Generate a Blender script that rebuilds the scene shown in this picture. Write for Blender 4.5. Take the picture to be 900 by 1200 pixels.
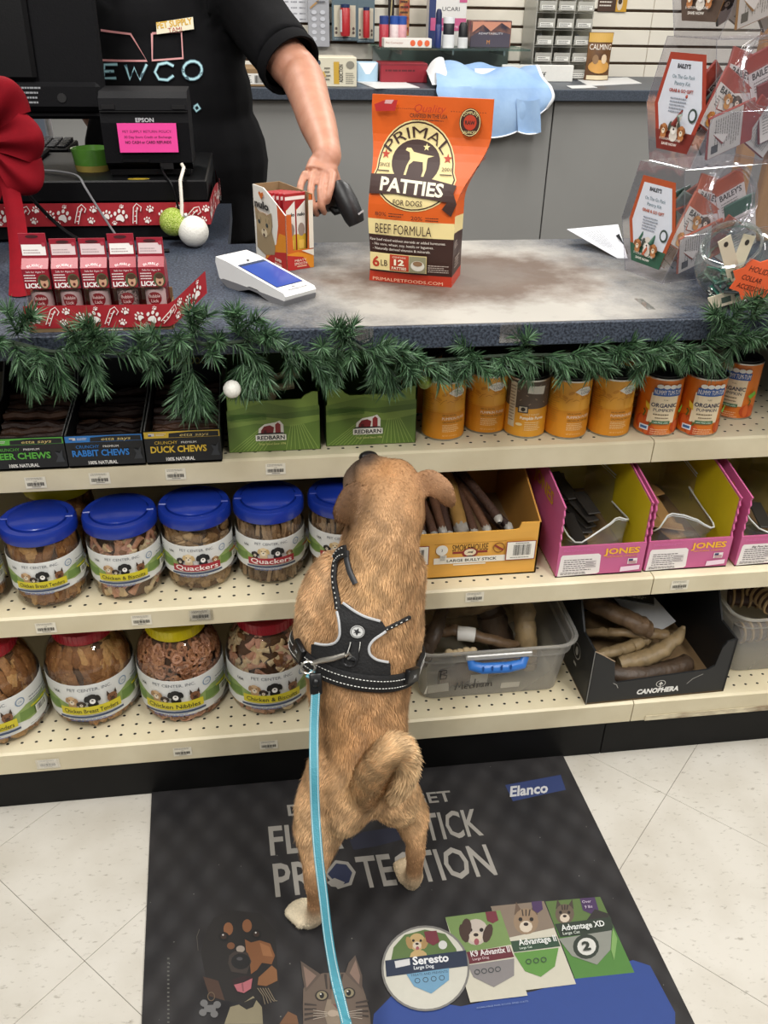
import bpy, bmesh, math, random
from mathutils import Vector, Matrix
for o in list(bpy.data.objects): bpy.data.objects.remove(o)
SC = bpy.context.scene; COL = SC.collection
random.seed(7)
# ---------------------------------------------------------------- camera
FPX, CX, CY, CAMH = 1021.53, 450.0, 600.0, 1.35
_p, _y, _r = [math.radians(a) for a in (30.78, 8.115, 1.14)]
FWD = Vector((math.sin(_y)*math.cos(_p), math.cos(_y)*math.cos(_p), -math.sin(_p)))
_rt = Vector((math.cos(_y), -math.sin(_y), 0)); _up = _rt.cross(FWD)
RGT = _rt*math.cos(_r)+_up*math.sin(_r); UPV = -_rt*math.sin(_r)+_up*math.cos(_r)
CAMP = Vector((0, 0, CAMH))
cd = bpy.data.cameras.new('camera'); cd.sensor_fit = 'VERTICAL'; cd.sensor_height = 36.0; cd.lens = FPX/1200*36; cd.clip_start = .02
co = bpy.data.objects.new('camera', cd); COL.objects.link(co)
co.matrix_world = Matrix(((RGT.x, UPV.x, -FWD.x, 0), (RGT.y, UPV.y, -FWD.y, 0), (RGT.z, UPV.z, -FWD.z, CAMH), (0, 0, 0, 1)))
SC.camera = co
# ---------------------------------------------------------------- world, ceiling lamps, exposure
W = bpy.data.worlds.new('world'); SC.world = W; W.use_nodes = True
W.node_tree.nodes['Background'].inputs[0].default_value = (1.0, .985, .96, 1)
W.node_tree.nodes['Background'].inputs[1].default_value = .10
def lamp(x, y, z, sx, sy, power, col=(1, .975, .935)):
    l = bpy.data.lights.new('ceiling_lamp', 'AREA'); l.shape = 'RECTANGLE'; l.size = sx; l.size_y = sy; l.energy = power; l.color = col
    o = bpy.data.objects.new('ceiling_lamp', l); COL.objects.link(o); o.location = (x, y, z)
for (x, y, pw) in ((-.7, -.6, 33), (1.3, -.6, 33), (-.7, 1.0, 20), (1.3, 1.0, 20), (-.8, 3.1, 25), (1.2, 3.1, 25), (3.0, 1.4, 14), (3.0, 3.1, 16)):
    lamp(x, y, 2.78, .3, 1.2, pw)
SC.view_settings.view_transform = 'Standard'; SC.view_settings.look = 'None'; SC.view_settings.gamma = 1
SC.view_settings.use_curve_mapping = False; SC.view_settings.exposure = .66
SC.cycles.transparent_max_bounces = 32; SC.cycles.max_bounces = 10

def ray(px, py): return RGT*((px-CX)/FPX)-UPV*((py-CY)/FPX)+FWD
def atY(px, py, Y): d = ray(px, py); return CAMP+d*(Y/d.y)
def atZ(px, py, Z): d = ray(px, py); return CAMP+d*((Z-CAMH)/d.z)
# ---------------------------------------------------------------- helpers
def lin(h):
    h = h.lstrip('#'); c = [int(h[i:i+2], 16)/255 for i in (0, 2, 4)]
    return tuple(((x+.055)/1.055)**2.4 if x > .04045 else x/12.92 for x in c)+(1,)
MATS = {}
def mat(name, hexc, rough=.55, metal=0, noise=None, bump=None, hex2=None, coat=0, spec=None, world=False, stretch=None, sheen=0, sss=0):
    """principled material; noise=(scale, amount) mixes towards hex2; bump=(scale, strength)"""
    if name in MATS: return MATS[name]
    m = bpy.data.materials.new(name); m.use_nodes = True; nt = m.node_tree; b = nt.nodes['Principled BSDF']
    b.inputs['Base Color'].default_value = lin(hexc); b.inputs['Roughness'].default_value = rough; b.inputs['Metallic'].default_value = metal
    if coat: b.inputs['Coat Weight'].default_value = coat
    if spec is not None: b.inputs['Specular IOR Level'].default_value = spec
    if sheen: b.inputs['Sheen Weight'].default_value = sheen
    if sss: b.inputs['Subsurface Weight'].default_value = sss; b.inputs['Subsurface Radius'].default_value = (.008, .003, .0015)
    def coords():
        if world: return nt.nodes.new('ShaderNodeNewGeometry').outputs['Position']
        return nt.nodes.new('ShaderNodeTexCoord').outputs['Object']
    def vec():
        o = coords()
        if stretch:
            mp = nt.nodes.new('ShaderNodeMapping'); mp.inputs['Scale'].default_value = stretch; nt.links.new(o, mp.inputs['Vector']); o = mp.outputs[0]
        return o
    if noise:
        n = nt.nodes.new('ShaderNodeTexNoise'); n.inputs['Scale'].default_value = noise[0]; n.inputs['Detail'].default_value = 5
        nt.links.new(vec(), n.inputs['Vector'])
        r = nt.nodes.new('ShaderNodeValToRGB'); r.color_ramp.elements[0].position = .38; r.color_ramp.elements[1].position = .68
        c0 = lin(hexc); c2 = lin(hex2) if hex2 else tuple(x*.6 for x in c0[:3])+(1,)
        a = noise[1]; c1 = tuple(c0[i]*(1-a)+c2[i]*a for i in range(3))+(1,)
        r.color_ramp.elements[0].color = c0; r.color_ramp.elements[1].color = c1
        nt.links.new(n.outputs['Fac'], r.inputs[0]); nt.links.new(r.outputs[0], b.inputs['Base Color'])
    if bump:
        n = nt.nodes.new('ShaderNodeTexNoise'); n.inputs['Scale'].default_value = bump[0]; n.inputs['Detail'].default_value = 4
        nt.links.new(vec(), n.inputs['Vector'])
        bp = nt.nodes.new('ShaderNodeBump'); bp.inputs['Strength'].default_value = bump[1]; bp.inputs['Distance'].default_value = .004
        nt.links.new(n.outputs['Fac'], bp.inputs['Height']); nt.links.new(bp.outputs[0], b.inputs['Normal'])
    MATS[name] = m; return m
def ink(h, rough=.5):
    return mat('print_'+h.strip('#'), h, rough, noise=(90, .08))
def clear(name, tint='#ffffff', gloss=.10, rough=.06, opacity=.0, milky='#d8dde0'):
    """thin clear plastic or glass: transparent with a glossy coat, and a milky share"""
    if name in MATS: return MATS[name]
    m = bpy.data.materials.new(name); m.use_nodes = True; nt = m.node_tree
    for n in list(nt.nodes):
        if n.type != 'OUTPUT_MATERIAL': nt.nodes.remove(n)
    out = nt.nodes['Material Output']; t = nt.nodes.new('ShaderNodeBsdfTransparent'); t.inputs[0].default_value = lin(tint)
    g = nt.nodes.new('ShaderNodeBsdfGlossy'); g.inputs['Roughness'].default_value = rough; g.inputs[0].default_value = (1, 1, 1, 1)
    d = nt.nodes.new('ShaderNodeBsdfDiffuse'); d.inputs[0].default_value = lin(milky)
    lw = nt.nodes.new('ShaderNodeLayerWeight'); lw.inputs[0].default_value = .35
    ma = nt.nodes.new('ShaderNodeMath'); ma.operation = 'MULTIPLY_ADD'; ma.inputs[1].default_value = .30; ma.inputs[2].default_value = gloss
    nt.links.new(lw.outputs['Fresnel'], ma.inputs[0])
    nz = nt.nodes.new('ShaderNodeTexNoise'); nz.inputs['Scale'].default_value = 14; tc = nt.nodes.new('ShaderNodeTexCoord'); nt.links.new(tc.outputs['Object'], nz.inputs['Vector'])
    bp = nt.nodes.new('ShaderNodeBump'); bp.inputs['Strength'].default_value = .25; bp.inputs['Distance'].default_value = .004; nt.links.new(nz.outputs['Fac'], bp.inputs['Height']); nt.links.new(bp.outputs[0], g.inputs['Normal'])
    m1 = nt.nodes.new('ShaderNodeMixShader'); m1.inputs[0].default_value = opacity; nt.links.new(t.outputs[0], m1.inputs[1]); nt.links.new(d.outputs[0], m1.inputs[2])
    m2 = nt.nodes.new('ShaderNodeMixShader'); nt.links.new(ma.outputs[0], m2.inputs[0]); nt.links.new(m1.outputs[0], m2.inputs[1]); nt.links.new(g.outputs[0], m2.inputs[2])
    nt.links.new(m2.outputs[0], out.inputs[0]); MATS[name] = m; return m

def tag(o, label=None, cat=None, group=None, kind=None):
    if label: o['label'] = label
    if cat: o['category'] = cat
    if group: o['group'] = group
    if kind: o['kind'] = kind
    return o
def empty(name, loc=(0, 0, 0), rz=0, label=None, cat=None, group=None):
    o = bpy.data.objects.new(name, None); COL.objects.link(o); o.location = loc; o.rotation_euler = (0, 0, rz); o.empty_display_size = .02
    return tag(o, label, cat, group)
def copy_tree(o, parent=None):
    c = o.copy(); COL.objects.link(c); c.parent = parent
    for ch in list(o.children): copy_tree(ch, c)
    return c
class MB:
    def __init__(s): s.v = []; s.f = []; s.m = []; s.s = []; s.mats = []
    def mi(s, m):
        if m not in s.mats: s.mats.append(m)
        return s.mats.index(m)
    def add(s, vs, fs, m, smooth=False, T=None):
        b = len(s.v); s.v += [tuple(T @ Vector(v)) if T else tuple(v) for v in vs]; k = s.mi(m)
        for f in fs: s.f.append([i+b for i in f]); s.m.append(k); s.s.append(smooth)
        return s
    def bm(s, bm, m, smooth=False, T=None):
        bm.verts.index_update(); s.add([v.co[:] for v in bm.verts], [[v.index for v in f.verts] for f in bm.faces], m, smooth, T); bm.free(); return s
    def box(s, x0, x1, y0, y1, z0, z1, m, bev=0, T=None, seg=1, smooth=False):
        vs = [(x, y, z) for z in (z0, z1) for y in (y0, y1) for x in (x0, x1)]
        fs = [(0, 2, 3, 1), (4, 5, 7, 6), (0, 1, 5, 4), (2, 6, 7, 3), (0, 4, 6, 2), (1, 3, 7, 5)]
        if not bev: return s.add(vs, fs, m, smooth, T)
        b = bmesh.new(); bv = [b.verts.new(v) for v in vs]
        for f in fs: b.faces.new([bv[i] for i in f])
        bmesh.ops.bevel(b, geom=b.edges[:], offset=bev, segments=seg, affect='EDGES', profile=.5, clamp_overlap=True)
        return s.bm(b, m, smooth or seg > 1, T)
    def prism(s, poly, fn, w0, w1, m, caps=True, smooth=False):
        n = len(poly); vs = [fn(u, v, w0) for u, v in poly]+[fn(u, v, w1) for u, v in poly]
        fs = [(i, (i+1) % n, n+(i+1) % n, n+i) for i in range(n)]
        if caps: fs += [list(range(n))[::-1], list(range(n, 2*n))]
        return s.add(vs, fs, m, smooth)
    def lathe(s, prof, m, n=24, c=(0, 0, 0), smooth=True, T=None, sx=1, sy=1):
        vs = []; fs = []; k = len(prof)
        for i in range(n):
            a = 2*math.pi*i/n; ca, sa = math.cos(a)*sx, math.sin(a)*sy
            vs += [(c[0]+r*ca, c[1]+r*sa, c[2]+z) for r, z in prof]
        for i in range(n):
            j = (i+1) % n
            for q in range(k-1): fs.append((i*k+q, j*k+q, j*k+q+1, i*k+q+1))
        return s.add(vs, fs, m, smooth, T)
    def tube(s, pts, r, m, n=8, caps=True, smooth=True, flat=1.0, up=None, T=None):
        P = [Vector(p) for p in pts]; R = list(r) if isinstance(r, (list, tuple)) else [r]*len(P)
        vs = []; fs = []; u = None
        for i, p in enumerate(P):
            t = (P[min(i+1, len(P)-1)]-P[max(i-1, 0)]).normalized()
            if u is None:
                u = Vector(up) if up else (Vector((0, 0, 1)) if abs(t.z) < .9 else Vector((1, 0, 0)))
            u = (u-t*u.dot(t)); u = u.normalized() if u.length > 1e-6 else t.orthogonal().normalized()
            w = t.cross(u)
            for k in range(n):
                a = 2*math.pi*k/n; vs.append(p+w*(math.cos(a)*R[i])+u*(math.sin(a)*R[i]*flat))
        for i in range(len(P)-1):
            for k in range(n):
                j = (k+1) % n; fs.append((i*n+k, i*n+j, (i+1)*n+j, (i+1)*n+k))
        if caps: fs += [list(range(n))[::-1], list(range((len(P)-1)*n, len(P)*n))]
        return s.add(vs, fs, m, smooth, T)
    def limb(s, pts, r, m, n=24, sub=5, **k):        # tube through smoothly interpolated joints
        P = [Vector(p) for p in pts]; R = list(r); op = []; orr = []
        for i in range(len(P)-1):
            a, b, c, d = max(i-1, 0), i, i+1, min(i+2, len(P)-1)
            for j in range(sub):
                t = j/sub; op.append(.5*((2*P[b])+(P[c]-P[a])*t+(2*P[a]-5*P[b]+4*P[c]-P[d])*t*t+(3*P[b]-P[a]-3*P[c]+P[d])*t**3)); h = t*t*(3-2*t); orr.append(R[b]*(1-h)+R[c]*h)
        return s.tube(op+[P[-1]], orr+[R[-1]], m, n, **k)
    def ball(s, c, r, m, nu=12, nv=8, T=None):
        rx, ry, rz = r if isinstance(r, (tuple, list)) else (r, r, r)
        vs = [(c[0], c[1], c[2]-rz)]
        for j in range(1, nv):
            b = -math.pi/2+math.pi*j/nv
            vs += [(c[0]+rx*math.cos(b)*math.cos(2*math.pi*i/nu), c[1]+ry*math.cos(b)*math.sin(2*math.pi*i/nu), c[2]+rz*math.sin(b)) for i in range(nu)]
        vs.append((c[0], c[1], c[2]+rz)); fs = []; L = len(vs)-1
        for i in range(nu):
            k = (i+1) % nu; fs.append((0, 1+k, 1+i)); fs.append((L, L-nu+i, L-nu+k))
            for j in range(nv-2): fs.append((1+j*nu+i, 1+j*nu+k, 1+(j+1)*nu+k, 1+(j+1)*nu+i))
        return s.add(vs, fs, m, True, T)
    def grid(s, fn, nu, nv, m, smooth=True, T=None):
        vs = [fn(i/nu, j/nv) for j in range(nv+1) for i in range(nu+1)]
        fs = [(j*(nu+1)+i, j*(nu+1)+i+1, (j+1)*(nu+1)+i+1, (j+1)*(nu+1)+i) for j in range(nv) for i in range(nu)]
        return s.add(vs, fs, m, smooth, T)
    def build(s, name, parent=None, loc=None, rot=None, kind=None, label=None):
        me = bpy.data.meshes.new(name); me.from_pydata(s.v, [], s.f)
        for m in s.mats: me.materials.append(m)
        me.polygons.foreach_set('material_index', s.m); me.polygons.foreach_set('use_smooth', s.s); me.update()
        if any(s.s): me.set_sharp_from_angle(angle=math.radians(42))
        o = bpy.data.objects.new(name, me); COL.objects.link(o)
        if parent is not None: o.parent = parent
        if loc is not None: o.location = loc
        if rot is not None: o.rotation_euler = rot
        if kind: o['kind'] = kind
        if label: o['label'] = label
        return o
# flat print: shapes in a (u, v) frame, stacked in layers, then mapped on to a surface
_TC = {}
def text_geo(s, bold=0., shear=0.):
    k = (s, bold, shear)
    if k in _TC: return _TC[k]
    if bold and 'M' in s: return text_geo(s, 0., shear)      # the widened outline of an M folds over itself
    c = bpy.data.curves.new('t', 'FONT'); c.body = s; c.size = 1; c.resolution_u = 2; c.offset = bold; c.shear = shear; c.dimensions = '2D'; c.fill_mode = 'FRONT'
    o = bpy.data.objects.new('t', c); me = bpy.data.meshes.new_from_object(o)
    vs = [(v.co.x, v.co.y) for v in me.vertices]; fs = [tuple(p.vertices) for p in me.polygons]
    bpy.data.meshes.remove(me); bpy.data.objects.remove(o); bpy.data.curves.remove(c)
    if not vs: vs = [(0, 0)]
    xs = [v[0] for v in vs]; x0, x1 = min(xs), max(xs)
    r = ([(x-x0, y) for x, y in vs], fs, max(x1-x0, 1e-4)); _TC[k] = r; return r
CAP = .729
class Print:
    def __init__(s, step=.00018): s.items = []; s.layer = 1; s.step = step
    def raw(s, vs, fs, m, bump=True):
        s.items.append((vs, fs, m, s.layer*s.step)); s.layer += 1 if bump else 0; return s
    def rect(s, x0, y0, x1, y1, h, nu=1, nv=1, m=None):
        vs = [(x0+(x1-x0)*i/nu, y0+(y1-y0)*j/nv) for j in range(nv+1) for i in range(nu+1)]
        fs = [(j*(nu+1)+i, j*(nu+1)+i+1, (j+1)*(nu+1)+i+1, (j+1)*(nu+1)+i) for j in range(nv) for i in range(nu)]
        return s.raw(vs, fs, m or ink(h))
    def poly(s, pts, h, m=None): return s.raw(list(pts), [tuple(range(len(pts)))], m or ink(h))
    def ell(s, x, y, rx, ry, h, n=14, rot=0, m=None):
        c, q = math.cos(rot), math.sin(rot)
        return s.poly([(x+rx*math.cos(a)*c-ry*math.sin(a)*q, y+rx*math.cos(a)*q+ry*math.sin(a)*c) for a in [2*math.pi*i/n for i in range(n)]], h, m)
    def ring(s, x, y, rx, ry, w, h, n=24):
        vs = []; fs = []
        for i in range(n):
            a = 2*math.pi*i/n; vs += [(x+rx*math.cos(a), y+ry*math.sin(a)), (x+(rx-w)*math.cos(a), y+(ry-w)*math.sin(a))]
            j = (i+1) % n; fs.append((2*i, 2*j, 2*j+1, 2*i+1))
        return s.raw(vs, fs, ink(h))
    def stroke(s, pts, w, h):
        P = [Vector(p) for p in pts]; vs = []; fs = []
        for i, p in enumerate(P):
            t = P[min(i+1, len(P)-1)]-P[max(i-1, 0)]; t = t.normalized() if t.length else Vector((1, 0)); nn = Vector((-t.y, t.x))*w/2
            vs += [tuple(p+nn), tuple(p-nn)]
            if i: fs.append((2*i-2, 2*i-1, 2*i+1, 2*i))
        return s.raw(vs, fs, ink(h))
    def text(s, t, x, y, hgt, h, w=None, al='C', bold=0., shear=0., rot=0., arc=None):
        """baseline at y, cap height hgt; w fits the width; arc=radius bends the line round a circle centred below"""
        vs, fs, tw = text_geo(t, bold, shear); ky = hgt/CAP; kx = (w/tw) if w else ky*.95
        W = tw*kx; ox = {'C': -W/2, 'L': 0, 'R': -W}[al]; c, q = math.cos(rot), math.sin(rot); out = []
        for a, b in vs:
            a = a*kx+ox; b = b*ky
            if arc: th = a/arc; a, b = math.sin(th)*(arc+b), math.cos(th)*(arc+b)-arc
            out.append((x+a*c-b*q, y+a*q+b*c))
        return s.raw(out, fs, ink(h))
    def lines(s, x0, y0, x1, y1, n, h, ragged=.25):
        """rows of print too small to read: thin broken bars"""
        rnd = random.Random(int(abs(x0*7919+y0*104729+n)*1e4)); vs = []; fs = []; dy = (y1-y0)/n
        for i in range(n):
            y = y0+dy*(i+.3); x = x0; e = x1-(x1-x0)*ragged*rnd.random()
            while x < e:
                w = (x1-x0)*(.05+.1*rnd.random()); b = len(vs); xe = min(x+w, e); vs += [(x, y), (xe, y), (xe, y+dy*.38), (x, y+dy*.38)]; fs.append((b, b+1, b+2, b+3)); x = xe+(x1-x0)*.02
        return s.raw(vs, fs, ink(h))
    def bars(s, x0, y0, x1, y1, n, h='#222222'):
        rnd = random.Random(n*31+int(abs(x0)*1e4)); vs = []; fs = []; d = (x1-x0)/n
        for i in range(n):
            w = d*(.25+.5*rnd.random()); x = x0+d*i; b = len(vs); vs += [(x, y0), (x+w, y0), (x+w, y1), (x, y1)]; fs.append((b, b+1, b+2, b+3))
        return s.raw(vs, fs, ink(h))
    def paw(s, x, y, r, h, rot=0):
        c, q = math.cos(rot), math.sin(rot)
        def p(a, b): return (x+(a*c-b*q)*r, y+(a*q+b*c)*r)
        s.poly([p(a, b) for a, b in ((0, .25), (.38, .0), (.6, -.45), (.45, -.75), (0, -.62), (-.45, -.75), (-.6, -.45), (-.38, 0))], h)
        s.layer -= 1
        for a, b in ((-.78, .12), (-.3, .62), (.3, .62), (.78, .12)):
            X, Y = p(a, b); s.ell(X, Y, .2*r, .31*r, h, 8, rot); s.layer -= 1
        s.layer += 1; return s
    def pup(s, x, y, r, fur, ear, muzzle='#e9dcc6', prick=False):
        """small printed dog's face"""
        s.ell(x, y-r*1.05, r*.75, r*.7, fur, 10)
        if prick:
            for k in (-1, 1): s.poly([(x+k*r*.25, y+r*.55), (x+k*r*.85, y+r*.45), (x+k*r*.72, y+r*1.6)], ear)
        s.ell(x, y, r*.85, r*.95, fur, 12)
        if not prick:
            for k in (-1, 1): s.ell(x+k*r*.8, y+r*.1, r*.3, r*.62, ear, 8, k*.25)
        s.ell(x, y-r*.38, r*.42, r*.5, muzzle, 8); s.ell(x, y-r*.22, r*.17, r*.13, '#1c1512', 6)
        for k in (-1, 1): s.ell(x+k*r*.34, y+r*.2, r*.11, r*.12, '#1c1512', 6)
        return s
    def build(s, name, fn, parent=None, du=None, label=None, dv=None):
        """fn(u, v, w) -> point; du: cut faces finer than this in u (for curved surfaces)"""
        mb = MB()
        for vs, fs, m, w in s.items:
            if du:
                b = bmesh.new(); bv = [b.verts.new((x, y, 0)) for x, y in vs]
                for f in fs:
                    try: b.faces.new([bv[i] for i in f])
                    except ValueError: pass
                xs = [x for x, y in vs]; x = math.floor(min(xs)/du)*du+du
                while x < max(xs):
                    g = b.verts[:]+b.edges[:]+b.faces[:]
                    bmesh.ops.bisect_plane(b, geom=g, plane_co=(x, 0, 0), plane_no=(1, 0, 0)); x += du
                if dv:
                    ys = [y for x, y in vs]; y = math.floor(min(ys)/dv)*dv+dv
                    while y < max(ys):
                        bmesh.ops.bisect_plane(b, geom=b.verts[:]+b.edges[:]+b.faces[:], plane_co=(0, y, 0), plane_no=(0, 1, 0)); y += dv
                b.verts.index_update(); vs2 = [(v.co.x, v.co.y) for v in b.verts]; fs2 = [[v.index for v in f.verts] for f in b.faces]; b.free()
                mb.add([fn(x, y, w) for x, y in vs2], fs2, m, False)
            else: mb.add([fn(x, y, w) for x, y in vs], fs, m, False)
        return mb.build(name, parent, label=label)
def face_front(y0):            # u right, v up, printed on a face that looks towards -Y
    return lambda u, v, w: (u, y0-w, v)
def face_quad(o, u, v):        # origin, unit u and v vectors, normal towards u x v
    o, u, v = Vector(o), Vector(u).normalized(), Vector(v).normalized(); n = u.cross(v)
    return lambda a, b, w: o+u*a+v*b+n*w
def face_cyl(R, a0=-math.pi/2, c=(0, 0)):
    return lambda u, v, w: (c[0]+(R+w)*math.cos(a0+u/R), c[1]+(R+w)*math.sin(a0+u/R), v)
def remesh(mb, voxel, smooth=6, factor=.5):
    """fuse overlapping closed pieces into one continuous skin; returns a mesh datablock"""
    o = mb.build('fuse'); md = o.modifiers.new('r', 'REMESH'); md.mode = 'VOXEL'; md.voxel_size = voxel; md.use_smooth_shade = True
    sm = o.modifiers.new('s', 'SMOOTH'); sm.factor = factor; sm.iterations = smooth
    dg = bpy.context.evaluated_depsgraph_get(); me = bpy.data.meshes.new_from_object(o.evaluated_get(dg))
    bpy.data.objects.remove(o)
    for p in me.polygons: p.use_smooth = True
    return me
# ---------------------------------------------------------------- the setting
tile_m = bpy.data.materials.new('vinyl_tile'); MATS['vinyl_tile'] = tile_m; tile_m.use_nodes = True
def _tile():
    nt = tile_m.node_tree; b = nt.nodes['Principled BSDF']; b.inputs['Roughness'].default_value = .42
    g = nt.nodes.new('ShaderNodeNewGeometry'); mp = nt.nodes.new('ShaderNodeMapping'); mp.inputs['Scale'].default_value = (60, 130, 1); mp.inputs['Rotation'].default_value = (0, 0, .7)
    nt.links.new(g.outputs['Position'], mp.inputs[0])
    n = nt.nodes.new('ShaderNodeTexNoise'); n.inputs['Scale'].default_value = 1; n.inputs['Detail'].default_value = 5; n.inputs['Roughness'].default_value = .62; nt.links.new(mp.outputs[0], n.inputs['Vector'])
    r = nt.nodes.new('ShaderNodeValToRGB'); e = r.color_ramp.elements; e[0].position = .30; e[0].color = lin('#9c978d'); e[1].position = .41; e[1].color = lin('#c4c0b7'); nt.links.new(n.outputs['Fac'], r.inputs[0])
    n2 = nt.nodes.new('ShaderNodeTexNoise'); n2.inputs['Scale'].default_value = 7; n2.inputs['Detail'].default_value = 7; nt.links.new(g.outputs['Position'], n2.inputs['Vector'])
    r2 = nt.nodes.new('ShaderNodeValToRGB'); e = r2.color_ramp.elements; e[0].position = .25; e[0].color = lin('#c9c2b4'); e[1].position = .6; e[1].color = (1, 1, 1, 1); nt.links.new(n2.outputs['Fac'], r2.inputs[0])
    mx = nt.nodes.new('ShaderNodeMixRGB'); mx.blend_type = 'MULTIPLY'; mx.inputs[0].default_value = .45; nt.links.new(r.outputs[0], mx.inputs[1]); nt.links.new(r2.outputs[0], mx.inputs[2])
    nt.links.new(mx.outputs[0], b.inputs['Base Color'])
_tile()
fl = MB().box(-3.2, 4.2, -2.2, 4.7, -.06, -.0012, mat('floor_grout', '#6f695f', .8, noise=(30, .4))).build('floor'); tag(fl, 'off-white speckled vinyl tile floor laid on the diagonal', None, kind='structure')
TS = .3048; c45 = math.sqrt(.5)
tb = MB().box(-TS/2+.0004, TS/2-.0004, -TS/2+.0004, TS/2-.0004, -.002, 0, tile_m, .0003); tproto = None
for i in range(-12, 13):
    for j in range(-12, 13):
        a, b = .04+TS*(i+.5), .08+TS*(j+.5)      # offsets measured along the two tile directions
        x, y = a*c45+b*c45, -a*c45+b*c45
        if -1.7 < x < 2.1 and -1.1 < y < 1.45:
            if tproto is None: tproto = t = tb.build('floor_tile', fl)
            else: t = tproto.copy(); COL.objects.link(t)
            t.location = (x, y, 0); t.rotation_euler = (0, 0, -math.pi/4)
# room shell behind and above
slat_m = mat('slat_wall_white', '#e6e0d2', .5, noise=(3, .06))
wall_b = MB().box(-3.2, 4.2, 4.72, 4.8, 0, 2.9, mat('slat_groove', '#5a4636', .7, noise=(20, .2))).build('wall_back'); tag(wall_b, 'white slat wall with brown grooves behind the back counter', kind='structure')
SP = .0762; z0 = atY(700, 74, 4.70).z
sproto = None
for k in range(-3, 18):
    for xa, xb in ((-3.2, 1.95), (1.953, 4.2)):
        zc = z0+SP*k
        s_ = MB().box(xa, xb, 4.70, 4.72, zc+.006, zc+SP-.006, slat_m, .002).build('wall_slat', wall_b)
ceil = MB().box(-3.2, 4.2, -2.2, 4.8, 2.9, 2.96, mat('ceiling_white', '#e8e5de', .9, noise=(40, .1))).build('ceiling'); tag(ceil, 'white suspended ceiling over the shop floor', kind='structure')
# ---------------------------------------------------------------- shelving under the counter
cream = mat('shelf_cream', '#d9cfb2', .42, noise=(9, .35), hex2='#b3a37f', bump=(120, .05))
cream2 = mat('shelf_cream_worn', '#d5cbae', .5, noise=(26, .75), hex2='#6b4d31', stretch=(1, 1, 3))
black_m = mat('kick_black', '#0b0b0b', .5, noise=(14, .3), hex2='#191919', spec=.2)
hole_m = mat('shelf_hole', '#120f0c', .9, noise=(50, .2)); back_m = mat('shelf_back', '#2a241e', .8, noise=(6, .3))
SEAM = .682
def shelf_bay(X0, X1, labels):
    decks = []
    for (Yf, zt, zb), lab in zip(((1.34, .663, .620), (1.24, .433, .394), (1.214, .148, .098)), labels):
        r = empty('display_shelf', (0, 0, 0), 0, lab, 'shelf', 'cream metal shelves under the counter')
        prof = [(Yf+.004, zt), (1.785, zt), (1.785, zt-.018), (Yf+.02, zt-.018), (Yf+.016, zb), (Yf, zb), (Yf-.001, zt-.003)]
        MB().prism(prof, lambda u, v, w: (w, u, v), X0+.001, X1-.001, cream).build('deck', r); decks.append(r)
        h = MB()
        for q in range(9):
            y = Yf+.026+.0254*q
            for i in range(int((X1-X0-.03)/.0254)):
                x = X0+.02+.0254*i
                h.add([(x+.0032*math.cos(a), y+.0028*math.sin(a), zt+.00012) for a in [math.pi*k/3 for k in range(6)]], [tuple(range(6))], hole_m)
        h.build('perforation', r, kind='stuff')
        if X0 > 0 and zt < .2: MB().box(X0+.03, X0+.40, Yf-.0022, Yf-.0008, zb, zb+.012, cream2).build('chipped_paint', r)
    fr = empty('shelf_frame', ((X0+X1)/2, 1.79, 0), 0, labels[3], 'shelf frame'); cx = (X0+X1)/2
    MB().box(X0-cx, X1-cx, 0, .01, .0, .875, back_m).build('back_panel', fr)
    return decks
decksL = shelf_bay(-.84, SEAM, ['top shelf of chew trays, green boxes and pumpkin cans', 'middle shelf with blue-lidded jars and the amber box', 'bottom shelf with large jars and the tub marked medium', 'dark back panel behind the jars under the counter'])
decksR = shelf_bay(SEAM, 1.62, ['top shelf right of the seam under the tomato-red cans', 'middle shelf right of the seam under the pink boxes', 'bottom shelf right of the seam with chipped edge', 'dark back panel behind the pink boxes'])
for xa, xb, lab in ((-.84, .637, 'black kick board along the floor under the jars and mat'), (.6385, 1.62, 'black kick board along the floor right of the mat')):
    tag(MB().box(xa, xb, 1.226, 1.245, 0, .0975, black_m, .001).build('kick_board'), lab, 'kick board')
tag_m = ink('#d9d2bd')
def price_tag(px, py, Yf, decks, idx, tape=False):
    p = atY(px, py, Yf); par = decks[idx]; w, h = .034, .0215
    pr = Print(); pr.rect(-w/2, -h/2, w/2, h/2, '#e2dcca'); pr.lines(-w*.42, h*.24, w*.42, h*.45, 2, '#7a7468'); pr.text('6.99' if (px % 2) else '9.99', 0, h*.06, .0022, '#55504a'); pr.bars(-w*.4, -h*.28, w*.4, h*.02, 22, '#2c2926'); pr.lines(-w*.2, -h*.42, w*.25, -h*.3, 1, '#6a655c')
    o = pr.build('price_tag', lambda u, v, q: (p.x+u, Yf-.0016-q, p.z+v), par)
    if tape: MB().box(p.x-.02, p.x+.022, Yf-.0035, Yf-.003, p.z-.011, p.z+.012, clear('clear_tape', gloss=.12)).build('tape', par)
for px, py in ((42, 565), (117, 560), (206, 555), (323, 549)): price_tag(px, py, 1.34, decksL, 0)
for px, py, t in ((54, 735, 0), (166, 726, 0), (235, 720, 1), (556, 699, 0)): price_tag(px, py, 1.24, decksL, 1, t)
price_tag(796, 685, 1.24, decksR, 1)
for px, py, t in ((56, 894, 1), (214, 880, 0), (315, 872, 0)): price_tag(px, py, 1.214, decksL, 2, t)
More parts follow.
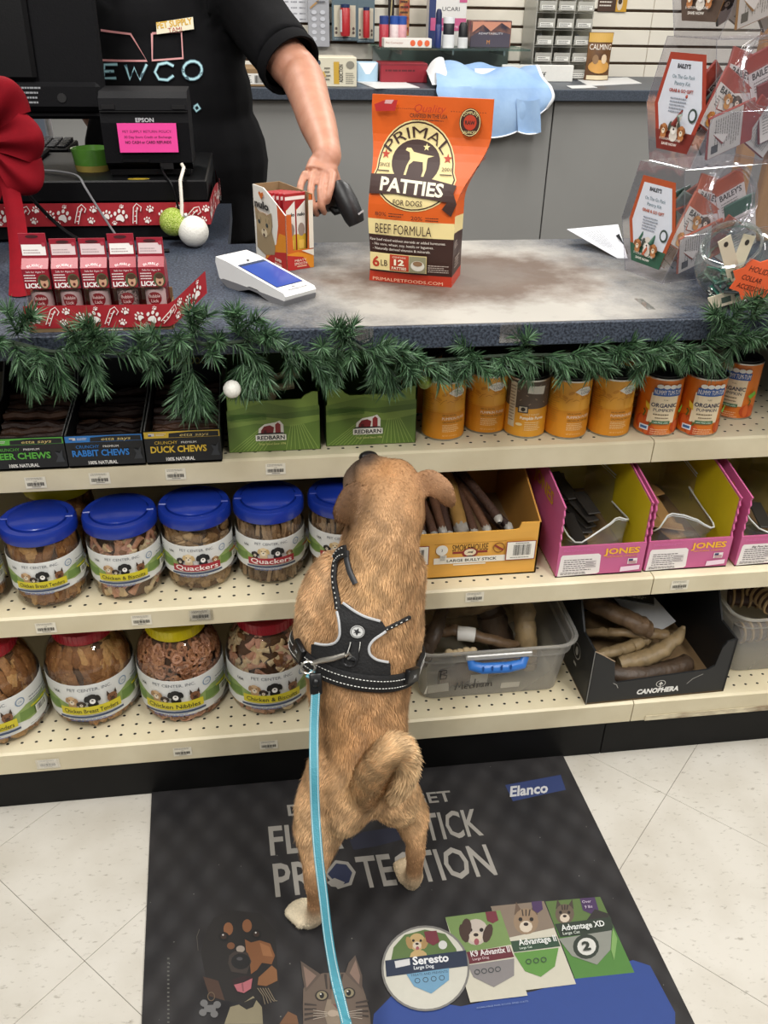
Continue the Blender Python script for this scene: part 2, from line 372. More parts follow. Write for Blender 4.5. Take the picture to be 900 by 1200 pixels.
# ---------------------------------------------------------------- checkout counter
ct = bpy.data.materials.new('speckled_laminate'); ct.use_nodes = True; MATS['speckled_laminate'] = ct
def _ct(m, wear):
    nt = m.node_tree; b = nt.nodes['Principled BSDF']; b.inputs['Roughness'].default_value = .55; b.inputs['Specular IOR Level'].default_value = .3
    tc = nt.nodes.new('ShaderNodeNewGeometry'); P = tc.outputs['Position']
    n = nt.nodes.new('ShaderNodeTexNoise'); n.inputs['Scale'].default_value = 260; n.inputs['Detail'].default_value = 2; nt.links.new(P, n.inputs['Vector'])
    r = nt.nodes.new('ShaderNodeValToRGB'); e = r.color_ramp.elements; e[0].position = .36; e[0].color = lin('#1a202b'); e[1].position = .66; e[1].color = lin('#4a5260'); nt.links.new(n.outputs['Fac'], r.inputs[0])
    col = r.outputs[0]
    if wear:
        def blob(cx, cy, rx, ry, lo, hi, amp, nsc):
            mp = nt.nodes.new('ShaderNodeMapping'); mp.inputs['Location'].default_value = (-cx/rx, -cy/ry, 0); mp.inputs['Scale'].default_value = (1/rx, 1/ry, 0); nt.links.new(P, mp.inputs[0])
            ln = nt.nodes.new('ShaderNodeVectorMath'); ln.operation = 'LENGTH'; nt.links.new(mp.outputs[0], ln.inputs[0])
            nz = nt.nodes.new('ShaderNodeTexNoise'); nz.inputs['Scale'].default_value = nsc; nz.inputs['Detail'].default_value = 7; nz.inputs['Roughness'].default_value = .65; nt.links.new(P, nz.inputs['Vector'])
            a = nt.nodes.new('ShaderNodeMath'); a.operation = 'MULTIPLY_ADD'; nt.links.new(nz.outputs['Fac'], a.inputs[0]); a.inputs[1].default_value = amp; nt.links.new(ln.outputs['Value'], a.inputs[2])
            mr = nt.nodes.new('ShaderNodeMapRange'); mr.inputs[1].default_value = lo; mr.inputs[2].default_value = hi; mr.inputs[3].default_value = 1; mr.inputs[4].default_value = 0; nt.links.new(a.outputs[0], mr.inputs[0]); return mr.outputs[0]
        def mix(col, fac, hx, k):
            mk = nt.nodes.new('ShaderNodeMath'); mk.operation = 'MULTIPLY'; mk.inputs[1].default_value = k; nt.links.new(fac, mk.inputs[0])
            mx = nt.nodes.new('ShaderNodeMixRGB'); nt.links.new(mk.outputs[0], mx.inputs[0]); nt.links.new(col, mx.inputs[1]); mx.inputs[2].default_value = lin(hx); return mx.outputs[0]
        col = mix(col, blob(.36, 1.48, .38, .42, 1.0, 1.5, .9, 9), '#a8a49c', .95)
        col = mix(col, blob(.36, 1.54, .34, .23, .95, 1.35, .9, 12), '#5e4c40', .95)
        col = mix(col, blob(.34, 1.55, .2, .13, .9, 1.3, .9, 34), '#7a736c', .5)
    nt.links.new(col, b.inputs['Base Color'])
    bn = nt.nodes.new('ShaderNodeBump'); bn.inputs['Strength'].default_value = .06; nt.links.new(n.outputs['Fac'], bn.inputs['Height']); nt.links.new(bn.outputs[0], b.inputs['Normal'])
_ct(ct, True)
cte = bpy.data.materials.new('speckled_laminate_edge'); cte.use_nodes = True; _ct(cte, False)
ZC = .912
ctr = empty('checkout_counter', (0, 1.5, 0), 0, 'dark blue speckled checkout counter with a worn pale patch', 'counter')
outl = [(-1.0, 1.281), (1.62, 1.281), (1.62, 1.80), (-.07, 1.80), (-.07, 2.19), (-.43, 2.19), (-.43, 2.47), (-1.0, 2.47)]
MB().prism(outl, lambda u, v, w: (u, v-1.5, w), ZC-.036, ZC, ct).build('worktop', ctr)
MB().box(-1.0, 1.62, 1.273-1.5, 1.281-1.5, ZC-.036, ZC-.0005, cte, .0012).build('edge_band', ctr)
MB().box(-1.0, -.44, 1.84-1.5, 2.42-1.5, 0, ZC-.036, mat('counter_side', '#3a3a3c', .6, noise=(8, .2))).build('side_panel', ctr)
for px, w in ((426, .03), (598, .034)):
    p = atY(px, 390, 1.273)
    MB().box(p.x-w/2, p.x+w/2, -.2285, -.2275, ZC-.03, ZC+.0006, clear('clear_tape', gloss=.12)).build('tape', ctr)
tp = atZ(750, 352, ZC); MB().box(tp.x-.007, tp.x+.007, tp.y-.05-1.5, tp.y+.01-1.5, ZC, ZC+.0006, clear('clear_tape', gloss=.12)).build('tape', ctr)  # clear strip added to stand for a narrow reflection on the worktop
# ---------------------------------------------------------------- back counter and cabinets
bg = mat('cabinet_grey', '#8d8d8b', .45, noise=(5, .08)); bt = mat('back_worktop', '#39404a', .4, noise=(220, .5), hex2='#5a6270')
ZB = atY(560, 104, 4.0).z
bc = MB().box(-2.2, 3.4, 3.98, 4.70, ZB-.045, ZB, bt, .003).build('back_worktop'); tag(bc, 'long dark grey worktop along the back wall', 'worktop')
xs = atY(641, 200, 4.02).x
for i, (xa, xb) in enumerate(((xs-3.2, xs-1.9), (xs-1.9, xs), (xs, xs+1.3), (xs+1.3, xs+2.1))):
    cab = empty('back_cabinet', ((xa+xb)/2, 4.3, 0), 0, ['plain grey base cabinet behind the standing person', 'wide grey base cabinet left of the panel seam', 'wide grey base cabinet right of the panel seam', 'grey base cabinet behind the clear tubs'][i], 'cabinet', 'grey cabinets under the back worktop'); hw = (xb-xa)/2
    MB().box(-hw+.002, hw-.002, -.26, .38, .08, ZB-.045, bg).build('body', cab)
    MB().box(-hw+.003, hw-.003, -.28, -.26, .10, ZB-.05, bg, .0015).build('door', cab)
    MB().box(-hw+.01, hw-.01, -.22, .36, 0, .08, black_m).build('plinth', cab)
# ================================================================ goods on the shelves
pet = clear('jar_plastic', '#faf8f4', gloss=.035, rough=.05)
def treat_mats(base):
    return [mat('treat_%s_%d' % (base, i), h, .6, noise=(160, .55), bump=(220, .5)) for i, h in enumerate({
        'tender': ('#a8794a', '#875a32', '#c29862', '#96683c'), 'stick': ('#957a5c', '#74593f', '#b09474', '#826648'), 'chunk': ('#a88a62', '#866845', '#c2a57c', '#93754f'),
        'nibble': ('#a06e4c', '#8a5a3c', '#b58460', '#c4947a'), 'biscuit': ('#d9bf94', '#c69478', '#8a5e3c', '#e2cfaa', '#d09c86')}[base])]
def fill_jar(kind, R, z0, z1, seed, name, parent, Rtop=None):
    rnd = random.Random(seed); ms = treat_mats(kind); b = MB()
    rr = R*.84
    b.lathe([(0, z0), (rr, z0), (rr, z0+(z1-z0)*.72), (rr*.8, z1-.004), (0, z1)], mat('treat_core', '#5c4029', .8, noise=(90, .5)), 16)
    def rad(z): return R if not Rtop else R-(R-Rtop)*max(0, (z-z0-(z1-z0)*.66)/((z1-z0)*.34))**2
    n = int({'tender': 150, 'stick': 240, 'chunk': 260, 'nibble': 330, 'biscuit': 150}[kind]*(R/.065)**2)
    for k in range(n):
        a = 2*math.pi*rnd.random(); z = z0+.006+(z1-z0-.012)*rnd.random()
        L, w, tl = {'tender': (.04+.04*rnd.random(), .009+.004*rnd.random(), .25*rnd.gauss(0, 1)), 'stick': (.04+.03*rnd.random(), .0035+.001*rnd.random(), .12*rnd.gauss(0, 1)),
                    'chunk': (.016+.014*rnd.random(), .008+.003*rnd.random(), rnd.random()*3), 'nibble': (.02, .0035, rnd.random()*3), 'biscuit': (.034+.012*rnd.random(), .0075, .6+rnd.gauss(0, .8))}[kind]
        m = rnd.choice(ms)
        if kind == 'nibble':      # curled rings
            q = .007+.004*rnd.random(); th = rnd.random()*3; pts = []
            for i in range(8):
                t = i*.95; u = q*math.cos(t); v = q*math.sin(t)*(.6+.4*math.sin(th)); zz = min(max(z+v, z0+.004), z1); r_ = rad(zz)-.004-.003*rnd.random()
                pts.append((r_*math.cos(a+u/R), r_*math.sin(a+u/R), zz))
            b.tube(pts, .0032, m, 5); continue
        pts = []; rs = []; S = 6
        for i in range(S+1):
            t = (i/S-.5)*L; zz = min(max(z+t*math.cos(tl), z0+w*.9), z1-.002); r_ = rad(zz)-w*.62-.0015-.003*rnd.random()
            aa = a+t*math.sin(tl)/R+rnd.gauss(0, .008); pts.append((r_*math.cos(aa), r_*math.sin(aa), zz))
            e = abs(i/S-.5)*2
            if kind == 'biscuit' and m in (ms[0], ms[3], ms[4], ms[1]): rs.append(w*(.62+.5*e**2))
            else: rs.append(w*(1-.35*e**3)*(.85+.3*rnd.random()))
        b.tube(pts, rs, m, 7, flat=.55, up=(math.cos(a), math.sin(a), 0))
    return b.build(name, parent, kind='stuff')
def jar_label(root, R, z0, z1, name, ban, txt, rot, yell='#c9c020', kind=0):
    MB().lathe([(R+.0003, z0), (R+.0006, z0+.0002), (R+.0006, z1-.0002), (R+.0003, z1)], ink('#dfe0dd'), 40).build('label', root)
    h = z1-z0; p = Print(.00015)
    for s in (-1, 1):         # grass band rising to both sides
        p.raw([(s*h*.45, z0+h*.30), (s*h*.45, z0+h*.42), (s*h*.9, z0+h*.62), (s*h*1.5, z0+h*.60), (s*h*1.5, z0+h*.22), (s*h*.9, z0+h*.2)], [(0, 1, 2, 5), (2, 3, 4, 5)], ink('#8fa562'))
        p.raw([(s*h*.6+.001*k, z0+h*(.3+.25*((k*7) % 5)/5)) for k in range(0)] or [(s*h*.7, z0+h*.25), (s*h*.72, z0+h*.5), (s*h*1.4, z0+h*.42), (s*h*1.4, z0+h*.25)], [(0, 1, 2, 3)], ink('#6d8a45'))
    p.text('PET CENTER, INC.', .03*h, z0+h*.83, h*.085, '#6a6f77', w=h*.95)
    p.text('USA', -h*.72, z0+h*.74, h*.07, '#23262c', bold=.02)
    p.ring(h*.78, z0+h*.78, h*.11, h*.11, h*.025, '#7d93ad', 14); p.text('OK', h*.78, z0+h*.75, h*.05, '#7d93ad')
    if kind == 0:
        p.pup(-h*.38, z0+h*.57, h*.13, '#c9a880', '#a37f58'); p.pup(-h*.18, z0+h*.50, h*.09, '#4a3a30', '#2a211c'); p.pup(h*.06, z0+h*.63, h*.15, '#1d1b1b', '#0f0e0e', '#efece6'); p.pup(h*.46, z0+h*.56, h*.13, '#7b5236', '#3a271b', '#4a3020', True)
    else:
        p.pup(-h*.45, z0+h*.52, h*.1, '#3a3230', '#1d1918'); p.pup(-h*.2, z0+h*.63, h*.15, '#dcc7a0', '#c4a876'); p.pup(h*.18, z0+h*.63, h*.16, '#26282b', '#15171a', '#f0ede8'); p.pup(h*.5, z0+h*.54, h*.09, '#b08a60', '#7c5a3a')
    p.poly([(-h*.62, z0+h*.22), (h*.62, z0+h*.25), (h*.62, z0+h*.47), (-h*.62, z0+h*.44)], ban)
    p.text(name, 0, z0+h*.275, h*(.12 if kind == 0 else .16), txt, w=h*1.1, bold=.012)
    p.poly([(-h*.66, z0+h*.125), (h*.66, z0+h*.15), (h*.66, z0+h*.21), (-h*.66, z0+h*.185)], '#3b4a68'); p.lines(-h*.45, z0+h*.04, h*.45, z0+h*.12, 2, '#5a76b0')
    p.lines(h*.95, z0+h*.62, h*1.5, z0+h*.86, 3, '#8d9096'); p.rect(h*.95, z0+h*.54, h*1.5, z0+h*.58, yell if kind == 0 else '#a5343b')
    p.rect(h*1.05, z0+h*.3, h*1.38, z0+h*.5, '#eceae4'); p.bars(h*1.08, z0+h*.33, h*1.35, z0+h*.48, 14); p.lines(h*.85, z0+h*.06, h*1.5, z0+h*.16, 2, '#9b9ea2')
    p.lines(-h*1.6, z0+h*.55, -h*.95, z0+h*.85, 4, '#8d9096'); p.rect(-h*1.5, z0+h*.48, -h*.98, z0+h*.52, '#c9c020')
    p.build('label_print', face_cyl(R+.0007, -math.pi/2+rot), root, du=R*.14)
blue_lid = mat('blue_lid', '#152f8c', .28, noise=(30, .12), coat=.3); red_lid = mat('red_lid', '#a3182a', .35, noise=(30, .15)); yel_lid = mat('yellow_lid', '#d6c60f', .35, noise=(30, .12))
def blue_jar(X, Y, label, name, kind, ban, txt, fillk, seed, rot=0., lid=blue_lid, full=True):
    r = empty('treat_jar', (X, Y, .4331), 0, label, 'jar', 'wide treat jars with blue lids'); R = .061
    MB().lathe([(0, .0012), (R-.008, .0005), (R-.002, .006), (R, .014), (R, .108), (R-.003, .120), (R-.005, .134)], pet, 40).build('jar_body', r)
    fill_jar(fillk, R-.0015, .003, .126, seed, 'treats', r)
    if full: jar_label(r, R, .036, .098, name, ban, txt, rot, kind=kind)
    L = MB().lathe([(R-.001, .128), (R+.0015, .130), (R+.0015, .146), (R-.001, .1505), (R-.011, .1505), (R-.012, .1475), (R-.013, .1475), (R-.0135, .153), (R-.017, .1555), (0, .1562)], lid, 44).build('lid', r)
    for s in (-1, 1): MB().box(s*(R-.009)-.008, s*(R-.009)+.008, -.006, .006, .148, .1535, lid, .0015).build('grip_tab', L)
    return r
YB = '#cdbf2a'
jb = [((-.40, 1.317), 'blue-lidded jar of chicken breast tenders, leftmost whole jar on the middle shelf', 'Chicken Breast Tenders', 0, YB, '#2a2a12', 'tender', 1, .05),
      ((-.268, 1.326), 'blue-lidded jar with pink and cream biscuits above a yellow banner', 'Chicken & Biscuits', 0, YB, '#2a2a12', 'biscuit', 2, .05),
      ((-.143, 1.341), 'blue-lidded jar with red banner and broad flat chunks inside', 'Quackers', 1, '#a02a35', '#f2e9e4', 'chunk', 3, .0),
      ((-.015, 1.348), 'blue-lidded jar with red banner and thin upright sticks inside', 'Quackers', 1, '#a02a35', '#f2e9e4', 'stick', 4, .0),
      ((.117, 1.352), 'blue-lidded jar half hidden behind the tan dog', 'Quackers', 1, '#a02a35', '#f2e9e4', 'stick', 5, -.1),
      ((-.536, 1.312), 'blue-lidded jar cut off by the left edge of the middle shelf', 'Chicken Breast Tenders', 0, YB, '#2a2a12', 'tender', 6, .0)]
for (x, y), lab, nm, kd, ban, txt, fk, sd, rot in jb: blue_jar(x, y, lab, nm, kd, ban, txt, fk, sd, rot)
yj = blue_jar(-.395, 1.465, 'jar with a yellow lid in the row behind the leftmost blue-lidded jars', '', 0, YB, '#222222', 'tender', 9, lid=yel_lid, full=False); yj['group'] = 'second row of treat jars'
def big_jar(X, Y, label, name, fk, seed, lid, rot=.0):
    r = empty('treat_jar', (X, Y, .1483), 0, label, 'jar', 'large shouldered treat jars on the bottom shelf'); R = .0808
    MB().lathe([(0, .0012), (R-.012, .0005), (R-.003, .008), (R, .02), (R, .115), (R-.004, .140), (R-.013, .160), (R-.024, .172), (R-.029, .178), (R-.029, .188)], pet, 44).build('jar_body', r)
    fill_jar(fk, R-.0015, .003, .176, seed, 'treats', r, Rtop=R-.028)
    jar_label(r, R, .024, .109, name, YB, '#2a2a12', rot)
    rl = R-.0265
    L = MB().lathe([(rl, .179), (rl+.0012, .1805), (rl+.0012, .201), (rl-.002, .2035), (rl-.01, .204), (rl-.011, .2025), (0, .2025)], lid, 40).build('lid', r)
    b = MB()
    for k in range(40):
        a = 2*math.pi*k/40; b.box(-.0006, .0006, -.0008, .0004, .181, .200, lid, T=Matrix.Rotation(a, 4, 'Z') @ Matrix.Translation((0, -rl-.0012, 0)))
    b.build('ribbing', L)
for (x, y), lab, nm, fk, sd, lid, rot in (((-.536, 1.310), 'red-lidded jar cut off at the left end of the bottom shelf', 'Chicken Breast Tenders', 'tender', 21, red_lid, -.05),
        ((-.369, 1.341), 'red-lidded jar of chicken breast tenders beside the yellow-lidded jar', 'Chicken Breast Tenders', 'tender', 22, red_lid, .1),
        ((-.200, 1.334), 'large jar of curled brown nibbles with a yellow lid', 'Chicken Nibbles', 'nibble', 23, yel_lid, -.12),
        ((-.032, 1.334), 'red-lidded jar of cream bone biscuits right next to the dog', 'Chicken & Biscuits', 'biscuit', 24, red_lid, .05)): big_jar(x, y, lab, nm, fk, sd, lid, rot)
# ---------------------------------------------------------------- black chew trays
kraft = mat('cardboard_kraft', '#8f7452', .8, noise=(60, .25)); chewd = [mat('chew_dark_%d' % i, h, .6, noise=(120, .5), bump=(150, .6)) for i, h in enumerate(('#3a241a', '#2a1812', '#4c3122', '#5a3b28'))]
trayb = mat('tray_black', '#15171a', .5, noise=(30, .2))
def chew_tray(x0, x1, Y, z, hf, col, word, label, head, sc):
    w = x1-x0; r = empty('chew_tray', ((x0+x1)/2, Y, z), 0, label, 'display box', 'black trays of crunchy chews'); t = .003; D = .20; H = .125
    MB().box(-w/2, w/2, 0, t, 0, hf, trayb).box(-w/2, w/2, 0, D, 0, t, trayb).build('front_panel', r)
    side = [(0, 0), (D, 0), (D, H), (D-.06, .075), (.004, hf)]
    for s in (-1, 1):
        xx = s*(w/2-t/2); MB().prism(side, lambda u, v, q: (xx+q, u, v), -t/2, t/2, trayb).build('side_panel', r)
        MB().tube([(xx, .003, hf+.0004), (xx, D-.06, .0754), (xx, D, H)], .0012, ink('#8c8c88'), 4).build('cut_edge', r)
    hb = MB().box(-w/2, w/2, D, D+t, 0, H+.035, trayb).build('header_card', r)
    p = Print(); f = face_front(0)
    p.rect(-w/2+.0005, hf*.79, w/2-.0005, hf-.0008, col)
    p.poly([(-w*.18, hf*.80), (w*.48, hf*.80), (w*.48, hf*.95), (w*.1, hf*.965), (-w*.17, hf*.93)], '#15171a')
    p.text('etta says', w*.16, hf*.83, hf*.10, '#d9c27a', w=w*.38, shear=.2); p.rect(-w*.44, hf*.86, -w*.36, hf*.94, '#d8d2cc'); p.rect(-w*.44, hf*.86, -w*.40, hf*.90, '#30508c'); p.lines(-w*.34, hf*.86, -w*.2, hf*.94, 2, '#e8e6e0')
    p.text('CRUNCHY', -w*.22, hf*.61, hf*.10, col, w=w*.30); p.text('PREMIUM', w*.08, hf*.62, hf*.065, '#e9e7e2', w=w*.2, bold=.02)
    p.text(word, -w*.06, hf*.36, hf*.2, col, w=w*.74, bold=.03); p.text('100% NATURAL', -w*.05, hf*.10, hf*.11, '#f0eee8', w=w*.38, bold=.02)
    p.poly([(w*.36, hf*.22), (w*.40, hf*.4), (w*.37, hf*.55), (w*.43, hf*.5), (w*.47, hf*.62), (w*.46, hf*.4), (w*.48, hf*.22)], '#34373c')
    p.build('front_print', f, r)
    q = Print(); q.text(head[0], 0, H-.004, .016, '#8a803a', w=w*.7, bold=.02) if head[0] else None
    if head[1]: q.text(head[1], -w*.0, H-.026, .013, '#8a803a' if head[0] else '#c9c9c4', w=w*.55, bold=.02)
    q.rect(-w*.46, H-.04, -w*.38, H-.034, '#4a5260'); q.lines(-w*.36, H-.042, -w*.1, H-.033, 2, '#4a5260')
    q.pup(w*.38, H-.02, .012, '#4a4038', '#2a2320', '#6a5a4c'); q.build('header_print', face_front(D), hb)
    rnd = random.Random(sc); b = []
    for k in range(16):
        y = .012+.011*k; zz = .012+.045*k/16+.01*rnd.random()
        pts = [(-w*.45+w*.9*i/6, y+rnd.gauss(0, .003), zz+rnd.gauss(0, .002)) for i in range(7)]
        o = MB().tube(pts, [.006+.0015*rnd.random() for _ in pts], rnd.choice(chewd), 6); c = o.build('chew_stick', None); b.append(c)
        c.parent = r
zs = .6632
chew_tray(-.464, -.340, 1.337, zs, .058, '#57a83e', 'DEER CHEWS', 'black tray of deer chews with a green front stripe', ('', 'YUMM!'), 41)
chew_tray(-.338, -.2145, 1.337, zs, .058, '#2c79c4', 'RABBIT CHEWS', 'black tray of rabbit chews with a blue front stripe', ('', ''), 42)
chew_tray(-.212, -.088, 1.337, zs, .060, '#d9b63a', 'DUCK CHEWS', 'black tray of duck chews with a yellow front stripe', ('TREAT', 'YOUR DOG'), 43)
# ---------------------------------------------------------------- green barn boxes
gr = mat('box_green', '#78923f', .5, noise=(20, .1)); grd = mat('box_green_dark', '#43602a', .6, noise=(20, .15)); bonem = mat('rawhide_bone', '#cdb791', .6, noise=(40, .3), bump=(90, .4))
def barn_box(x0, x1, Y, label, fill):
    w = x1-x0; H = .108; D = .20; r = empty('barn_box', ((x0+x1)/2, Y, .6632), 0, label, 'display box', 'green farm boxes on the top shelf')
    n0, n1 = -w*.24, w*.30
    fr = [(-w/2, 0), (w/2, 0), (w/2, H), (n1+.018, H), (n1+.006, H-.006), (n1, H-.013), (n0, H-.013), (n0-.008, H-.008), (n0-.016, H), (-w/2, H)]
    MB().prism(fr, lambda u, v, q: (u, q, v), 0, .003, gr).build('front_panel', r)
    for s in (-1, 1):
        xx = s*(w/2-.0015); MB().prism([(0, 0), (D, 0), (D, H+.03), (.05, H), (0, H)], lambda u, v, q: (xx+q, u, v), -.0015, .0015, grd).build('side_panel', r)
    MB().box(-w/2, w/2, D-.003, D, 0, H+.03, grd).build('back_panel', r); MB().box(-w/2, w/2, 0, D, 0, .003, kraft).build('base', r)
    p = Print(); e = w/2-.001
    hills = [('#647f36', [(-e, .078), (-.03, .088), (-.012, .092), (.01, .086), (.04, .08), (e, .084)]), ('#536e2e', [(-e, .068), (-.04, .075), (0, .070), (.03, .072), (e, .076)]), ('#7a9444', [(-e, .060), (-.02, .066), (.02, .060), (e, .066)]), ('#607c34', [(-e, .046), (-.03, .054), (.03, .046), (e, .056)])]
    for c, top in hills: p.poly([(-e, .001)]+[(e, .001)]+top[::-1], c)
    for k in range(9): p.stroke([(-e+.002+.007*k, .002), (-.014+.0035*k, .052)], .0012, '#8aa552'); p.layer -= 1
    for k in range(8): p.stroke([(e-.003-.008*k, .002), (.03-.003*k+.02, .05)], .0012, '#8aa552'); p.layer -= 1
    for k in range(7): p.stroke([(-e+.004, .058+.0022*k), (-.012, .061+.0014*k)], .0007, '#3f6a20'); p.layer -= 1
    p.layer += 1
    bx = -.006
    p.poly([(bx-.022, .028), (bx+.022, .028), (bx+.022, .05), (bx+.016, .058), (bx+.008, .055), (bx-.01, .052), (bx-.02, .044)], '#eceae2')
    p.poly([(bx-.017, .034), (bx+.004, .034), (bx+.006, .046), (bx-.001, .050), (bx-.011, .048), (bx-.016, .041)], '#7c1f25'); p.poly([(bx+.008, .034), (bx+.017, .034), (bx+.017, .051), (bx+.0125, .055), (bx+.008, .051)], '#8c2a2d')
    p.rect(bx-.012, .034, bx-.007, .041, '#4c1216'); p.poly([(bx-.024, .0335), (bx-.02, .036), (bx+.02, .036), (bx+.024, .0335)], '#1c1c1a')
    p.rect(bx-.026, .0215, bx+.026, .0325, '#eceae2'); p.text('REDBARN', bx, .0235, .0075, '#1c1c1a', w=.047, bold=.03); p.text('Truly Good Since 1996', bx+.002, .0135, .004, '#d9d98a', w=.046, shear=.2)
    p.build('front_print', face_front(0), r)
    for i, pts in enumerate(fill):
        b = MB().tube(pts, [.0085, .0075, .0075, .009], bonem, 8, flat=.8); b.build('rawhide_roll', r)
barn_box(-.077, .081, 1.366, 'green farm-scene box holding pale rawhide rolls', [[(-.02, .05, .095), (-.005, .045, .1), (.02, .045, .1), (.036, .05, .101)], [(-.05, .06, .092), (-.03, .05, .095), (-.01, .045, .09), (.0, .03, .088)], [(-.04, .09, .09), (-.01, .09, .094), (.02, .1, .1), (.05, .1, .1)]])
barn_box(.091, .250, 1.375, 'empty-looking green farm-scene box beside the pumpkin cans', [])
# ---------------------------------------------------------------- cans
tin = mat('tin_rim', '#b9b6ae', .3, .9, noise=(40, .15)); org = mat('can_orange', '#e3a02c', .4, noise=(12, .12), hex2='#d08418'); tshade = mat('can_top_shade', '#16171a', .4, noise=(30, .2))
def can(X, Y, style, label, rot=0., group='orange pumpkin puree cans'):
    R, H = .0375, .112; r = empty('pumpkin_can', (X, Y, .6632), 0, label, 'can', group)
    body = {'logic': org, 'brown': org, 'nummy': mat('can_orange_red', '#d9741c', .4, noise=(14, .15), hex2='#c85f18')}[style]
    MB().lathe([(0, .001), (R-.002, 0), (R+.0006, .001), (R+.0006, .003), (R, .0035)], tin, 32).build('tin_base', r); MB().lathe([(R, H-.0035), (R+.0008, H-.003), (R+.0008, H-.0005), (R-.001, H), (R-.0015, H-.003), (0, H-.003)], tin, 32).build('tin_rim', r)
    MB().lathe([(R, .0035), (R, H-.0035)], body, 40).build('wrapper', r)
    MB().lathe([(R-.0035, H-.002), (R-.003, H+.003), (R-.006, H+.004), (0, H+.0045)], tshade, 32).build('recess_shade', r)  # near-black cap paints the shaded recess of the can top
    p = Print(.00015)
    if style == 'logic':
        for i in range(9):
            a = -.048+.0105*i; p.ell(a, .086+.006*math.sin(i*1.7), .006, .003, '#d08a20', 8, i*.9); p.layer -= 1
        for i in range(7): p.stroke([(-.05+.012*i, .07+.004*(i % 3)), (-.044+.012*i, .077), (-.038+.012*i, .074+.005*(i % 2))], .0008, '#bb7414'); p.layer -= 1
        p.layer += 1
        for k in range(-2, 3): p.ell(.026+k*.0045, .066, .004, .010, '#e9a83a', 10); p.layer -= 1
        p.layer += 1; p.rect(-.062, .004, .062, .055, '#d98d1c', 24)
        p.poly([(.000, .092), (.008, .098), (.018, .101), (.028, .099), (.034, .092), (.026, .085), (.014, .084)], '#ece8dc'); p.text('nature\'s', .017, .094, .004, '#8a8f7c', w=.017); p.text('LOGIC', .021, .0875, .0055, '#5d6170', w=.02)
        p.text('100% ALL NATURAL', .004, .049, .0028, '#4a3208', w=.026); p.text('PUMPKIN PUREE', .013, .0415, .0052, '#f2e6cf', w=.044, bold=.03); p.text('GROWN IN THE USA', .012, .0355, .0036, '#5a3a08', w=.04)
        p.lines(-.008, .018, .025, .033, 5, '#eccf98'); p.text('NET WT 15 OZ (425 G)', .006, .010, .0024, '#eccf98', w=.026); p.lines(-.05, .03, -.025, .09, 14, '#c98a2a')
    elif style == 'brown':
        p.rect(-.062, .058, .062, .1085, '#5a4a3c', 24)
        for i in range(18): p.ell(-.05+.1*((i*37) % 18)/18, .062+.042*((i*11) % 18)/18, .003, .0012, '#8a7560', 6, i); p.layer -= 1
        p.layer += 1; p.rect(-.030, .02, -.022, .105, '#c9bca4'); p.rect(-.034, .02, -.0195, .104, '#d8cbb0', 4); p.lines(-.033, .03, -.021, .1, 12, '#8a7a64')
        p.poly([(-.0, .088), (.03, .085), (.032, .100), (.002, .102)], '#e4e0d4'); p.rect(-.014, .050, .004, .064, '#3a3430'); p.rect(-.012, .052, .002, .062, '#c9bda6'); p.ell(-.005, .057, .004, .004, '#2a2522')
        p.text('SIMPLY PUREED', .010, .046, .003, '#f0dcae', w=.03); p.text('Pumpkin Puree', .012, .038, .006, '#f5ead2', w=.042, bold=.03); p.lines(.0, .016, .03, .034, 5, '#f0d8a0'); p.ell(-.01, .028, .006, .003, '#f0d8a0')
    else:
        for (a, b, q) in ((-.032, .024, .018), (.038, .018, .016), (-.018, .012, .012)):
            p.ell(a, b, q, q*.85, '#c04a1a', 16); p.ell(a-.004, b, q*.35, q*.8, '#d4642a', 10); p.ell(a+.007, b, q*.3, q*.78, '#d05a24', 10); p.stroke([(a, b+q*.7), (a+.003, b+q*1.2), (a-.001, b+q*1.45)], .003, '#5e6a2a')
        p.poly([(-.024, .028), (.024, .028), (.026, .085), (-.022, .085)], '#e8d6b4')
        p.poly([(-.020, .080), (.029, .080), (.030, .094), (.004, .096), (-.019, .094)], '#2f5aa0'); 
        for k in range(4): p.ell(-.010+.011*k, .098, .006, .0042, '#eeeae0', 8); p.layer -= 1
        p.layer += 1; p.text('NUMMY TUM-TUM', .005, .083, .009, '#f2efe8', w=.046, bold=.02)
        p.text('PURE', .003, .072, .0024, '#6a5a44'); p.text('ORGANIC', .002, .059, .0078, '#2a2f4c', w=.044, bold=.02); p.text('PUMPKIN', .002, .0505, .0062, '#2a2f4c', w=.034, bold=.015); p.lines(-.014, .042, .018, .048, 1, '#7a6a50'); p.lines(-.01, .036, .014, .041, 1, '#7a6a50')
        p.poly([(-.028, .056), (-.02, .05), (-.022, .062), (-.03, .068)], '#e0b92e'); p.rect(-.014, .0265, .016, .033, '#3f6a44'); p.text('100% FREE LABEL', .001, .0282, .003, '#e4eedd', w=.026); p.rect(-.034, .012, -.018, .022, '#dfe6ee'); p.rect(-.032, .0145, -.02, .0195, '#3a6aa0'); p.lines(-.014, .006, .02, .018, 3, '#e6b890')
        p.poly([(.03, .05), (.042, .06), (.046, .052), (.036, .044)], '#6fae3a')
    p.build('wrapper_print', face_cyl(R+.0003, -math.pi/2+rot), r, du=.008); return r
for px, py, dy, st, lab, rot in ((523, 517, 0, 'logic', 'orange puree can next to the green farm box, front row', -.02), (573, 509, .0, 'logic', 'orange puree can set back, second from the green farm box', -.25),
        (620, 514, 0, 'brown', 'pumpkin can with a brown seeded upper label between orange cans', -.3), (669, 515, 0, 'logic', 'orange puree can just right of the brown-labelled can', -.1), (720, 513, 0, 'logic', 'orange puree can next to the shelf seam', -.12)):
    q = atZ(px, py, .6632); can(q.x, q.y+.0375+dy, st, lab, rot)
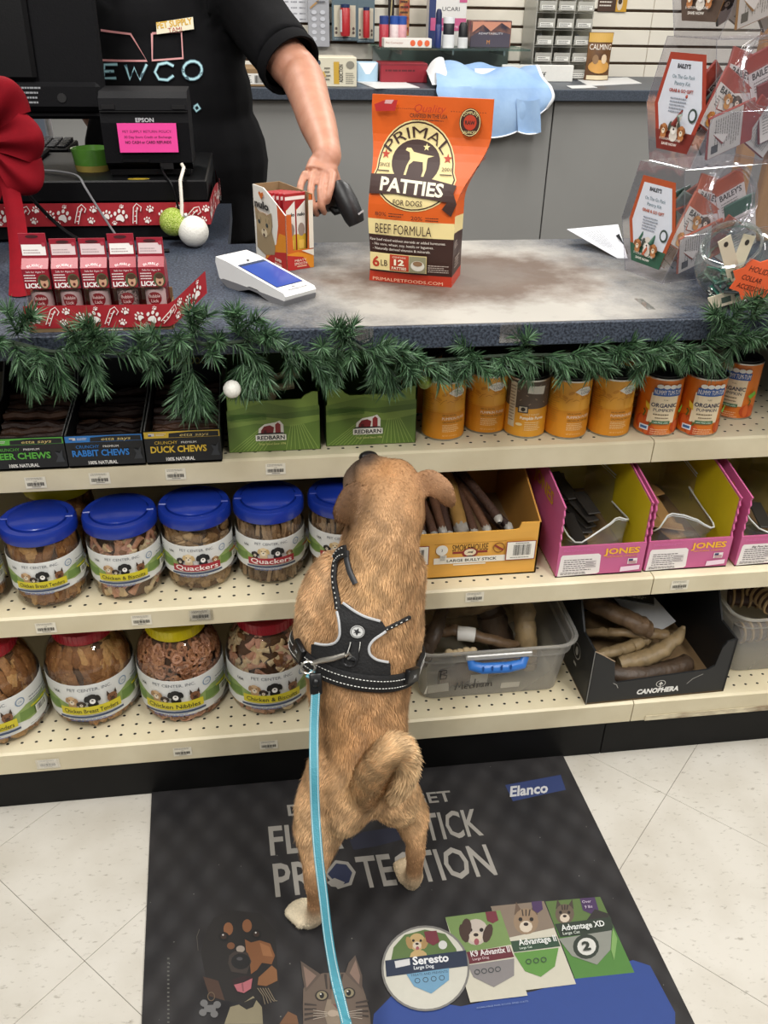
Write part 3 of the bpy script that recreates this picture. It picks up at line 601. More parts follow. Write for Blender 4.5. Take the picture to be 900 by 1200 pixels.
q = atZ(498, 496, .6632); can(q.x+.003, q.y+.075, 'logic', 'orange puree can hidden in the second row behind the green box', .3)
q = atZ(735, 492, .6632); can(q.x+.01, q.y+.055, 'logic', 'orange can in shadow behind the gap at the shelf seam', .3)
for px, py, lab, rot in ((775, 512, 'organic pumpkin can with tomato-red label, left of the front pair', -.22), (825, 512, 'organic pumpkin can with tomato-red label, right of the front pair', -.22), (867, 492, 'organic pumpkin can standing alone further back on the right', -.75)):
    q = atZ(px, py, .6632); can(q.x, q.y+.0375, 'nummy', lab, rot, 'organic pumpkin cans')
# ---------------------------------------------------------------- bully stick box
yb = mat('box_amber', '#dfa648', .5, noise=(16, .15), stretch=(1, 1, 6)); ybi = mat('box_amber_inside', '#b88338', .7, noise=(16, .2)); clr = mat('stick_wrap', '#8f8b84', .15, noise=(60, .3))
def bully_box():
    x0, x1, Y, z = .205, .467, 1.278, .4332; w = x1-x0; r = empty('bully_stick_box', ((x0+x1)/2, Y, z), 0, 'amber cardboard box of wrapped bully sticks beside the dog', 'display box'); D = .30; H = .11; hf = .096
    MB().prism([(-w/2, 0), (w/2, 0), (w/2, H), (w/2-.036, H), (w/2-.040, hf+.002), (w/2-.046, hf), (-w/2+.046, hf), (-w/2+.04, hf+.002), (-w/2+.036, H), (-w/2, H)], lambda u, v, q: (u, q, v), 0, .003, yb).build('front_panel', r)
    for s in (-1, 1):
        xx = s*(w/2-.0015); MB().prism([(0, 0), (D, 0), (D, .165), (.16, .165), (0, H)], lambda u, v, q: (xx+q, u, v), -.0015, .0015, ybi).build('side_panel', r)
    MB().box(-w/2, w/2, D-.003, D, 0, .165, ybi).build('back_panel', r); MB().box(-w/2, w/2, 0, D, 0, .003, kraft).build('base', r)
    p = Print(); cx = .004
    p.rect(cx-.066, .036, cx+.066, .0365, '#8a5a1e'); p.rect(cx-.066, .074, cx+.066, .0745, '#8a5a1e')
    p.text('SMOKEHOUSE', cx, .058, .0145, '#2c1a10', w=.066, bold=.012); p.rect(cx-.032, .0525, cx+.032, .057, '#8c3028'); p.ell(cx, .0535, .015, .0105, '#8c3028'); p.ell(cx, .0545, .011, .0075, '#e9d8b8'); p.poly([(cx-.006, .052), (cx-.003, .056), (cx+.004, .056), (cx+.006, .059), (cx+.004, .052), (cx+.002, .054), (cx-.003, .054)], '#2c1a10'); p.ell(cx, .0455, .006, .0025, '#2c1a10')
    p.rect(cx-.066, .0325, cx+.066, .0455, '#e9e4d6'); p.text('LARGE BULLY STICK', cx+.004, .0362, .0058, '#1c1c1c', w=.092, bold=.02); p.rect(cx-.03, .0285, cx+.03, .0315, '#efe8d4')
    p.ell(cx-.052, .0625, .011, .011, '#e9e6dc', 16); p.text('3', cx-.052, .0595, .006, '#4a4a4a'); p.rect(cx-.055, .040, cx-.043, .052, '#dedbd0'); p.lines(cx-.054, .041, cx-.044, .051, 4, '#6a6a66')
    p.ring(cx+.052, .0625, .011, .011, .002, '#8a5a1e', 16); p.poly([(cx+.043, .066), (cx+.0455, .069), (cx+.062, .058), (cx+.0595, .055)], '#8c3028')
    for s in (-1, 1):
        a = s*.098; p.rect(a-.0285, .034, a+.0265, .0745, '#8c3028'); p.rect(a-.027, .0355, a+.025, .073, '#ece8de'); p.bars(a-.015, .044, a+.018, .067, 24); p.lines(a-.012, .0685, a+.014, .072, 1, '#4a4a48'); p.lines(a-.02, .038, a+.02, .042, 1, '#8a8a86')
    p.build('front_print', face_front(0), r)
    rnd = random.Random(5); 
    for k, (px_, lean, big) in enumerate(((-.105, 0, 0), (-.085, .05, 0), (-.063, -.02, 0), (-.045, .02, 0), (-.03, .0, 0), (-.008, -.03, 1), (.014, -.08, 0), (.034, -.16, 0), (.052, -.25, 0), (.075, -.42, 0), (-.075, .1, 0), (.0, -.1, 0), (.092, -.5, 0))):
        z0 = .082+(.012 if big else 0)-(.02 if k > 9 else 0)+.012*rnd.random()+(.02 if k in (8, ) else 0); rad = .0135 if big else .0082
        m = mat('bully_tan', '#8f6d3a', .45, noise=(60, .4), coat=.5) if big else chewd[k % 4]
        pts = [(px_+lean*.28*t+.003*math.sin(6*t+k), .018+.26*t, z0+.045*t+.004*math.sin(5*t)) for t in [i/7 for i in range(8)]]
        s_ = MB().tube(pts, [rad*(.9+.2*rnd.random()) for _ in pts], m, 9).build('bully_stick', r)
        b = MB().tube([(pts[0][0], .006, z0-.004), (pts[0][0], .012, z0-.001), (pts[0][0], .022, z0)], [rad*.5, rad*1.0, rad*1.04], clr, 8, caps=False)
        b.build('wrapper_end', s_)
bully_box()
# ---------------------------------------------------------------- pink jerky boxes with zip bags
pk = mat('box_pink', '#c4608f', .45, noise=(18, .1)); yl = mat('box_yellow_inside', '#c9b312', .6, noise=(14, .2)); bagm = clear('zip_bag', '#eef0f0', gloss=.07, rough=.12, opacity=.10); zipm = mat('zip_seal', '#cfd2d0', .35, noise=(60, .1))
jer = {'dark': [mat('jerky_dark_%d' % i, h, .55, noise=(80, .4)) for i, h in enumerate(('#33302c', '#403a34', '#2a2623'))], 'tan': [mat('jerky_tan_%d' % i, h, .6, noise=(50, .35), stretch=(1, .2, 1)) for i, h in enumerate(('#a8814f', '#8f6a3e', '#b8925f'))]}
def jerky_box(x0, x1, Y, label, kind, seed, title=None):
    w = x1-x0; r = empty('jerky_box', ((x0+x1)/2, Y, .4332), 0, label, 'display box', 'pink jerky boxes on the middle shelf'); D = .32; hf = .066; t = .003
    MB().box(-w/2, w/2, 0, t, 0, hf, pk).build('front_panel', r)
    nz = 10; edge = [(.001+(.004 if i % 2 else 0), hf+.082*i/nz) for i in range(nz+1)]
    prof = [(0, 0), (D, 0), (D, .168), (.11, .168), (edge[-1][0], edge[-1][1])]+edge[::-1]
    for s in (-1, 1):
        xx = s*(w/2-t/2-.0005); o = MB().prism(prof, lambda u, v, q: (xx+q, u, v), -t/2, t/2, pk); o.build('side_panel', r)
        xi = xx-s*(t/2+.0004); MB().prism([(.006, .003), (D-.004, .003), (D-.004, .165), (.112, .165), (.007, hf+.078)], lambda u, v, q: (xi+q, u, v), -.0002, .0002, yl).build('lining', r)
    MB().box(-w/2, w/2, D-t, D, 0, .168, yl).build('back_panel', r); MB().box(-w/2, w/2, 0, D, 0, t, kraft).build('base', r)
    p = Print(); e = w/2
    p.poly([(-e*.96, .002), (-e*.05, .004), (-.0, .007), (-e*.02, .044), (-e*.08, .048), (-e*.90, .048), (-e*.93, .044)], '#ece6e4')
    if title: p.text(title, -e*.45, .040, .0042, '#241a1e', w=.04, shear=.2, bold=.02)
    p.lines(-e*.85, .012, -e*.15, .039, 6, '#5a5054'); p.rect(-e*.35, .018, -e*.1, .034, '#d8d0d0'); p.lines(-e*.34, .019, -e*.11, .033, 5, '#6a6064'); p.lines(-e*.9, .005, -e*.2, .011, 2, '#3a3034')
    p.text('JONES', e*.45, .046, .0125, '#eeb32c', w=.068, bold=.035); p.text('NATURAL CHEWS', e*.46, .0385, .0038, '#e09a2c', w=.058, bold=.01)
    p.rect(e*.62, .022, e*.84, .034, '#eee6e6'); p.rect(e*.64, .028, e*.74, .033, '#2e3f6a'); 
    for k in range(3): p.rect(e*.64, .0232+.0022*k, e*.82, .0242+.0022*k, '#a03a44'); p.layer -= 1
    p.layer += 1; p.poly([(e*.47, .006), (e*.92, .009), (e*.92, .0185), (e*.48, .0165)], '#f0d8e8'); p.lines(-e*.9, .056, -e*.2, .062, 2, '#d670ac')
    p.build('front_print', face_front(0), r)
    # art on the outer left side
    q = Print(); f = face_quad((-w/2-.0006, .32, 0), (0, -1, 0), (0, 0, 1)); q.text('JONES', .20, .118, .026, '#c89a2a', w=.12, bold=.03); q.build('side_print', f, r)
    rnd = random.Random(seed); zt = .058 if kind == 'dark' else .05
    for k in range(10):
        L = .07+.03*rnd.random() if kind == 'dark' else .09; a = rnd.gauss(0, .3) if kind == 'dark' else rnd.choice((.0, .35, -.2, 1.4)); x = rnd.uniform(-.3, .3)*w; y = .06+.16*rnd.random(); z = .012+zt*k/10
        T = Matrix.Translation((x*.5, y+.03, z)) @ Matrix.Rotation(a, 4, 'Z') @ Matrix.Rotation(.12, 4, 'X')
        MB().box(-.013, .013, -L/2, L/2, 0, .004, rnd.choice(jer[kind]), .0015, T=T).build('jerky_strip', r)
    # loose clear bag with its zip seal standing open
    bm_ = MB(); N = 22
    def bagp(u, v):
        a = 2*math.pi*u; rx = w*.44*(1-.04*v); ry = .125; zz = .008+.118*v
        x = rx*math.copysign(abs(math.cos(a))**.6, math.cos(a)); y = .15+ry*math.copysign(abs(math.sin(a))**.6, math.sin(a))
        if v > .4 and math.sin(a) < 0: zz -= .045*(v-.4)/.6*(1-.3*math.cos(3*a+seed)); y -= .02*v*math.sin(4*a+seed)
        if v > .4: zz += .006*math.sin(5*a+seed)*v
        zz = min(zz, .158); y = max(y, .012)
        return (x, y, max(zz, .008))
    bm_.grid(bagp, 36, 10, bagm); bg_ = bm_.build('zip_bag', r)
    MB().tube([bagp(u/36, .985) for u in range(37)], .0016, zipm, 5, caps=False).tube([bagp(u/36, .93) for u in range(37)], .0009, zipm, 4, caps=False).build('zip_seal', bg_)
jerky_box(.499, .664, 1.258, 'pink jerky box with a dark-filled zip bag, next to the amber box', 'dark', 3)
jerky_box(.669, .831, 1.259, 'pink jerky box filled with tan jerky slabs', 'tan', 5)
jerky_box(.8475, 1.012, 1.258, 'pink jerky box cut off at the right edge, reading big paw', 'dark', 8, 'Big Paw Jerky')
# ---------------------------------------------------------------- clear tubs and black horn box on the bottom shelf
frost = clear('frosted_plastic', '#eceae6', gloss=.05, rough=.35, opacity=.20, milky='#dddcd8'); blueh = mat('blue_handle', '#2f6fc0', .35, noise=(30, .1))
hornm = [mat('horn_%d' % i, h, .5, noise=(45, .85), bump=(90, .6), stretch=(1, 1, .35)) for i, h in enumerate(('#6a533c', '#4a3a2c', '#7d6748', '#8f7a58'))]
def rrect(hx, hy, r, n=5):
    pts = []
    for cx, cy, a0 in ((hx-r, hy-r, 0), (-hx+r, hy-r, 90), (-hx+r, -hy+r, 180), (hx-r, -hy+r, 270)):
        pts += [(cx+r*math.cos(math.radians(a0+90*i/n)), cy+r*math.sin(math.radians(a0+90*i/n))) for i in range(n+1)]
    return pts
def tub(cx, Yf, hx, D, H, label, name='storage_tub'):
    r = empty(name, (cx, Yf+D/2, .1483), 0, label, 'tub'); hy = D/2; b = MB(); rings = []
    for z, dx, rr in ((.0, -.022, .02), (.003, -.016, .024), (H*.5, -.008, .03), (H-.03, -.004, .032), (H-.029, .002, .036), (H-.012, .004, .037), (H-.011, .0, .034), (H-.004, .001, .035), (H-.003, .012, .044), (H, .012, .044), (H, .006, .04), (H-.008, .003, .037)):
        rings.append([(x, y, z) for x, y in rrect(hx+dx, hy+dx, rr)])
    n = len(rings[0]); vs = [v for q in rings for v in q]; fs = [(i*n+k, i*n+(k+1) % n, (i+1)*n+(k+1) % n, (i+1)*n+k) for i in range(len(rings)-1) for k in range(n)]; fs.append(tuple(range(n))[::-1])
    b.add(vs, fs, frost, True); b.build('tub_body', r); return r
def horn(parent, pts, rs, k, name='antler_piece', n=12):
    rq = random.Random(int(pts[0][0]*1e4)+k*17); P = [Vector(p) for p in pts]; op = []; orr = []; sub = 8
    for i in range(len(P)-1):
        a, b, c, d = max(i-1, 0), i, i+1, min(i+2, len(P)-1)
        for j in range(sub):
            t = j/sub; op.append(.5*((2*P[b])+(P[c]-P[a])*t+(2*P[a]-5*P[b]+4*P[c]-P[d])*t*t+(3*P[b]-P[a]-3*P[c]+P[d])*t**3)+Vector((rq.gauss(0, 1), rq.gauss(0, 1), rq.gauss(0, 1)))*.0012); orr.append((rs[b]*(1-t)+rs[c]*t)*(.93+.14*rq.random()))
    return MB().tube(op+[P[-1]], orr+[rs[-1]*.6], hornm[k % 4], n, flat=.8).build(name, parent)
t1 = tub(.403, 1.252, .155, .30, .135, 'frosted plastic tub marked medium in black pen, with a blue handle', 'storage_tub')
fy = -.146
hd = MB().tube([(-.052, fy-.004, .112), (-.05, fy-.011, .1), (-.03, fy-.014, .094), (.02, fy-.014, .092), (.05, fy-.012, .096), (.056, fy-.004, .108)], [.008, .010, .0105, .0105, .010, .008], blueh, 10, flat=.7).build('handle', t1)
hb = MB()
for x in (-.03, -.012, .006, .024): hb.box(x-.0012, x+.0012, fy-.0235, fy-.02, .094, .104, mat('blue_rib', '#1f4f96', .4, noise=(30, .1)))
hb.build('grip_rib', hd)
MB().box(-.062, .068, fy-.012, fy+.0, .112, .124, clear('frosted_rim', '#f4f4f2', gloss=.10, rough=.3, opacity=.45, milky='#d5d4d0'), .002).build('handle_bracket', t1)
fpw = lambda u, v, q: (u, fy-.0012+.012*(1-min(v/.07, 1))-q, v)
pw = Print(.0003); K = '#2c2728'
def hand_write(p, x, y, s, strokes, w=.0024):
    for st in strokes: p.stroke([(x+a*s, y+b*s) for a, b in st], w, K); p.layer -= 1
    p.layer += 1
hand_write(pw, -.075, .025, .026, [[(0, 0), (.12, .9), (.28, .25), (.48, 1.0), (.55, .05)], [(.7, .3), (1.0, .38), (.92, .6), (.74, .5), (.72, .15), (.95, .08)], [(1.35, .15), (1.15, .1), (1.1, .4), (1.3, .5), (1.38, .3)], [(1.46, 1.15), (1.42, .1)], [(1.68, .55), (1.66, .1)], [(1.69, .8), (1.71, .85)], [(1.9, .6), (1.88, .2), (2.05, .12), (2.15, .6), (2.18, .15)], [(2.36, .15), (2.38, .55), (2.5, .55), (2.55, .15), (2.56, .5), (2.75, .6), (2.8, .15)]])
pw.build('pen_word', fpw, t1); pw = Print(.0003)
hand_write(pw, -.112, .062, .026, [[(.15, .0), (.2, .9)], [(.0, .85), (.6, .9), (.62, .6), (.2, .5), (.65, .35), (.6, .0), (.1, .0)]])
pw.build('pen_letter', fpw, t1); pw = Print(.0001); fpw = lambda u, v, q: (u, fy+.006+.012*(1-min(v/.07, 1))-q, v)
pw.rect(-.045, .034, -.01, .06, '#d9d7d0'); pw.build('paper_label', fpw, t1); pw = Print(.0001); pw.rect(.02, .012, .058, .028, '#dddbd4'); pw.build('paper_label', fpw, t1); pw = Print(.0001); pw.poly([(-.155+.02, .012), (-.085, .016), (-.088, .042), (-.13, .036)], '#d2d0ca')
pw.build('paper_label', fpw, t1, )
rnd = random.Random(12)
horn(t1, [(-.15, -.02, .085), (-.1, -.06, .112), (-.04, -.08, .118), (.02, -.10, .104), (.06, -.09, .09)], [.016, .015, .013, .012, .006], 0)
horn(t1, [(-.145, -.10, .06), (-.135, -.11, .1), (-.11, -.09, .135), (-.08, -.02, .16)], [.016, .017, .016, .01], 1)
horn(t1, [(-.09, .05, .1), (-.06, .0, .125), (-.01, -.03, .15), (.05, -.02, .165)], [.03, .028, .026, .02], 2)
horn(t1, [(.085, -.085, .03), (.083, -.06, .1), (.08, -.01, .165)], [.026, .027, .026], 3, n=14)
horn(t1, [(.05, -.03, .03), (.02, -.02, .11), (.0, .0, .16)], [.032, .034, .028], 1)
horn(t1, [(-.1, -.1, .02), (-.02, -.09, .03), (.09, -.07, .03)], [.02, .025, .02], 0); horn(t1, [(-.09, .08, .03), (.02, .06, .06), (.1, .07, .05)], [.03, .04, .03], 3)
for i in range(5): MB().ball((-.085+.012*i+.004*rnd.random(), -.1, .085+.006*rnd.random()), (.009, .007, .008), mat('rawhide_bone', '#cdb791'), 8, 6).build('bone_knuckle', t1)
MB().tube([(-.062, -.078, .1165), (-.044, -.083, .1175), (-.03, -.086, .116)], .0148, ink('#d4d2cc'), 12, caps=False).build('paper_band', t1)
t2 = tub(1.070, 1.262, .175, .32, .155, 'frosted plastic tub with ringed windpipe chews at the right edge', 'storage_tub'); trm = mat('trachea_dark', '#3c2318', .5, noise=(60, .5)); trr = mat('trachea_ring', '#a58a62', .5, noise=(60, .4))
def trachea(parent, p0, p1, r, n=14):
    p0, p1 = Vector(p0), Vector(p1); c = MB().tube([p0, p0.lerp(p1, .5)+Vector((0, 0, .012)), p1], r*.9, trm, 10).build('windpipe_chew', parent)
    b = MB(); d = (p1-p0).normalized(); q = d.to_track_quat('Z', 'Y').to_matrix().to_4x4()
    for i in range(n):
        t = (i+.5)/n; c_ = p0.lerp(p1, t)+Vector((0, 0, .012*(1-abs(2*t-1)))); b.lathe([(r*.88, -.0028), (r*1.08, -.002), (r*1.08, .002), (r*.88, .0028)], trr, 14, T=Matrix.Translation(c_) @ q)
    b.build('cartilage_ring', c)
trachea(t2, (-.06, .10, .150), (.05, -.06, .150), .022); trachea(t2, (.02, .12, .150), (.11, -.05, .148), .022); trachea(t2, (-.11, .08, .12), (-.06, -.09, .12), .02); trachea(t2, (-.12, -.02, .1), (.1, -.1, .1), .02); trachea(t2, (-.1, .1, .07), (.12, .05, .08), .022); trachea(t2, (-.12, -.08, .05), (.12, -.09, .05), .022)
def canophera():
    r = empty('horn_box', (.729, 1.222, .1483), .02, 'black open cardboard box of horns and antlers with white lettering', 'display box'); w = .292; D = .29; hf = .058; H = .135; t = .004
    fr = [(-w/2, 0), (w/2, 0), (w/2, H), (w/2-.02, H-.006), (w/2-.028, H-.02), (w/2-.034, hf+.012), (w/2-.046, hf+.004), (-w/2+.058, hf-.008), (-w/2+.052, hf+.0), (-w/2+.045, H-.03), (-w/2+.008, H-.006), (-w/2, H)]
    MB().prism(fr, lambda u, v, q: (u, q, v), 0, t, trayb).build('front_panel', r)
    for s in (-1, 1):
        xx = s*(w/2-t/2); MB().prism([(0, 0), (D, 0), (D, .20), (.10, .19), (.06, H), (0, H)], lambda u, v, q: (xx+q, u, v), -t/2, t/2, trayb).build('side_panel', r)
    MB().box(-w/2, w/2, D-t, D, 0, .20, trayb).build('back_panel', r); MB().box(-w/2, w/2, 0, D, 0, t, kraft).build('base', r)
    MB().tube([(-w/2+.001, -.0005, 0), (-w/2+.001, -.0005, H)], .001, ink('#8a8a86'), 4).tube([(-w/2+.001, 0, H), (-w/2+.02, .0, H-.012), (-w/2+.045, 0, H-.03)], .0011, ink('#a08a70'), 4).build('torn_edge', r)
    p = Print(); p.text('CANOPHERA', .002, .0145, .0125, '#f0efec', w=.088, bold=.045, shear=.12); p.ring(.005, .0375, .010, .0085, .0012, '#d8d6d0', 16); p.rect(.004, .0285, .006, .037, '#d8d6d0'); p.poly([(.000, .036), (.005, .043), (.010, .036)], '#d8d6d0')
    p.build('front_print', face_front(0), r); p = Print(); p.stroke([(-w/2+.05, .05), (-w/2+.058, .045), (-w/2+.062, .036)], .0012, '#b9b7b2'); p.build('scratch', face_front(0), r); p = Print(); p.stroke([(w/2-.085, .03), (w/2-.075, .042), (w/2-.055, .052)], .001, '#b9b7b2'); p.build('scratch', face_front(0), r, )
    q = Print(); f = face_quad((-w/2-.0004, .29, 0), (0, -1, 0), (0, 0, 1)); q.ring(.215, .075, .018, .018, .0018, '#aaa8a2', 20); q.ell(.215, .075, .007, .01, '#aaa8a2'); q.rect(.208, .04, .222, .046, '#aaa8a2'); q.build('side_print', f, r)
    horn(r, [(-.10, .07, .065), (-.05, .075, .07), (-.0, .09, .075), (.02, .1, .08)], [.012, .014, .015, .006], 3, 'horn_chew'); horn(r, [(-.11, .15, .06), (-.06, .11, .085), (0, .09, .092), (.05, .085, .086)], [.01, .012, .012, .014], 2, 'horn_chew')
    horn(r, [(-.06, .06, .045), (.01, .06, .06), (.06, .075, .085), (.085, .09, .1)], [.018, .02, .015, .004], 3, 'horn_chew'); horn(r, [(-.12, .2, .12), (-.09, .16, .13), (-.03, .1, .12), (.01, .09, .10)], [.02, .024, .022, .02], 0, 'horn_chew', 12)
    horn(r, [(-.11, .05, .035), (.0, .04, .03), (.1, .06, .03)], [.02, .022, .018], 1, 'horn_chew'); horn(r, [(-.1, .22, .14), (-.07, .2, .15), (-.03, .18, .15)], [.018, .022, .018], 1, 'horn_chew')
    T = Matrix.Translation((.02, .17, .105)) @ Matrix.Rotation(.5, 4, 'Z') @ Matrix.Rotation(.4, 4, 'X'); MB().box(-.045, .045, -.07, .07, 0, .0015, ink('#a9aaac'), T=T).build('paper_sheet', r)
    T = Matrix.Translation((-.03, .15, .15)) @ Matrix.Rotation(-.45, 4, 'Z') @ Matrix.Rotation(-.25, 4, 'X'); c = MB().box(-.06, .06, -.035, .035, 0, .002, trayb, T=T).build('card_flap', r)
    q = Print(); q.lines(-.03, -.02, .05, .01, 3, '#c9c8c4'); q.build('flap_print', lambda u, v, k: T @ Vector((u, v, .0024+k)), c)
canophera()
# ================================================================ things on the checkout counter
dk = mat('black_plastic', '#0a0a0c', .45, spec=.2, noise=(40, .25), bump=(300, .05)); dk2 = mat('black_plastic_matt', '#0c0c0f', .65, spec=.14, noise=(40, .2), bump=(250, .1)); white_pl = mat('white_plastic', '#e6e6e4', .3, noise=(30, .05)); grey_pl = mat('grey_plastic', '#77777a', .4, noise=(30, .1))
def paw_strip(p, x0, x1, z0, z1, seed):
    h = z1-z0; rnd = random.Random(seed); x = x0+h*.25; k = 0; Wt = '#efe9e4'
    while x < x1-h*.2:
        t = k % 4
        if t == 0: p.paw(x, z0+h*.45, h*.34, Wt, rnd.uniform(-.5, .5)); p.paw(min(x+h*.1, x1-.004), z0+h*.88, h*.11, Wt, .4)
        elif t == 1:
            a = rnd.uniform(-.6, .6); c, s = math.cos(a), math.sin(a); L = [(-.3, -.3), (-.05, -.02), (.2, .25), (.34, .3), (.38, .14), (.26, .06)]
            p.stroke([(x+(u*c-v*s)*h, z0+h*.5+(u*s+v*c)*h) for u, v in L], h*.2, Wt); p.stroke([(x+(u*c-v*s)*h, z0+h*.5+(u*s+v*c)*h) for u, v in L], h*.12, '#a31f2a')
            for q in range(3): u = -.2+.17*q; p.stroke([(x+((u-.05)*c-(u+.0)*s)*h, z0+h*.5+((u-.05)*s+(u+.0)*c)*h), (x+((u+.06)*c-(u-.05)*s)*h, z0+h*.5+((u+.06)*s+(u-.05)*c)*h)], h*.04, Wt); p.layer -= 1
            p.layer += 1
        elif t == 2: p.paw(x-h*.08, z0+h*.24, h*.18, Wt, -.3); p.paw(x+h*.1, z0+h*.76, h*.19, Wt, .3)
        else: p.paw(x, z0+h*.5, h*.24, Wt, rnd.uniform(-.8, .8)); p.paw(x+h*.3, z0+h*.12, h*.12, Wt)
        x += h*(.62 if t in (1, 3) else .7); k += 1
    return p
ribm = mat('ribbon_red', '#a31f2a', .6, noise=(60, .12))
# cash drawer
dr = empty('cash_drawer', (-.36, 2.03, ZC+.0005), 0, 'wide black cash drawer wrapped in red paw ribbon', 'cash drawer')
MB().box(-.26, .256, -.2, .15, .076, .116, dk, .003).build('drawer_front', dr); MB().box(-.26, .25, -.195, .15, 0.004, .075, dk2, .003).build('drawer_body', dr)
for x in (-.22, .22):
    for y in (-.16, .12): MB().lathe([(0, 0), (.012, 0), (.012, .004), (0, .004)], dk2, 10, c=(x, y, 0)).build('foot', dr)
rb = MB().box(-.262, .258, -.2025, -.2015, .032, .075, ribm).build('paw_ribbon', dr)
paw_strip(Print(), -.25, .256, .033, .074, 3).build('ribbon_print', face_front(-.2025), rb)
rs = MB().grid(lambda u, v: (.2585+.012*math.sin(3.1*u), -.2025+.33*u, .032+.043*v+.012*u+.012*math.sin(6*u)), 14, 4, ribm).build('ribbon_side', dr)
paw_strip(Print(), 0, .3, .033, .074, 9).build('ribbon_print', lambda a, b, w: (.2595+.012*math.sin(3.1*a/.33)+w, -.2025+a, b+.012*a/.33+.012*math.sin(6*a/.33)), rs)
p = Print(); p.ell(.125, -.183, .021, .0095, '#b59a2a', 20); p.ring(.125, -.183, .017, .0072, .001, '#4a3c10', 18); p.text('*', .125, -.187, .006, '#3a2f10'); p.build('sticker', lambda u, v, w: (u, v, .116+w), dr)
# receipt printer with pink sign
pn = empty('receipt_printer', (-.213, 1.93, ZC+.1168), .02, 'black receipt printer with a bright pink return policy sign', 'printer'); w = .082
prof = [(-.075, .028), (-.078, .10), (-.074, .118), (-.076, .122), (-.07, .142), (-.05, .152), (.06, .152), (.075, .13), (.075, .012), (-.05, .012), (-.06, .022)]
MB().prism(prof, lambda u, v, q: (q, u, v), -w, w, dk2).build('housing', pn)
MB().box(-w+.004, w-.004, -.06, .07, .004, .014, dk).build('base', pn); MB().box(-w+.001, w-.001, -.0795, -.076, .119, .1205, ink('#050506')).build('lid_seam', pn)
for x in (-.065, .065): MB().box(x-.012, x+.012, -.0775, -.074, .124, .131, ink('#08080a')).build('latch', pn)
MB().box(-.05, .0, -.0775, -.07, .03, .036, dk).build('cable_port', pn); MB().box(.02, .045, -.074, -.06, .016, .03, ink('#050506')).build('cable_port', pn)
for x in (-.06, .06): MB().box(x-.014, x+.014, -.055, -.03, 0, .006, dk).build('foot', pn)
MB().box(-.052, .058, -.0822, -.0812, .048, .100, mat('neon_pink_card', '#f0489f', .5, noise=(40, .06)), T=Matrix.Rotation(0, 4, 'Y')).build('pink_sign', pn)
p = Print(); K = '#4a1030'; p.text('PET SUPPLY RETURN POLICY:', .003, .083, .0048, K, w=.092); p.text('30 Day Store Credit or Exchange', .003, .0735, .0046, K, w=.088); p.text('NO CASH or CARD REFUNDS', .003, .064, .0052, K, w=.086, bold=.015); p.build('sign_print', face_front(-.0822), pn)
p = Print(); p.text('EPSON', 0, .1015, .0075, '#b9bbbf', w=.034, bold=.03); p.build('maker_name', face_front(-.0782), pn)
def cord(name, pts, r, m, label, cat='cable', n=6, smooth=8):
    P = [Vector(q) for q in pts]; out = []
    for i in range(len(P)-1):
        a, b, c, d = P[max(i-1, 0)], P[i], P[i+1], P[min(i+2, len(P)-1)]
        for k in range(smooth):
            t = k/smooth; out.append(.5*((2*b)+(c-a)*t+(2*a-5*b+4*c-d)*t*t+(3*b-a-3*c+d)*t**3))
    out.append(P[-1]); o = MB().tube(out, r, m, n).build(name); return tag(o, label, cat)
DT = ZC+.1168
cord('printer_cable', [(-.19, 1.862, DT+.02), (-.185, 1.835, DT+.012), (-.17, 1.822, DT-.01), (-.16, 1.82, DT-.06), (-.155, 1.815, ZC+.06)], .0026, dk, 'black cable hanging from the back of the receipt printer')
# hanging ornaments
on = empty('bauble_pair', (-.15, 1.795, ZC), 0, 'glittery green bauble and white bauble hanging on a white cord', 'ornament')
MB().ball((-.022, -.002, .046), .0265, mat('green_glitter', '#8fae22', .35, .2, noise=(420, .9), hex2='#dfe88a', bump=(500, .9)), 24, 16).build('green_bauble', on)
MB().ball((.016, -.014, .030), .0295, mat('white_glitter', '#e8e6de', .4, noise=(300, .2), bump=(400, .4)), 24, 16, T=Matrix.Translation((0, 0, 0))).build('white_bauble', on)
MB().lathe([(.005, 0), (.005, .006), (.003, .009), (0, .01)], mat('bauble_cap', '#c9c9c4', .3, .8, noise=(60, .1)), 12, c=(.004, -.012, .055)).build('bauble_cap', on)
MB().tube([(-.004, -.012, .058), (-.002, -.005, .08), (-.002, .01, .12), (.004, .05, .137), (.0, .06, .142)], .0034, ink('#d8d2c6'), 8).build('white_cord', on)
# monitor, keyboard, bowl
mo = empty('monitor', (-.56, 2.09, DT), 0, 'black monitor seen from behind at the top left', 'monitor')
T = Matrix.Translation((0, 0, .235)) @ Matrix.Rotation(-.10, 4, 'X')
MB().box(-.25, .25, -.012, .012, -.155, .23, dk2, .006, T=T).build('panel', mo); MB().box(-.243, .243, -.03, -.012, -.14, -.085, dk2, .01, T=T).build('lower_bulge', mo); MB().box(-.2, .12, -.03, -.012, -.085, .23, dk, .008, T=T).build('back_cover', mo)
MB().box(-.05, .03, -.01, .02, .0, .2, dk).build('neck', mo); MB().box(-.12, .10, -.06, .08, 0, .012, dk, .004).build('base', mo)
p = Print(); p.lines(.075, -.128, .13, -.092, 4, '#8a8c90'); p.ell(.083, -.103, .006, .006, '#9a9ca0'); p.build('back_print', lambda u, v, q: T @ Vector((u, -.0301-q, v)), mo)
MB().tube([T @ Vector((.165, -.032, -.115)), T @ Vector((.165, -.0295, -.115))], .009, ink('#0b0b0d'), 14).build('lock_slot', mo)
kb = empty('keyboard', (-.62, 2.33, DT-.02), 0, 'black keyboard behind the cash drawer under the monitor', 'keyboard')
MB().box(-.18, .18, -.07, .07, 0, .016, dk, .003).build('keyboard_case', kb); keym = mat('key_cap', '#26272b', .5, noise=(60, .2))
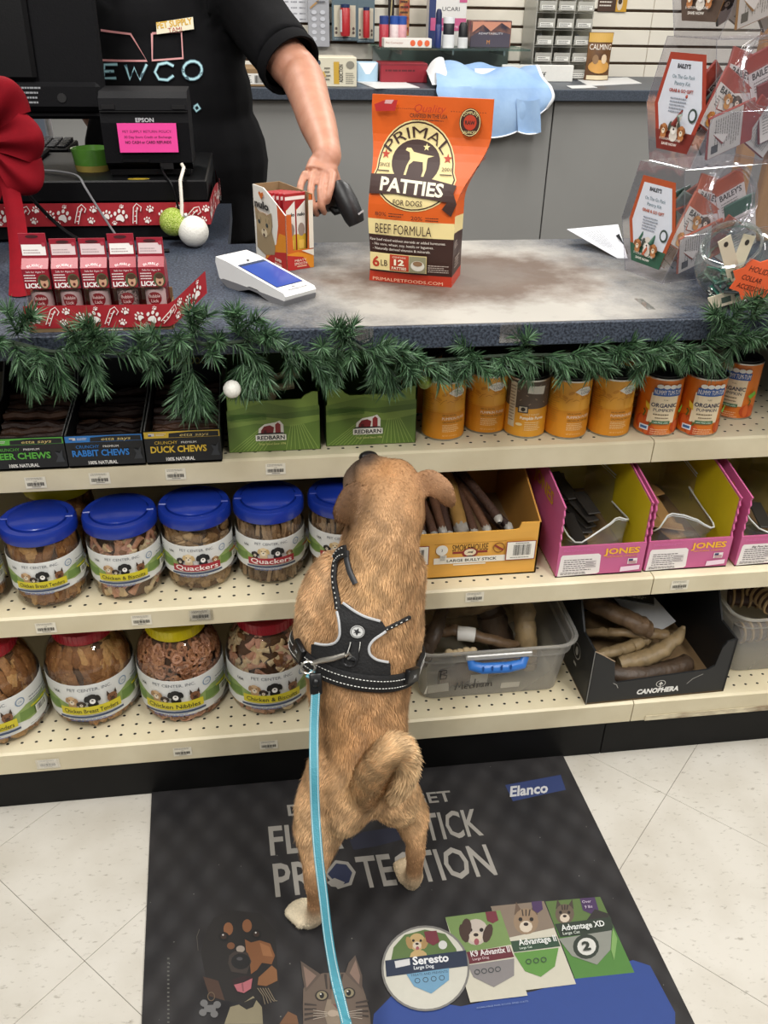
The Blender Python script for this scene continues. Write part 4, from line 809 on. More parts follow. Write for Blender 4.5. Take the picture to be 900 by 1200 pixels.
for r in range(5):
    for c in range(15): MB().box(-.175+.0234*c, -.175+.0234*c+.0195, -.06+.024*r, -.06+.024*r+.019, .016, .021+.001*r, keym, .0015).build('key_cap', kb)
st = MB().box(-.82, -.44, 2.235, 2.405, ZC+.0005, DT-.0205, dk2, .004).build('keyboard_stand'); tag(st, 'low black stand carrying the keyboard behind the cash drawer', 'stand')
cb = MB().box(-.09, .09, -.05, .05, 0, .075, mat('leaflet_white', '#d9dce2', .5, noise=(20, .1)), .002); lf = empty('leaflet_box', (-.60, 2.438, ZC), 0, 'pale leaflet carton with blue panel behind the keyboard', 'carton'); 
MB().box(-.09, .09, -.03, .03, 0, .19, mat('leaflet_white', '#d9dce2'), .002).build('carton', lf); p = Print(); p.rect(-.03, .12, .03, .18, '#2f62b8'); p.text('PET', -.0, .16, .008, '#dfe8f4'); p.rect(.035, .12, .085, .175, '#b9c8dc'); p.build('front_print', face_front(-.03), lf)
bw = empty('green_bowl', (-.335, 1.95, DT), 0, 'small green ceramic pet bowl beside the printer', 'bowl'); gl = mat('green_glaze', '#4d7a2f', .2, noise=(14, .4), hex2='#2d5a1c', coat=.6)
MB().lathe([(0, .002), (.034, 0), (.036, .012)], mat('bowl_foot', '#8a7a3a', .5, noise=(30, .3)), 28).build('foot', bw); MB().lathe([(.036, .012), (.039, .036), (.040, .042), (.036, .0425), (.033, .03), (.028, .012), (0, .01)], gl, 32).build('glazed_bowl', bw)
cord('white_cable', [(-.45, 1.93, DT+.03), (-.44, 1.93, DT+.006), (-.40, 1.91, DT+.004), (-.365, 1.88, DT+.004), (-.345, 1.842, DT+.003), (-.335, 1.824, DT-.01), (-.315, 1.815, ZC+.07), (-.285, 1.80, ZC+.02), (-.27, 1.79, ZC+.003)], .0022, grey_pl, 'thin grey cable running over the front of the cash drawer')
cord('black_cable', [(-.44, 1.80, DT-.005), (-.42, 1.79, ZC+.08), (-.36, 1.76, ZC+.03), (-.28, 1.73, ZC+.006), (-.18, 1.74, ZC+.004)], .0035, dk, 'thick black cable drooping to the counter beside the red bow')
# red velvet bow
velvet = mat('red_velvet', '#780c18', .85, noise=(40, .25), hex2='#520812', spec=.12)
bo = empty('velvet_bow', (-.43, 1.76, ZC), 0, 'big red velvet bow with a long hanging tail at the left edge', 'bow')
def loop(ang, L, wd, dz=0, k=0):
    ca, sa = math.cos(ang), math.sin(ang)
    def f(u, v):
        s = math.sin(math.pi*u); r = L*s**.8*(1-.30*(2*v-1)**2*s); y = -.042-.034*math.cos(math.pi*u)*s**.5*1.0; w_ = wd*(.35+.65*s)*(v-.5); pl = .006*math.cos(3*math.pi*(v-.5))*(1-s*.6)
        return (-.03+r*ca-w_*sa, y-pl-.012*math.cos(math.pi*(v-.5))*s+.004*k, .205+dz+r*sa+w_*ca)
    MB().grid(f, 28, 12, velvet).build('bow_loop', bo)
for k, (a, L, wd, dz) in enumerate(((2.5, .10, .08, 0), (-2.6, .10, .08, 0), (3.1, .10, .085, 0), (.95, .10, .085, .015), (-.75, .10, .085, -.01), (.1, .095, .085, .0))): loop(a, L, wd, dz, -k)
MB().ball((-.02, -.035, .21), (.025, .02, .025), velvet, 12, 8).build('knot', bo)
def tail(x0, x1, y1, z1, s):
    def f(u, v):
        t = u; x = x0+(x1-x0)*(t**1.5)+.012*math.sin(3*t+s); y = -.02+(y1+.02)*t**1.3; z = .20*(1-t)+z1*t-.02*math.sin(math.pi*t)
        return (x+(v-.5)*.034*(.9+.1*t), y-.010*math.sin(math.pi*v), z)
    MB().grid(f, 18, 5, velvet).build('bow_tail', bo)
tail(-.025, .028, -.285, .002, 0); tail(-.03, -.09, -.18, .02, 2)
# bubble treat packs on their tray
tr = empty('bubble_tray', (-.243, 1.315, ZC), 0, 'kraft counter tray wrapped in red paw ribbon', 'tray')
MB().box(-.103, .103, -.022, .022, 0, .004, kraft).build('base', tr); MB().box(-.103, .103, -.024, -.022, 0, .035, kraft).build('front_panel', tr); MB().box(-.103, .103, .022, .024, 0, .05, kraft).build('back_panel', tr)
for s in (-1, 1): MB().box(s*.103-.001, s*.103+.001, -.024, .024, 0, .035, kraft).build('side_panel', tr)
def rib(a, b, w):                                         # ribbon runs along the front then swings free to the right
    if a < .104: return (a, -.0265-w-.002*math.sin(20*a), b-.0)
    t = a-.104; return (.104+t*.62, -.0265+t*.75-w*.6, b+t*.38)
R2 = MB(); R2.grid(lambda u, v: rib(-.106+.29*u, .006+.034*v, 0), 24, 3, ribm); rr_ = R2.build('paw_ribbon', tr)
paw_strip(Print(), -.1, .18, .007, .039, 5).build('ribbon_print', lambda a, b, w: rib(a, b, w+.0003), rr_, du=.02)
p = Print(); p.rect(-.012, .001, .03, .0075, '#dcd8cc'); p.lines(-.01, .002, .028, .007, 2, '#8a8680'); p.build('tray_label', face_front(-.0242), tr)
cardr = mat('pack_red', '#8f1a2c', .35, noise=(30, .15)); winp = clear('pack_window', '#fff6f4', gloss=.08)
def bubble(i):
    r = empty('bubble_pack', (-.3245+.0405*i, 1.315, ZC+.0042), (-.02, .01, 0, .03, -.02)[i], ['red bubble pack at the left end of the ribboned tray, tallest tab', 'red bubble pack second from the left on the ribboned tray', 'red bubble pack in the middle of the ribboned tray', 'red bubble pack with dark speckled contents and torn white tab', 'red bubble pack at the right end of the ribboned tray'][i], 'treat pack', 'red bubble packs on the counter'); w = .0185; h = .125+(.008 if i == 0 else .006 if i == 3 else 0)
    MB().box(-w, w, -.017, .017, 0, .058, winp).build('window', r); MB().box(-w, w, .0165, .0175, 0, .06, cardr).build('back_card', r)
    MB().lathe([(0, .002), (.0145, .002), (.015, .006), (.015, .048), (.012, .052), (.006, .053), (.006, .054)], ink('#c9b8bc') if i != 3 else mat('dark_speckle', '#2a1c1c', .4, noise=(400, .9), hex2='#d8c8c8'), 18).build('bottle', r)
    MB().lathe([(.0068, .050), (.0068, .057), (0, .0575)], mat('red_cap', '#b01c28', .4, noise=(30, .1)), 14).build('bottle_cap', r)
    MB().prism([(-.017, .058), (-.017, .087), (-.004, .099), (-.001, h), (.001, h), (.004, .099), (.017, .087), (.017, .058)], lambda u, v, q: (q, u, v), -w, w, cardr).build('card_top', r)
    p = Print(); p.text('Safe for Ages 3+', 0, .0815, .0028, '#f0e0e0', w=.026); p.lines(-w+.002, .0685, -.0, .08, 3, '#f2e8e6', .1); p.text('LICK!', -.006, .0600, .0068, '#f6f0ee', w=.021, bold=.04); p.ell(.010, .069, .0085, .0105, '#4a5a3a', 16); p.ell(.0105, .0675, .0055, .008, '#c99a7e', 14); p.ell(.0105, .074, .006, .004, '#4a3020', 12); p.ell(.0105, .0645, .002, .0022, '#5a2020', 8)
    p.build('card_print', face_front(-.0171), r)
    f = face_quad((0, -.0172, .087), (1, 0, 0), (0, .013, .012)); p = Print(); p.text('BUBBLE', 0, .004, .004, '#e8d4d4', w=.02, arc=.02); p.build('slope_print', f, r)
    f = face_quad((0, -.0042, .099), (1, 0, 0), (0, .003, h-.099)); p = Print(); p.rect(-w+.002, .004, w-.002, .019, '#d8c4c6' if i in (1, 2, 4) else '#ece8e6'); p.lines(-w+.004, .006, w-.008, .013, 2, '#b09a9c'); p.ell(0, h-.099-.004, .009, .0022, '#3a0a12'); p.ell(w-.004, .019, .003, .003, '#a03040', 8); p.build('tab_print', f, r)
    p = Print(); p.ell(0, .040, .0105, .010, '#8f1a2c'); p.text('Bubble', 0, .0415, .0045, '#f4e4e4', w=.0165, bold=.02); p.text('Lick', 0, .0345, .0045, '#f4e4e4', w=.011, bold=.02); p.build('bottle_label', face_cyl(.0152), r, du=.003)
for i in range(5): bubble(i)
# card terminal
ca = empty('card_terminal', (.0, 1.475, ZC), math.radians(39), 'white card payment terminal with a lit blue screen', 'card terminal'); sd = [(-.088, .010), (-.09, .016), (-.086, .021), (.055, .044), (.088, .047), (.09, .038), (.082, .012), (.06, .004), (.03, .006), (.0, .014), (-.02, .013), (-.05, .004), (-.08, .003)]
MB().prism(sd, lambda u, v, q: (q, u, v), -.0335, .0335, white_pl).build('housing', ca)
MB().prism([(-.086, .0), (-.089, .009), (-.05, .0105), (.03, .0125), (.07, .013), (.08, .010), (.06, .0), (.03, .0005), (.0, .009), (-.02, .008), (-.05, 0)], lambda u, v, q: (q, u, v), -.0345, .0345, grey_pl).build('underside', ca)
sf = face_quad((0, -.086, .0212), (1, 0, 0), (0, .141, .0228))
bl = bpy.data.materials.new('screen_blue'); bl.use_nodes = True; MATS['screen_blue'] = bl
def _bl():
    nt = bl.node_tree; b = nt.nodes['Principled BSDF']; b.inputs['Roughness'].default_value = .12; b.inputs['Base Color'].default_value = lin('#1a2a5a')
    t = nt.nodes.new('ShaderNodeTexCoord'); g = nt.nodes.new('ShaderNodeTexNoise'); g.inputs['Scale'].default_value = 18; nt.links.new(t.outputs['Object'], g.inputs[0])
    r = nt.nodes.new('ShaderNodeValToRGB'); r.color_ramp.elements[0].color = lin('#3c5cc4'); r.color_ramp.elements[1].color = lin('#6f86dc'); nt.links.new(g.outputs['Fac'], r.inputs[0]); nt.links.new(r.outputs[0], b.inputs['Emission Color']); b.inputs['Emission Strength'].default_value = .42
_bl()
p = Print(.0003); p.rect(-.0285, .022, .0285, .124, '#1a2142'); p.rect(-.0275, .023, .0275, .123, '', m=bl); p.rect(-.0275, .115, .0275, .123, '#24304f'); p.rect(-.02, .004, .022, .0055, '#3c3c40'); p.ell(0, .014, .004, .003, '#b8b8b8'); p.ell(.0, .131, .003, .003, '#3a3a3c'); p.build('screen', sf, ca)
# nulo carton
nc = Vector((.041, 1.593, ZC)); nl = Vector((-.015, 1.704, ZC)); ang = math.atan2(nl.y-nc.y, nl.x-nc.x)
nu = empty('treat_carton', nc, ang-math.pi, 'orange and white cat treat carton holding upright sachets', 'carton'); LW = .122; SW = .056; NH = .132   # local -x runs along the left face, +y ... away
wc = mat('carton_white', '#e4e1d8', .45, noise=(20, .05)); oc = mat('carton_orange', '#c8661f', .45, noise=(6, .5), hex2='#b3302a')
# local frame: corner at origin; left face spans x from -LW to 0 at y=0 ; right face spans y at x=0
lf_poly = [(-LW, 0), (0, 0), (0, .098), (-.055, NH-.01), (-.08, NH), (-LW, NH)]
sgn = 1
MB().prism(lf_poly, lambda u, v, q: (u, q, v), 0, .002, wc).build('left_face', nu)
MB().prism([(0, 0), (SW, 0), (SW, .128), (SW-.006, .13), (SW-.01, .075), (SW-.012, .035), (.014, .035), (.012, .075), (.012, .098), (0, .098)], lambda u, v, q: (q, u, v), -.002, 0, oc).build('window_face', nu)
MB().prism([(-LW, 0), (0, 0), (0, .13), (-LW, NH)], lambda u, v, q: (u, SW-q, v), 0, .002, kraft).build('back_face', nu); MB().box(-LW, -LW+.002, 0, SW, 0, NH, kraft).build('far_face', nu); MB().box(-LW, 0, 0, SW, 0, .002, kraft).build('base', nu)
p = Print(); lx = lambda x: -LW+(x-80)/360*LW; lv = lambda y: (1190-y)/1030*NH       # measured on the face
p.poly([(lx(185), 0.0005), (lx(440), .0005), (lx(440), .097), (lx(355), .112), (lx(360), lv(600)), (lx(330), lv(880)), (lx(240), lv(950))], '#c8531f'); p.poly([(lx(190), .001), (lx(440), .001), (lx(440), lv(700)), (lx(370), lv(700)), (lx(330), lv(880)), (lx(260), lv(950))], '#d98a22'); p.poly([(lx(190), .001), (lx(440), .001), (lx(440), lv(930)), (lx(300), lv(1000))], '#b32a26')
p.poly([(lx(105), .02), (lx(110), .07), (lx(100), .093), (lx(150), .08), (lx(200), .082), (lx(280), .088), (lx(290), .07), (lx(285), .06), (lx(320), .035), (lx(310), .02), (lx(200), .012)], '#9b8767'); p.poly([(lx(105), .070), (lx(98), .097), (lx(165), .086)], '#9b8767'); p.poly([(lx(240), .086), (lx(292), .093), (lx(298), .068)], '#9b8767'); p.ell(lx(200), .068, .030, .0205, '#a8936f', 16); p.ell(lx(205), .053, .012, .008, '#d6c7a8', 10); p.ell(lx(150), .07, .005, .004, '#2f3a3a', 8); p.ell(lx(240), .068, .005, .004, '#2f3a3a', 8); p.poly([(lx(190), .06), (lx(215), .06), (lx(203), .055)], '#4a2f28'); p.ell(lx(203), .049, .004, .003, '#4a2f28', 8)
for x in (130, 170, 230, 265): p.stroke([(lx(x), .08), (lx(x)+.002, .073)], .0014, '#5c4d3a'); p.layer -= 1
p.layer += 1; p.poly([(lx(160), .121), (lx(175), .125), (lx(192), .122), (lx(210), .125), (lx(222), .121), (lx(192), .111)], '#c8661f'); p.text('nulo', lx(193), .096, .0125, '#1d1d1f', w=.056, bold=.05); p.text('freestyle', lx(195), .087, .005, '#b88a6a', w=.05); p.text('SUPER', lx(362), .012, .005, '#f0e4d0', w=.026, bold=.03); p.text('FOOD', lx(362), .004, .005, '#f0e4d0', w=.026, bold=.03)
p.build('left_print', lambda u, v, w: (u, -.0004-w, v), nu)
p = Print(); p.poly([(.0005, .0005), (SW-.0005, .0005), (SW-.0005, .022), (SW*.4, .032), (.0005, .03)], '#d98a22'); p.poly([(.0005, .0005), (SW-.008, .0005), (SW*.6, .022), (.0005, .028)], '#b32a26'); p.text('MEATY', SW*.5, .015, .004, '#f0e4d0', w=.024, bold=.03); p.text('SMOOTH', SW*.5, .0085, .005, '#f0e4d0', w=.026, bold=.03); p.rect(.02, .005, .04, .007, '#e0b090'); p.poly([(SW-.026, .034), (SW-.0005, .034), (SW-.0005, .022)], '#e4dccd'); p.rect(SW-.0095, .036, SW-.0005, .12, '#e4dccd')
p.build('window_print', lambda u, v, w: (.0004+w, u, v), nu)
for i in range(6):
    y0 = -.006-.016*i; s_ = empty('treat_sachet', (0, 0, 0)); bpy.data.objects.remove(s_)
    sc = MB().box(y0-.012, y0-.008, .006, SW-.006, .004, .132-.002*i, mat('sachet_red', '#a5242b', .3, noise=(20, .25), coat=.4), .0012).build('treat_sachet', nu)
    p = Print(); yy = .132-.002*i
    p.rect(.008, yy-.012, SW-.008, yy-.006, '#f0e2dc')
    if i == 0:
        for k in (0, 1):
            a = .009+.0205*k; p.rect(a, .03, a+.018, yy-.028, '#d9b43a'); p.poly([(a, .06), (a+.018, .06), (a+.018, yy-.014), (a, yy-.03)], '#e6e2da'); p.ell(a+.009, .068, .007, .012, '#9a8a80', 10); p.text('nulo', a+.009, .092, .006, '#1d1d1f', w=.015, bold=.04); p.rect(a+.003, .034, a+.014, .05, '#f0c65a')
    p.build('sachet_print', lambda u, v, w: (y0-.0078+w, u, v), sc)
# ---------------------------------------------------------------- big paper bag
def bagbag():
    A = Vector((.183, 1.527, ZC)); B = Vector((.322, 1.471, ZC)); ang = math.atan2(B.y-A.y, B.x-A.x)
    r = empty('patties_bag', A, ang, 'tall orange and brown bag of beef dog patties on the worn counter', 'bag'); FW, FD, H = .148, .082, .296
    om = mat('bag_orange', '#d85f1c', .42, noise=(9, .12), bump=(18, .25)); bmn = mat('bag_brown', '#3a211b', .42, noise=(20, .15), bump=(18, .2)); crm = mat('bag_cream', '#ead79a', .42, noise=(20, .05)); rdm = mat('bag_red', '#c23b24', .42, noise=(20, .1))
    def s(v): t = min(max((v-.13)/.115, 0), 1); return t*t*(3-2*t)
    def sec(v):
        k = s(v); x0 = -.004*k+.002*math.sin(v*40); x1 = FW+.046*k; d = FD*(1-k)+.004; yf = .030*k-.004*math.sin(math.pi*min(v/.2, 1)); return x0, x1, yf, d
    vs = []; fs = []; rows = [0, .006, .018, .03, .05, .066, .082, .095, .108]+[.108+.188*i/16 for i in range(1, 17)]; mm = []
    NS = 10; mb = MB()
    def ring(v):
        x0, x1, yf, d = sec(v); k = s(v); pts = []
        for i in range(NS): t = i/NS; pts.append((x0+(x1-x0)*t, yf-.006*math.sin(math.pi*t)*(1-.7*k)*(.3+min(v/.05, .7)), v))
        gus = .012*math.sin(math.pi*min(max((v-.05)/.17, 0), 1))
        for i in range(4): t = i/4; pts.append((x1-gus*math.sin(math.pi*t), yf+d*t, v))
        for i in range(NS): t = i/NS; pts.append((x1+(x0-x1)*t, yf+d+.004*math.sin(math.pi*t)*(1-k), v))
        for i in range(4): t = i/4; pts.append((x0+gus*math.sin(math.pi*t), yf+d*(1-t), v))
        return pts
    R = [ring(v) for v in rows]; n = len(R[0])
    for i in range(len(R)-1):
        vm = (rows[i]+rows[i+1])/2; m = rdm if vm < .018 else bmn if vm < .082 else crm if vm < .108 else om
        mb.add(R[i]+R[i+1], [(k, (k+1) % n, n+(k+1) % n, n+k) for k in range(n)], m, True)
    mb.add(R[0], [tuple(range(n))[::-1]], rdm); mb.add(R[-1], [tuple(range(n))], om); body = mb.build('bag_body', r)
    def f(u, v, w):
        x0, x1, yf, d = sec(v); k = s(v); t = min(max((u-x0)/(x1-x0), 0), 1); return (u, yf-.006*math.sin(math.pi*t)*(1-.7*k)*(.3+min(v/.05, .7))-w-.0005, v)
    p = Print(.00025); BR = '#3a211b'; CR = '#ead79a'; RD = '#b8391f'; cx, cy = .074, .186
    arch = [(cx+.070*math.cos(a)*(1 if math.sin(a) < 0 else .92), cy+(.073 if math.sin(a) > 0 else .060)*math.sin(a)) for a in [2*math.pi*i/36 for i in range(36)]]
    def scl(P, k): return [(cx+(x-cx)*k, cy+(y-cy)*k) for x, y in P]
    p.poly(scl(arch, 1.03), CR); p.poly(arch, BR); p.poly(scl(arch, .965), CR)
    p.ell(cx, cy+.012, .041, .034, BR, 28)
    dogp = [(-.018, -.020), (-.014, -.02), (-.011, -.004), (-.004, .002), (.012, .001), (.014, -.012), (.012, -.021), (.016, -.021), (.019, -.010), (.019, .004), (.020, .008), (.030, .011), (.019, .012), (.006, .014), (-.005, .016), (-.010, .022), (-.017, .022), (-.019, .018), (-.012, .015), (-.010, .005), (-.015, -.006)]
    p.poly([(cx+x, cy+.012+y*.95) for x, y in dogp], CR)
    def star(x, y, q, c): p.poly([(x+q*(1 if i % 2 == 0 else .42)*math.sin(math.pi*i/5), y+q*(1 if i % 2 == 0 else .42)*math.cos(math.pi*i/5)) for i in range(10)], c)
    star(cx+.016, cy+.035, .006, CR); star(cx-.052, cy+.022, .0075, RD); star(cx+.053, cy+.02, .0075, RD)
    p.text('PRIMAL', cx, cy+.049, .0175, BR, w=.104, bold=.01, arc=.052); p.text('SINCE', cx-.052, cy+.004, .0055, BR, w=.018); p.text('2001', cx+.053, cy+.002, .0055, BR, w=.016)
    p.rect(cx-.063, cy-.003, cx-.043, cy-.0015, BR); p.rect(cx+.043, cy-.004, cx+.063, cy-.0025, BR)
    p.poly([(cx-.074, cy-.038), (cx-.074, cy-.008), (cx-.03, cy-.006), (cx+.03, cy-.010), (cx+.073, cy-.018), (cx+.069, cy-.03), (cx+.076, cy-.046), (cx+.03, cy-.040), (cx-.03, cy-.035)], BR); p.poly([(cx+.06, cy-.044), (cx+.076, cy-.046), (cx+.068, cy-.066), (cx+.052, cy-.055)], BR)
    p.text('PATTIES', cx-.002, cy-.0335, .0205, '#f2ead0', w=.108, bold=.03, rot=-.05); p.text('FOR DOGS', cx-.006, cy-.052, .0085, BR, w=.05, bold=.01)
    p.text('80%', .022, .1145, .0065, BR, w=.02); p.lines(.036, .113, .066, .121, 2, BR); p.text('20%', .085, .1115, .0065, BR, w=.02); p.lines(.1, .110, .126, .118, 2, BR)
    p.text('BEEF FORMULA', .062, .0865, .0165, BR, w=.098, bold=.02)
    p.text('Raw beef raised without steroids or added hormones.', .07, .0735, .0045, '#e9e0d4', w=.132); p.text('- No corn, wheat, soy, lentils or legumes.', .062, .066, .0045, '#e9e0d4', w=.108); p.text('- Naturally derived vitamins & minerals.', .06, .0585, .0045, '#e9e0d4', w=.102)
    p.rect(.004, .023, .105, .053, CR); p.rect(.040, .024, .074, .052, RD); p.text('6', .015, .029, .018, RD, w=.013, bold=.03); p.text('LB', .030, .031, .011, BR, w=.012); p.text('CONTAINS', .057, .0465, .003, '#f2ead0', w=.024); p.text('12', .057, .0345, .010, '#f2ead0', w=.018, bold=.04); p.text('PATTIES', .057, .0265, .0052, '#f2ead0', w=.026, bold=.02); p.rect(.075, .024, .104, .052, '#8f8b6e'); p.ell(.09, .036, .012, .009, '#d8d4c8', 16); p.ell(.09, .040, .0085, .0045, '#8a6a4c', 12)
    p.lines(.108, .026, .144, .04, 4, '#b9aaa0'); p.text('PRIMALPETFOODS.COM', .072, .005, .0058, '#f0c8a8', w=.125)
    p.text('Quality', .094, .274, .012, RD, w=.052, shear=.3); p.text('CRAFTED IN THE USA', .092, .2655, .006, BR, w=.062, bold=.015); p.lines(.065, .2605, .118, .2635, 1, BR)
    for k in range(12): p.rect(.03+.0035*k, .2775, .032+.0035*k, .2783, BR); p.layer -= 1
    for k in range(14): p.rect(.128+.0042*k, .2765, .130+.0042*k, .2773, BR); p.layer -= 1
    p.layer += 1; p.poly([(.004, .272), (.036, .274), (.040, .29), (.016, .288), (.001, .282)], '#b52a2c'); p.poly([(.018, .284), (.030, .284), (.034, .29), (.020, .2895)], '#d8a8a8')
    p.ell(.160, .262, .0175, .021, BR, 26); p.ring(.160, .262, .0165, .02, .001, CR, 24); p.ell(.160, .262, .0105, .0115, RD, 18); p.text('RAW', .160, .259, .006, BR, w=.016, bold=.03); p.text('COMPLETE', .160, .2745, .0045, CR, w=.024, arc=.015); p.text('BALANCED', .160, .2455, .0045, CR, w=.022)
    p.build('front_print', f, body, du=.012, dv=.008)
    q = Print(.00025); q.poly([(.0, .168), (.05, .172), (.05, .192), (.01, .188)], BR); q.lines(.014, .092, .048, .105, 4, BR); q.lines(.01, .062, .05, .072, 3, '#b9aaa0'); q.lines(.01, .03, .055, .05, 4, '#b9aaa0'); q.text('PRIMAL', .04, .2, .008, RD, w=.03)
    def g(u, v, w): x0, x1, yf, d = sec(v); gus = .012*math.sin(math.pi*min(max((v-.05)/.17, 0), 1)); t = min(u/d, 1); return (x1-gus*math.sin(math.pi*t)+w+.0008, yf+u, v)
    q.build('side_print', g, body, du=.01)
bagbag()
# ---------------------------------------------------------------- folded sheet, tubs, bowl, rack on the right
a_, b_, c_, d_ = Vector((.622, 1.775, ZC+.026)), Vector((.735, 1.785, ZC+.032)), Vector((.704, 1.638, ZC+.0008)), Vector((.684, 1.640, ZC+.0008))
ps = empty('folded_sheet', (.68, 1.72, ZC), 0, 'white printed sheet propped up left of the clear tubs', 'sheet'); ps_o = Vector((.68, 1.72, ZC))
MB().add([v-ps_o for v in (a_, d_, c_, b_)]+[v-ps_o-Vector((0, 0, .0008)) for v in (a_, d_, c_, b_)], [(0, 1, 2, 3), (7, 6, 5, 4), (0, 4, 5, 1), (1, 5, 6, 2), (2, 6, 7, 3), (3, 7, 4, 0)], mat('sheet_white', '#d3d6dc', .4, noise=(20, .08))).build('page', ps)
fu = (d_-a_); p = Print(); p.lines(.02, .02, .12, .07, 7, '#a9acb2'); p.build('page_print', lambda u, v, w: a_.lerp(d_, min(u/.15, 1)).lerp(b_.lerp(c_, min(u/.15, 1)), v/.12)-ps_o+Vector((0, 0, .0005+w)), ps)
MB().prism([(0, 0), (.12, 0), (.06, .028)], lambda u, v, q: (.0+.03+u*.06, .055-u*.9+q, v), -.001, .001, dk).build('stand_leg', ps)
tubp = clear('tub_plastic', '#f8f7fb', gloss=.02, rough=.06, opacity=.0, milky='#c4c6d6'); tubring = clear('tub_ring', '#f0f0f4', gloss=.10, rough=.08, opacity=.06)
def hexprof(H): return [(-.05, 0), (.05, 0), (.082, H*.47), (.055, H), (-.055, H), (-.08, H*.47)]   # (front +, up)
def packet(parent, T, col, seed, back=False, name='kit_packet'):
    b = MB().box(-.036, .036, -.0025, .0025, -.048, .048, mat('packet_'+col.strip('#'), col, .4, noise=(20, .2)), .0015, T=T).build(name, parent)
    p = Print(); p.rect(-.034, -.046, .034, .022, '#d3cdc4')
    if not back: p.text("BAILEY'S", 0, .010, .010, '#2a2622', w=.052, bold=.03); p.lines(-.025, -.012, .025, .006, 4, '#7a746c'); p.pup(.004, -.026, .010, '#5a4638', '#33261e'); p.pup(-.018, -.028, .009, '#c88a3c', '#a86a2a')
    else: p.lines(-.028, -.035, .028, .018, 11, '#8a857c'); p.rect(.014, -.04, .028, -.026, '#4a4640')
    p.build('packet_print', lambda u, v, w: T @ Vector((u, -.0027-w, v)), b)
def treat_tub(cx, cy, z, ang, H, L, col, name, label, seed, panel, npk=18, lid=True):
    r = empty(name, (cx, cy, z), ang, label, 'tub', 'stacked clear treat tubs on the counter'); P = hexprof(H)
    f = lambda u, v, q: (q, -u, v)
    MB().prism(P, f, -L/2, L/2, tubp).build('tub_body', r)
    for q in (-L/2, L/2): MB().tube([f(u, v, q) for u, v in P+[P[0]]], .0008, tubring, 5).build('moulded_edge', r)
    for u, v in P[1:4]: MB().tube([f(u, v, -L/2), f(u, v, L/2)], .0006, tubring, 5).build('moulded_edge', r)
    # label on the left end
    k = .74; lab = [(u*k, H*.5+(v-H*.5)*k*1.04) for u, v in P]; g = lambda u, v, w: (-L/2-.0006-w, -u, v); p = Print(.00025)
    p.poly([(-u, v) for u, v in lab][::-1] if False else lab, col); p.poly([(u*.86, H*.5+(v-H*.5)*.86) for u, v in lab], '#d5dbe6')
    p.poly([(lab[0][0], lab[0][1]), (lab[1][0], lab[1][1]), (lab[1][0]+.010, lab[1][1]+H*.16), (lab[0][0]-.010, lab[0][1]+H*.16)], panel)
    p.text("BAILEY'S", -.003, H*.77, .0065, '#3a3e46', w=.03, bold=.04); p.text('On The Go Pack', -.0, H*.69, .006, '#5a7a86', w=.052); p.text('Pantry Kit', -.0, H*.64, .006, '#5a7a86', w=.036); p.text('GRAB & GO GIFT', -.0, H*.585, .005, col, w=.056, bold=.03); p.lines(-.022, H*.42, .02, H*.55, 5, '#8a93a0'); p.ell(.036, H*.42, .010, .011, '#3a4a44', 14); p.ell(.036, H*.42, .0065, .0075, '#d5dbe6', 12)
    p.pup(.0, H*.31, .013, '#d8d2c8', '#4a5048', '#efece6'); p.pup(-.022, H*.29, .009, '#b87a4a', '#8a5630'); p.pup(.022, H*.29, .009, '#b87a4a', '#8a5630'); p.text('5 COUNT IN ONE', 0, H*.205, .004, '#ece8e0', w=.05); p.text('SAVE NOW', 0, H*.165, .0042, '#ece8e0', w=.036, bold=.02)
    p.build('end_label', lambda u, v, w: (-L/2-.0006-w, -u, v), r)
    if lid:
        c0 = Vector((.0, -.0685, H*.735)); nrm = Vector((0, -H*.53, -.027)).normalized()*1; nrm = Vector((0, -H*.53, .027)).normalized(); q = nrm.to_track_quat('Z', 'Y').to_matrix().to_4x4(); T = Matrix.Translation(c0) @ q
        MB().lathe([(.056, 0), (.059, .004), (.059, .008), (.055, .010), (.052, .008), (.051, .004)], tubring, 36, T=T).lathe([(.049, .003), (.049, .006), (.047, .006)], tubring, 36, T=T).build('lid_ring', r); MB().lathe([(.05, .005), (0, .006)], tubp, 32, T=T).build('lid', r)
    rnd = random.Random(seed)
    if lid:
        for (x, z_, a) in ((-.024, H*.66, .28), (.030, H*.68, -.35)):
            packet(r, Matrix.Translation((x, -.044, z_)) @ Matrix.Rotation(-.13, 4, 'X') @ Matrix.Rotation(a, 4, 'Y'), col, 1)
    for (x, y_, z_, a, tl) in ((-.03, -.050, H*.31, 1.25, .17), (.045, -.048, H*.31, -1.1, .17), (-.05, -.047, H*.5, .5, -.05), (.06, -.05, H*.46, -.3, -.05)):
        packet(r, Matrix.Translation((x, y_, z_)) @ Matrix.Rotation(tl, 4, 'X') @ Matrix.Rotation(a, 4, 'Y'), col if x < .05 else panel, 2, back=x > -.04)
    for i in range(npk):
        x = rnd.uniform(-L*.30, L*.30); zz = .062+(H-.12)*rnd.random()*.6; y = rnd.uniform(-.018, .02); a = rnd.uniform(-1.3, 1.3)
        packet(r, Matrix.Translation((x, y, zz)) @ Matrix.Rotation(rnd.uniform(.1, .5), 4, 'X') @ Matrix.Rotation(a, 4, 'Y'), rnd.choice((col, panel, '#7a8a80')), i, back=i % 3 == 0)
    return r
treat_tub(.782, 1.545, ZC, .33, .192, .205, '#b0512c', 'treat_tub', 'lowest clear tub with orange label and green panel, behind the round bowl', 31, '#2f5c48')
treat_tub(.795, 1.545, ZC+.1925, .33, .192, .205, '#a23e2c', 'treat_tub', 'middle clear tub with rust red label and red packets', 32, '#7c2f28')
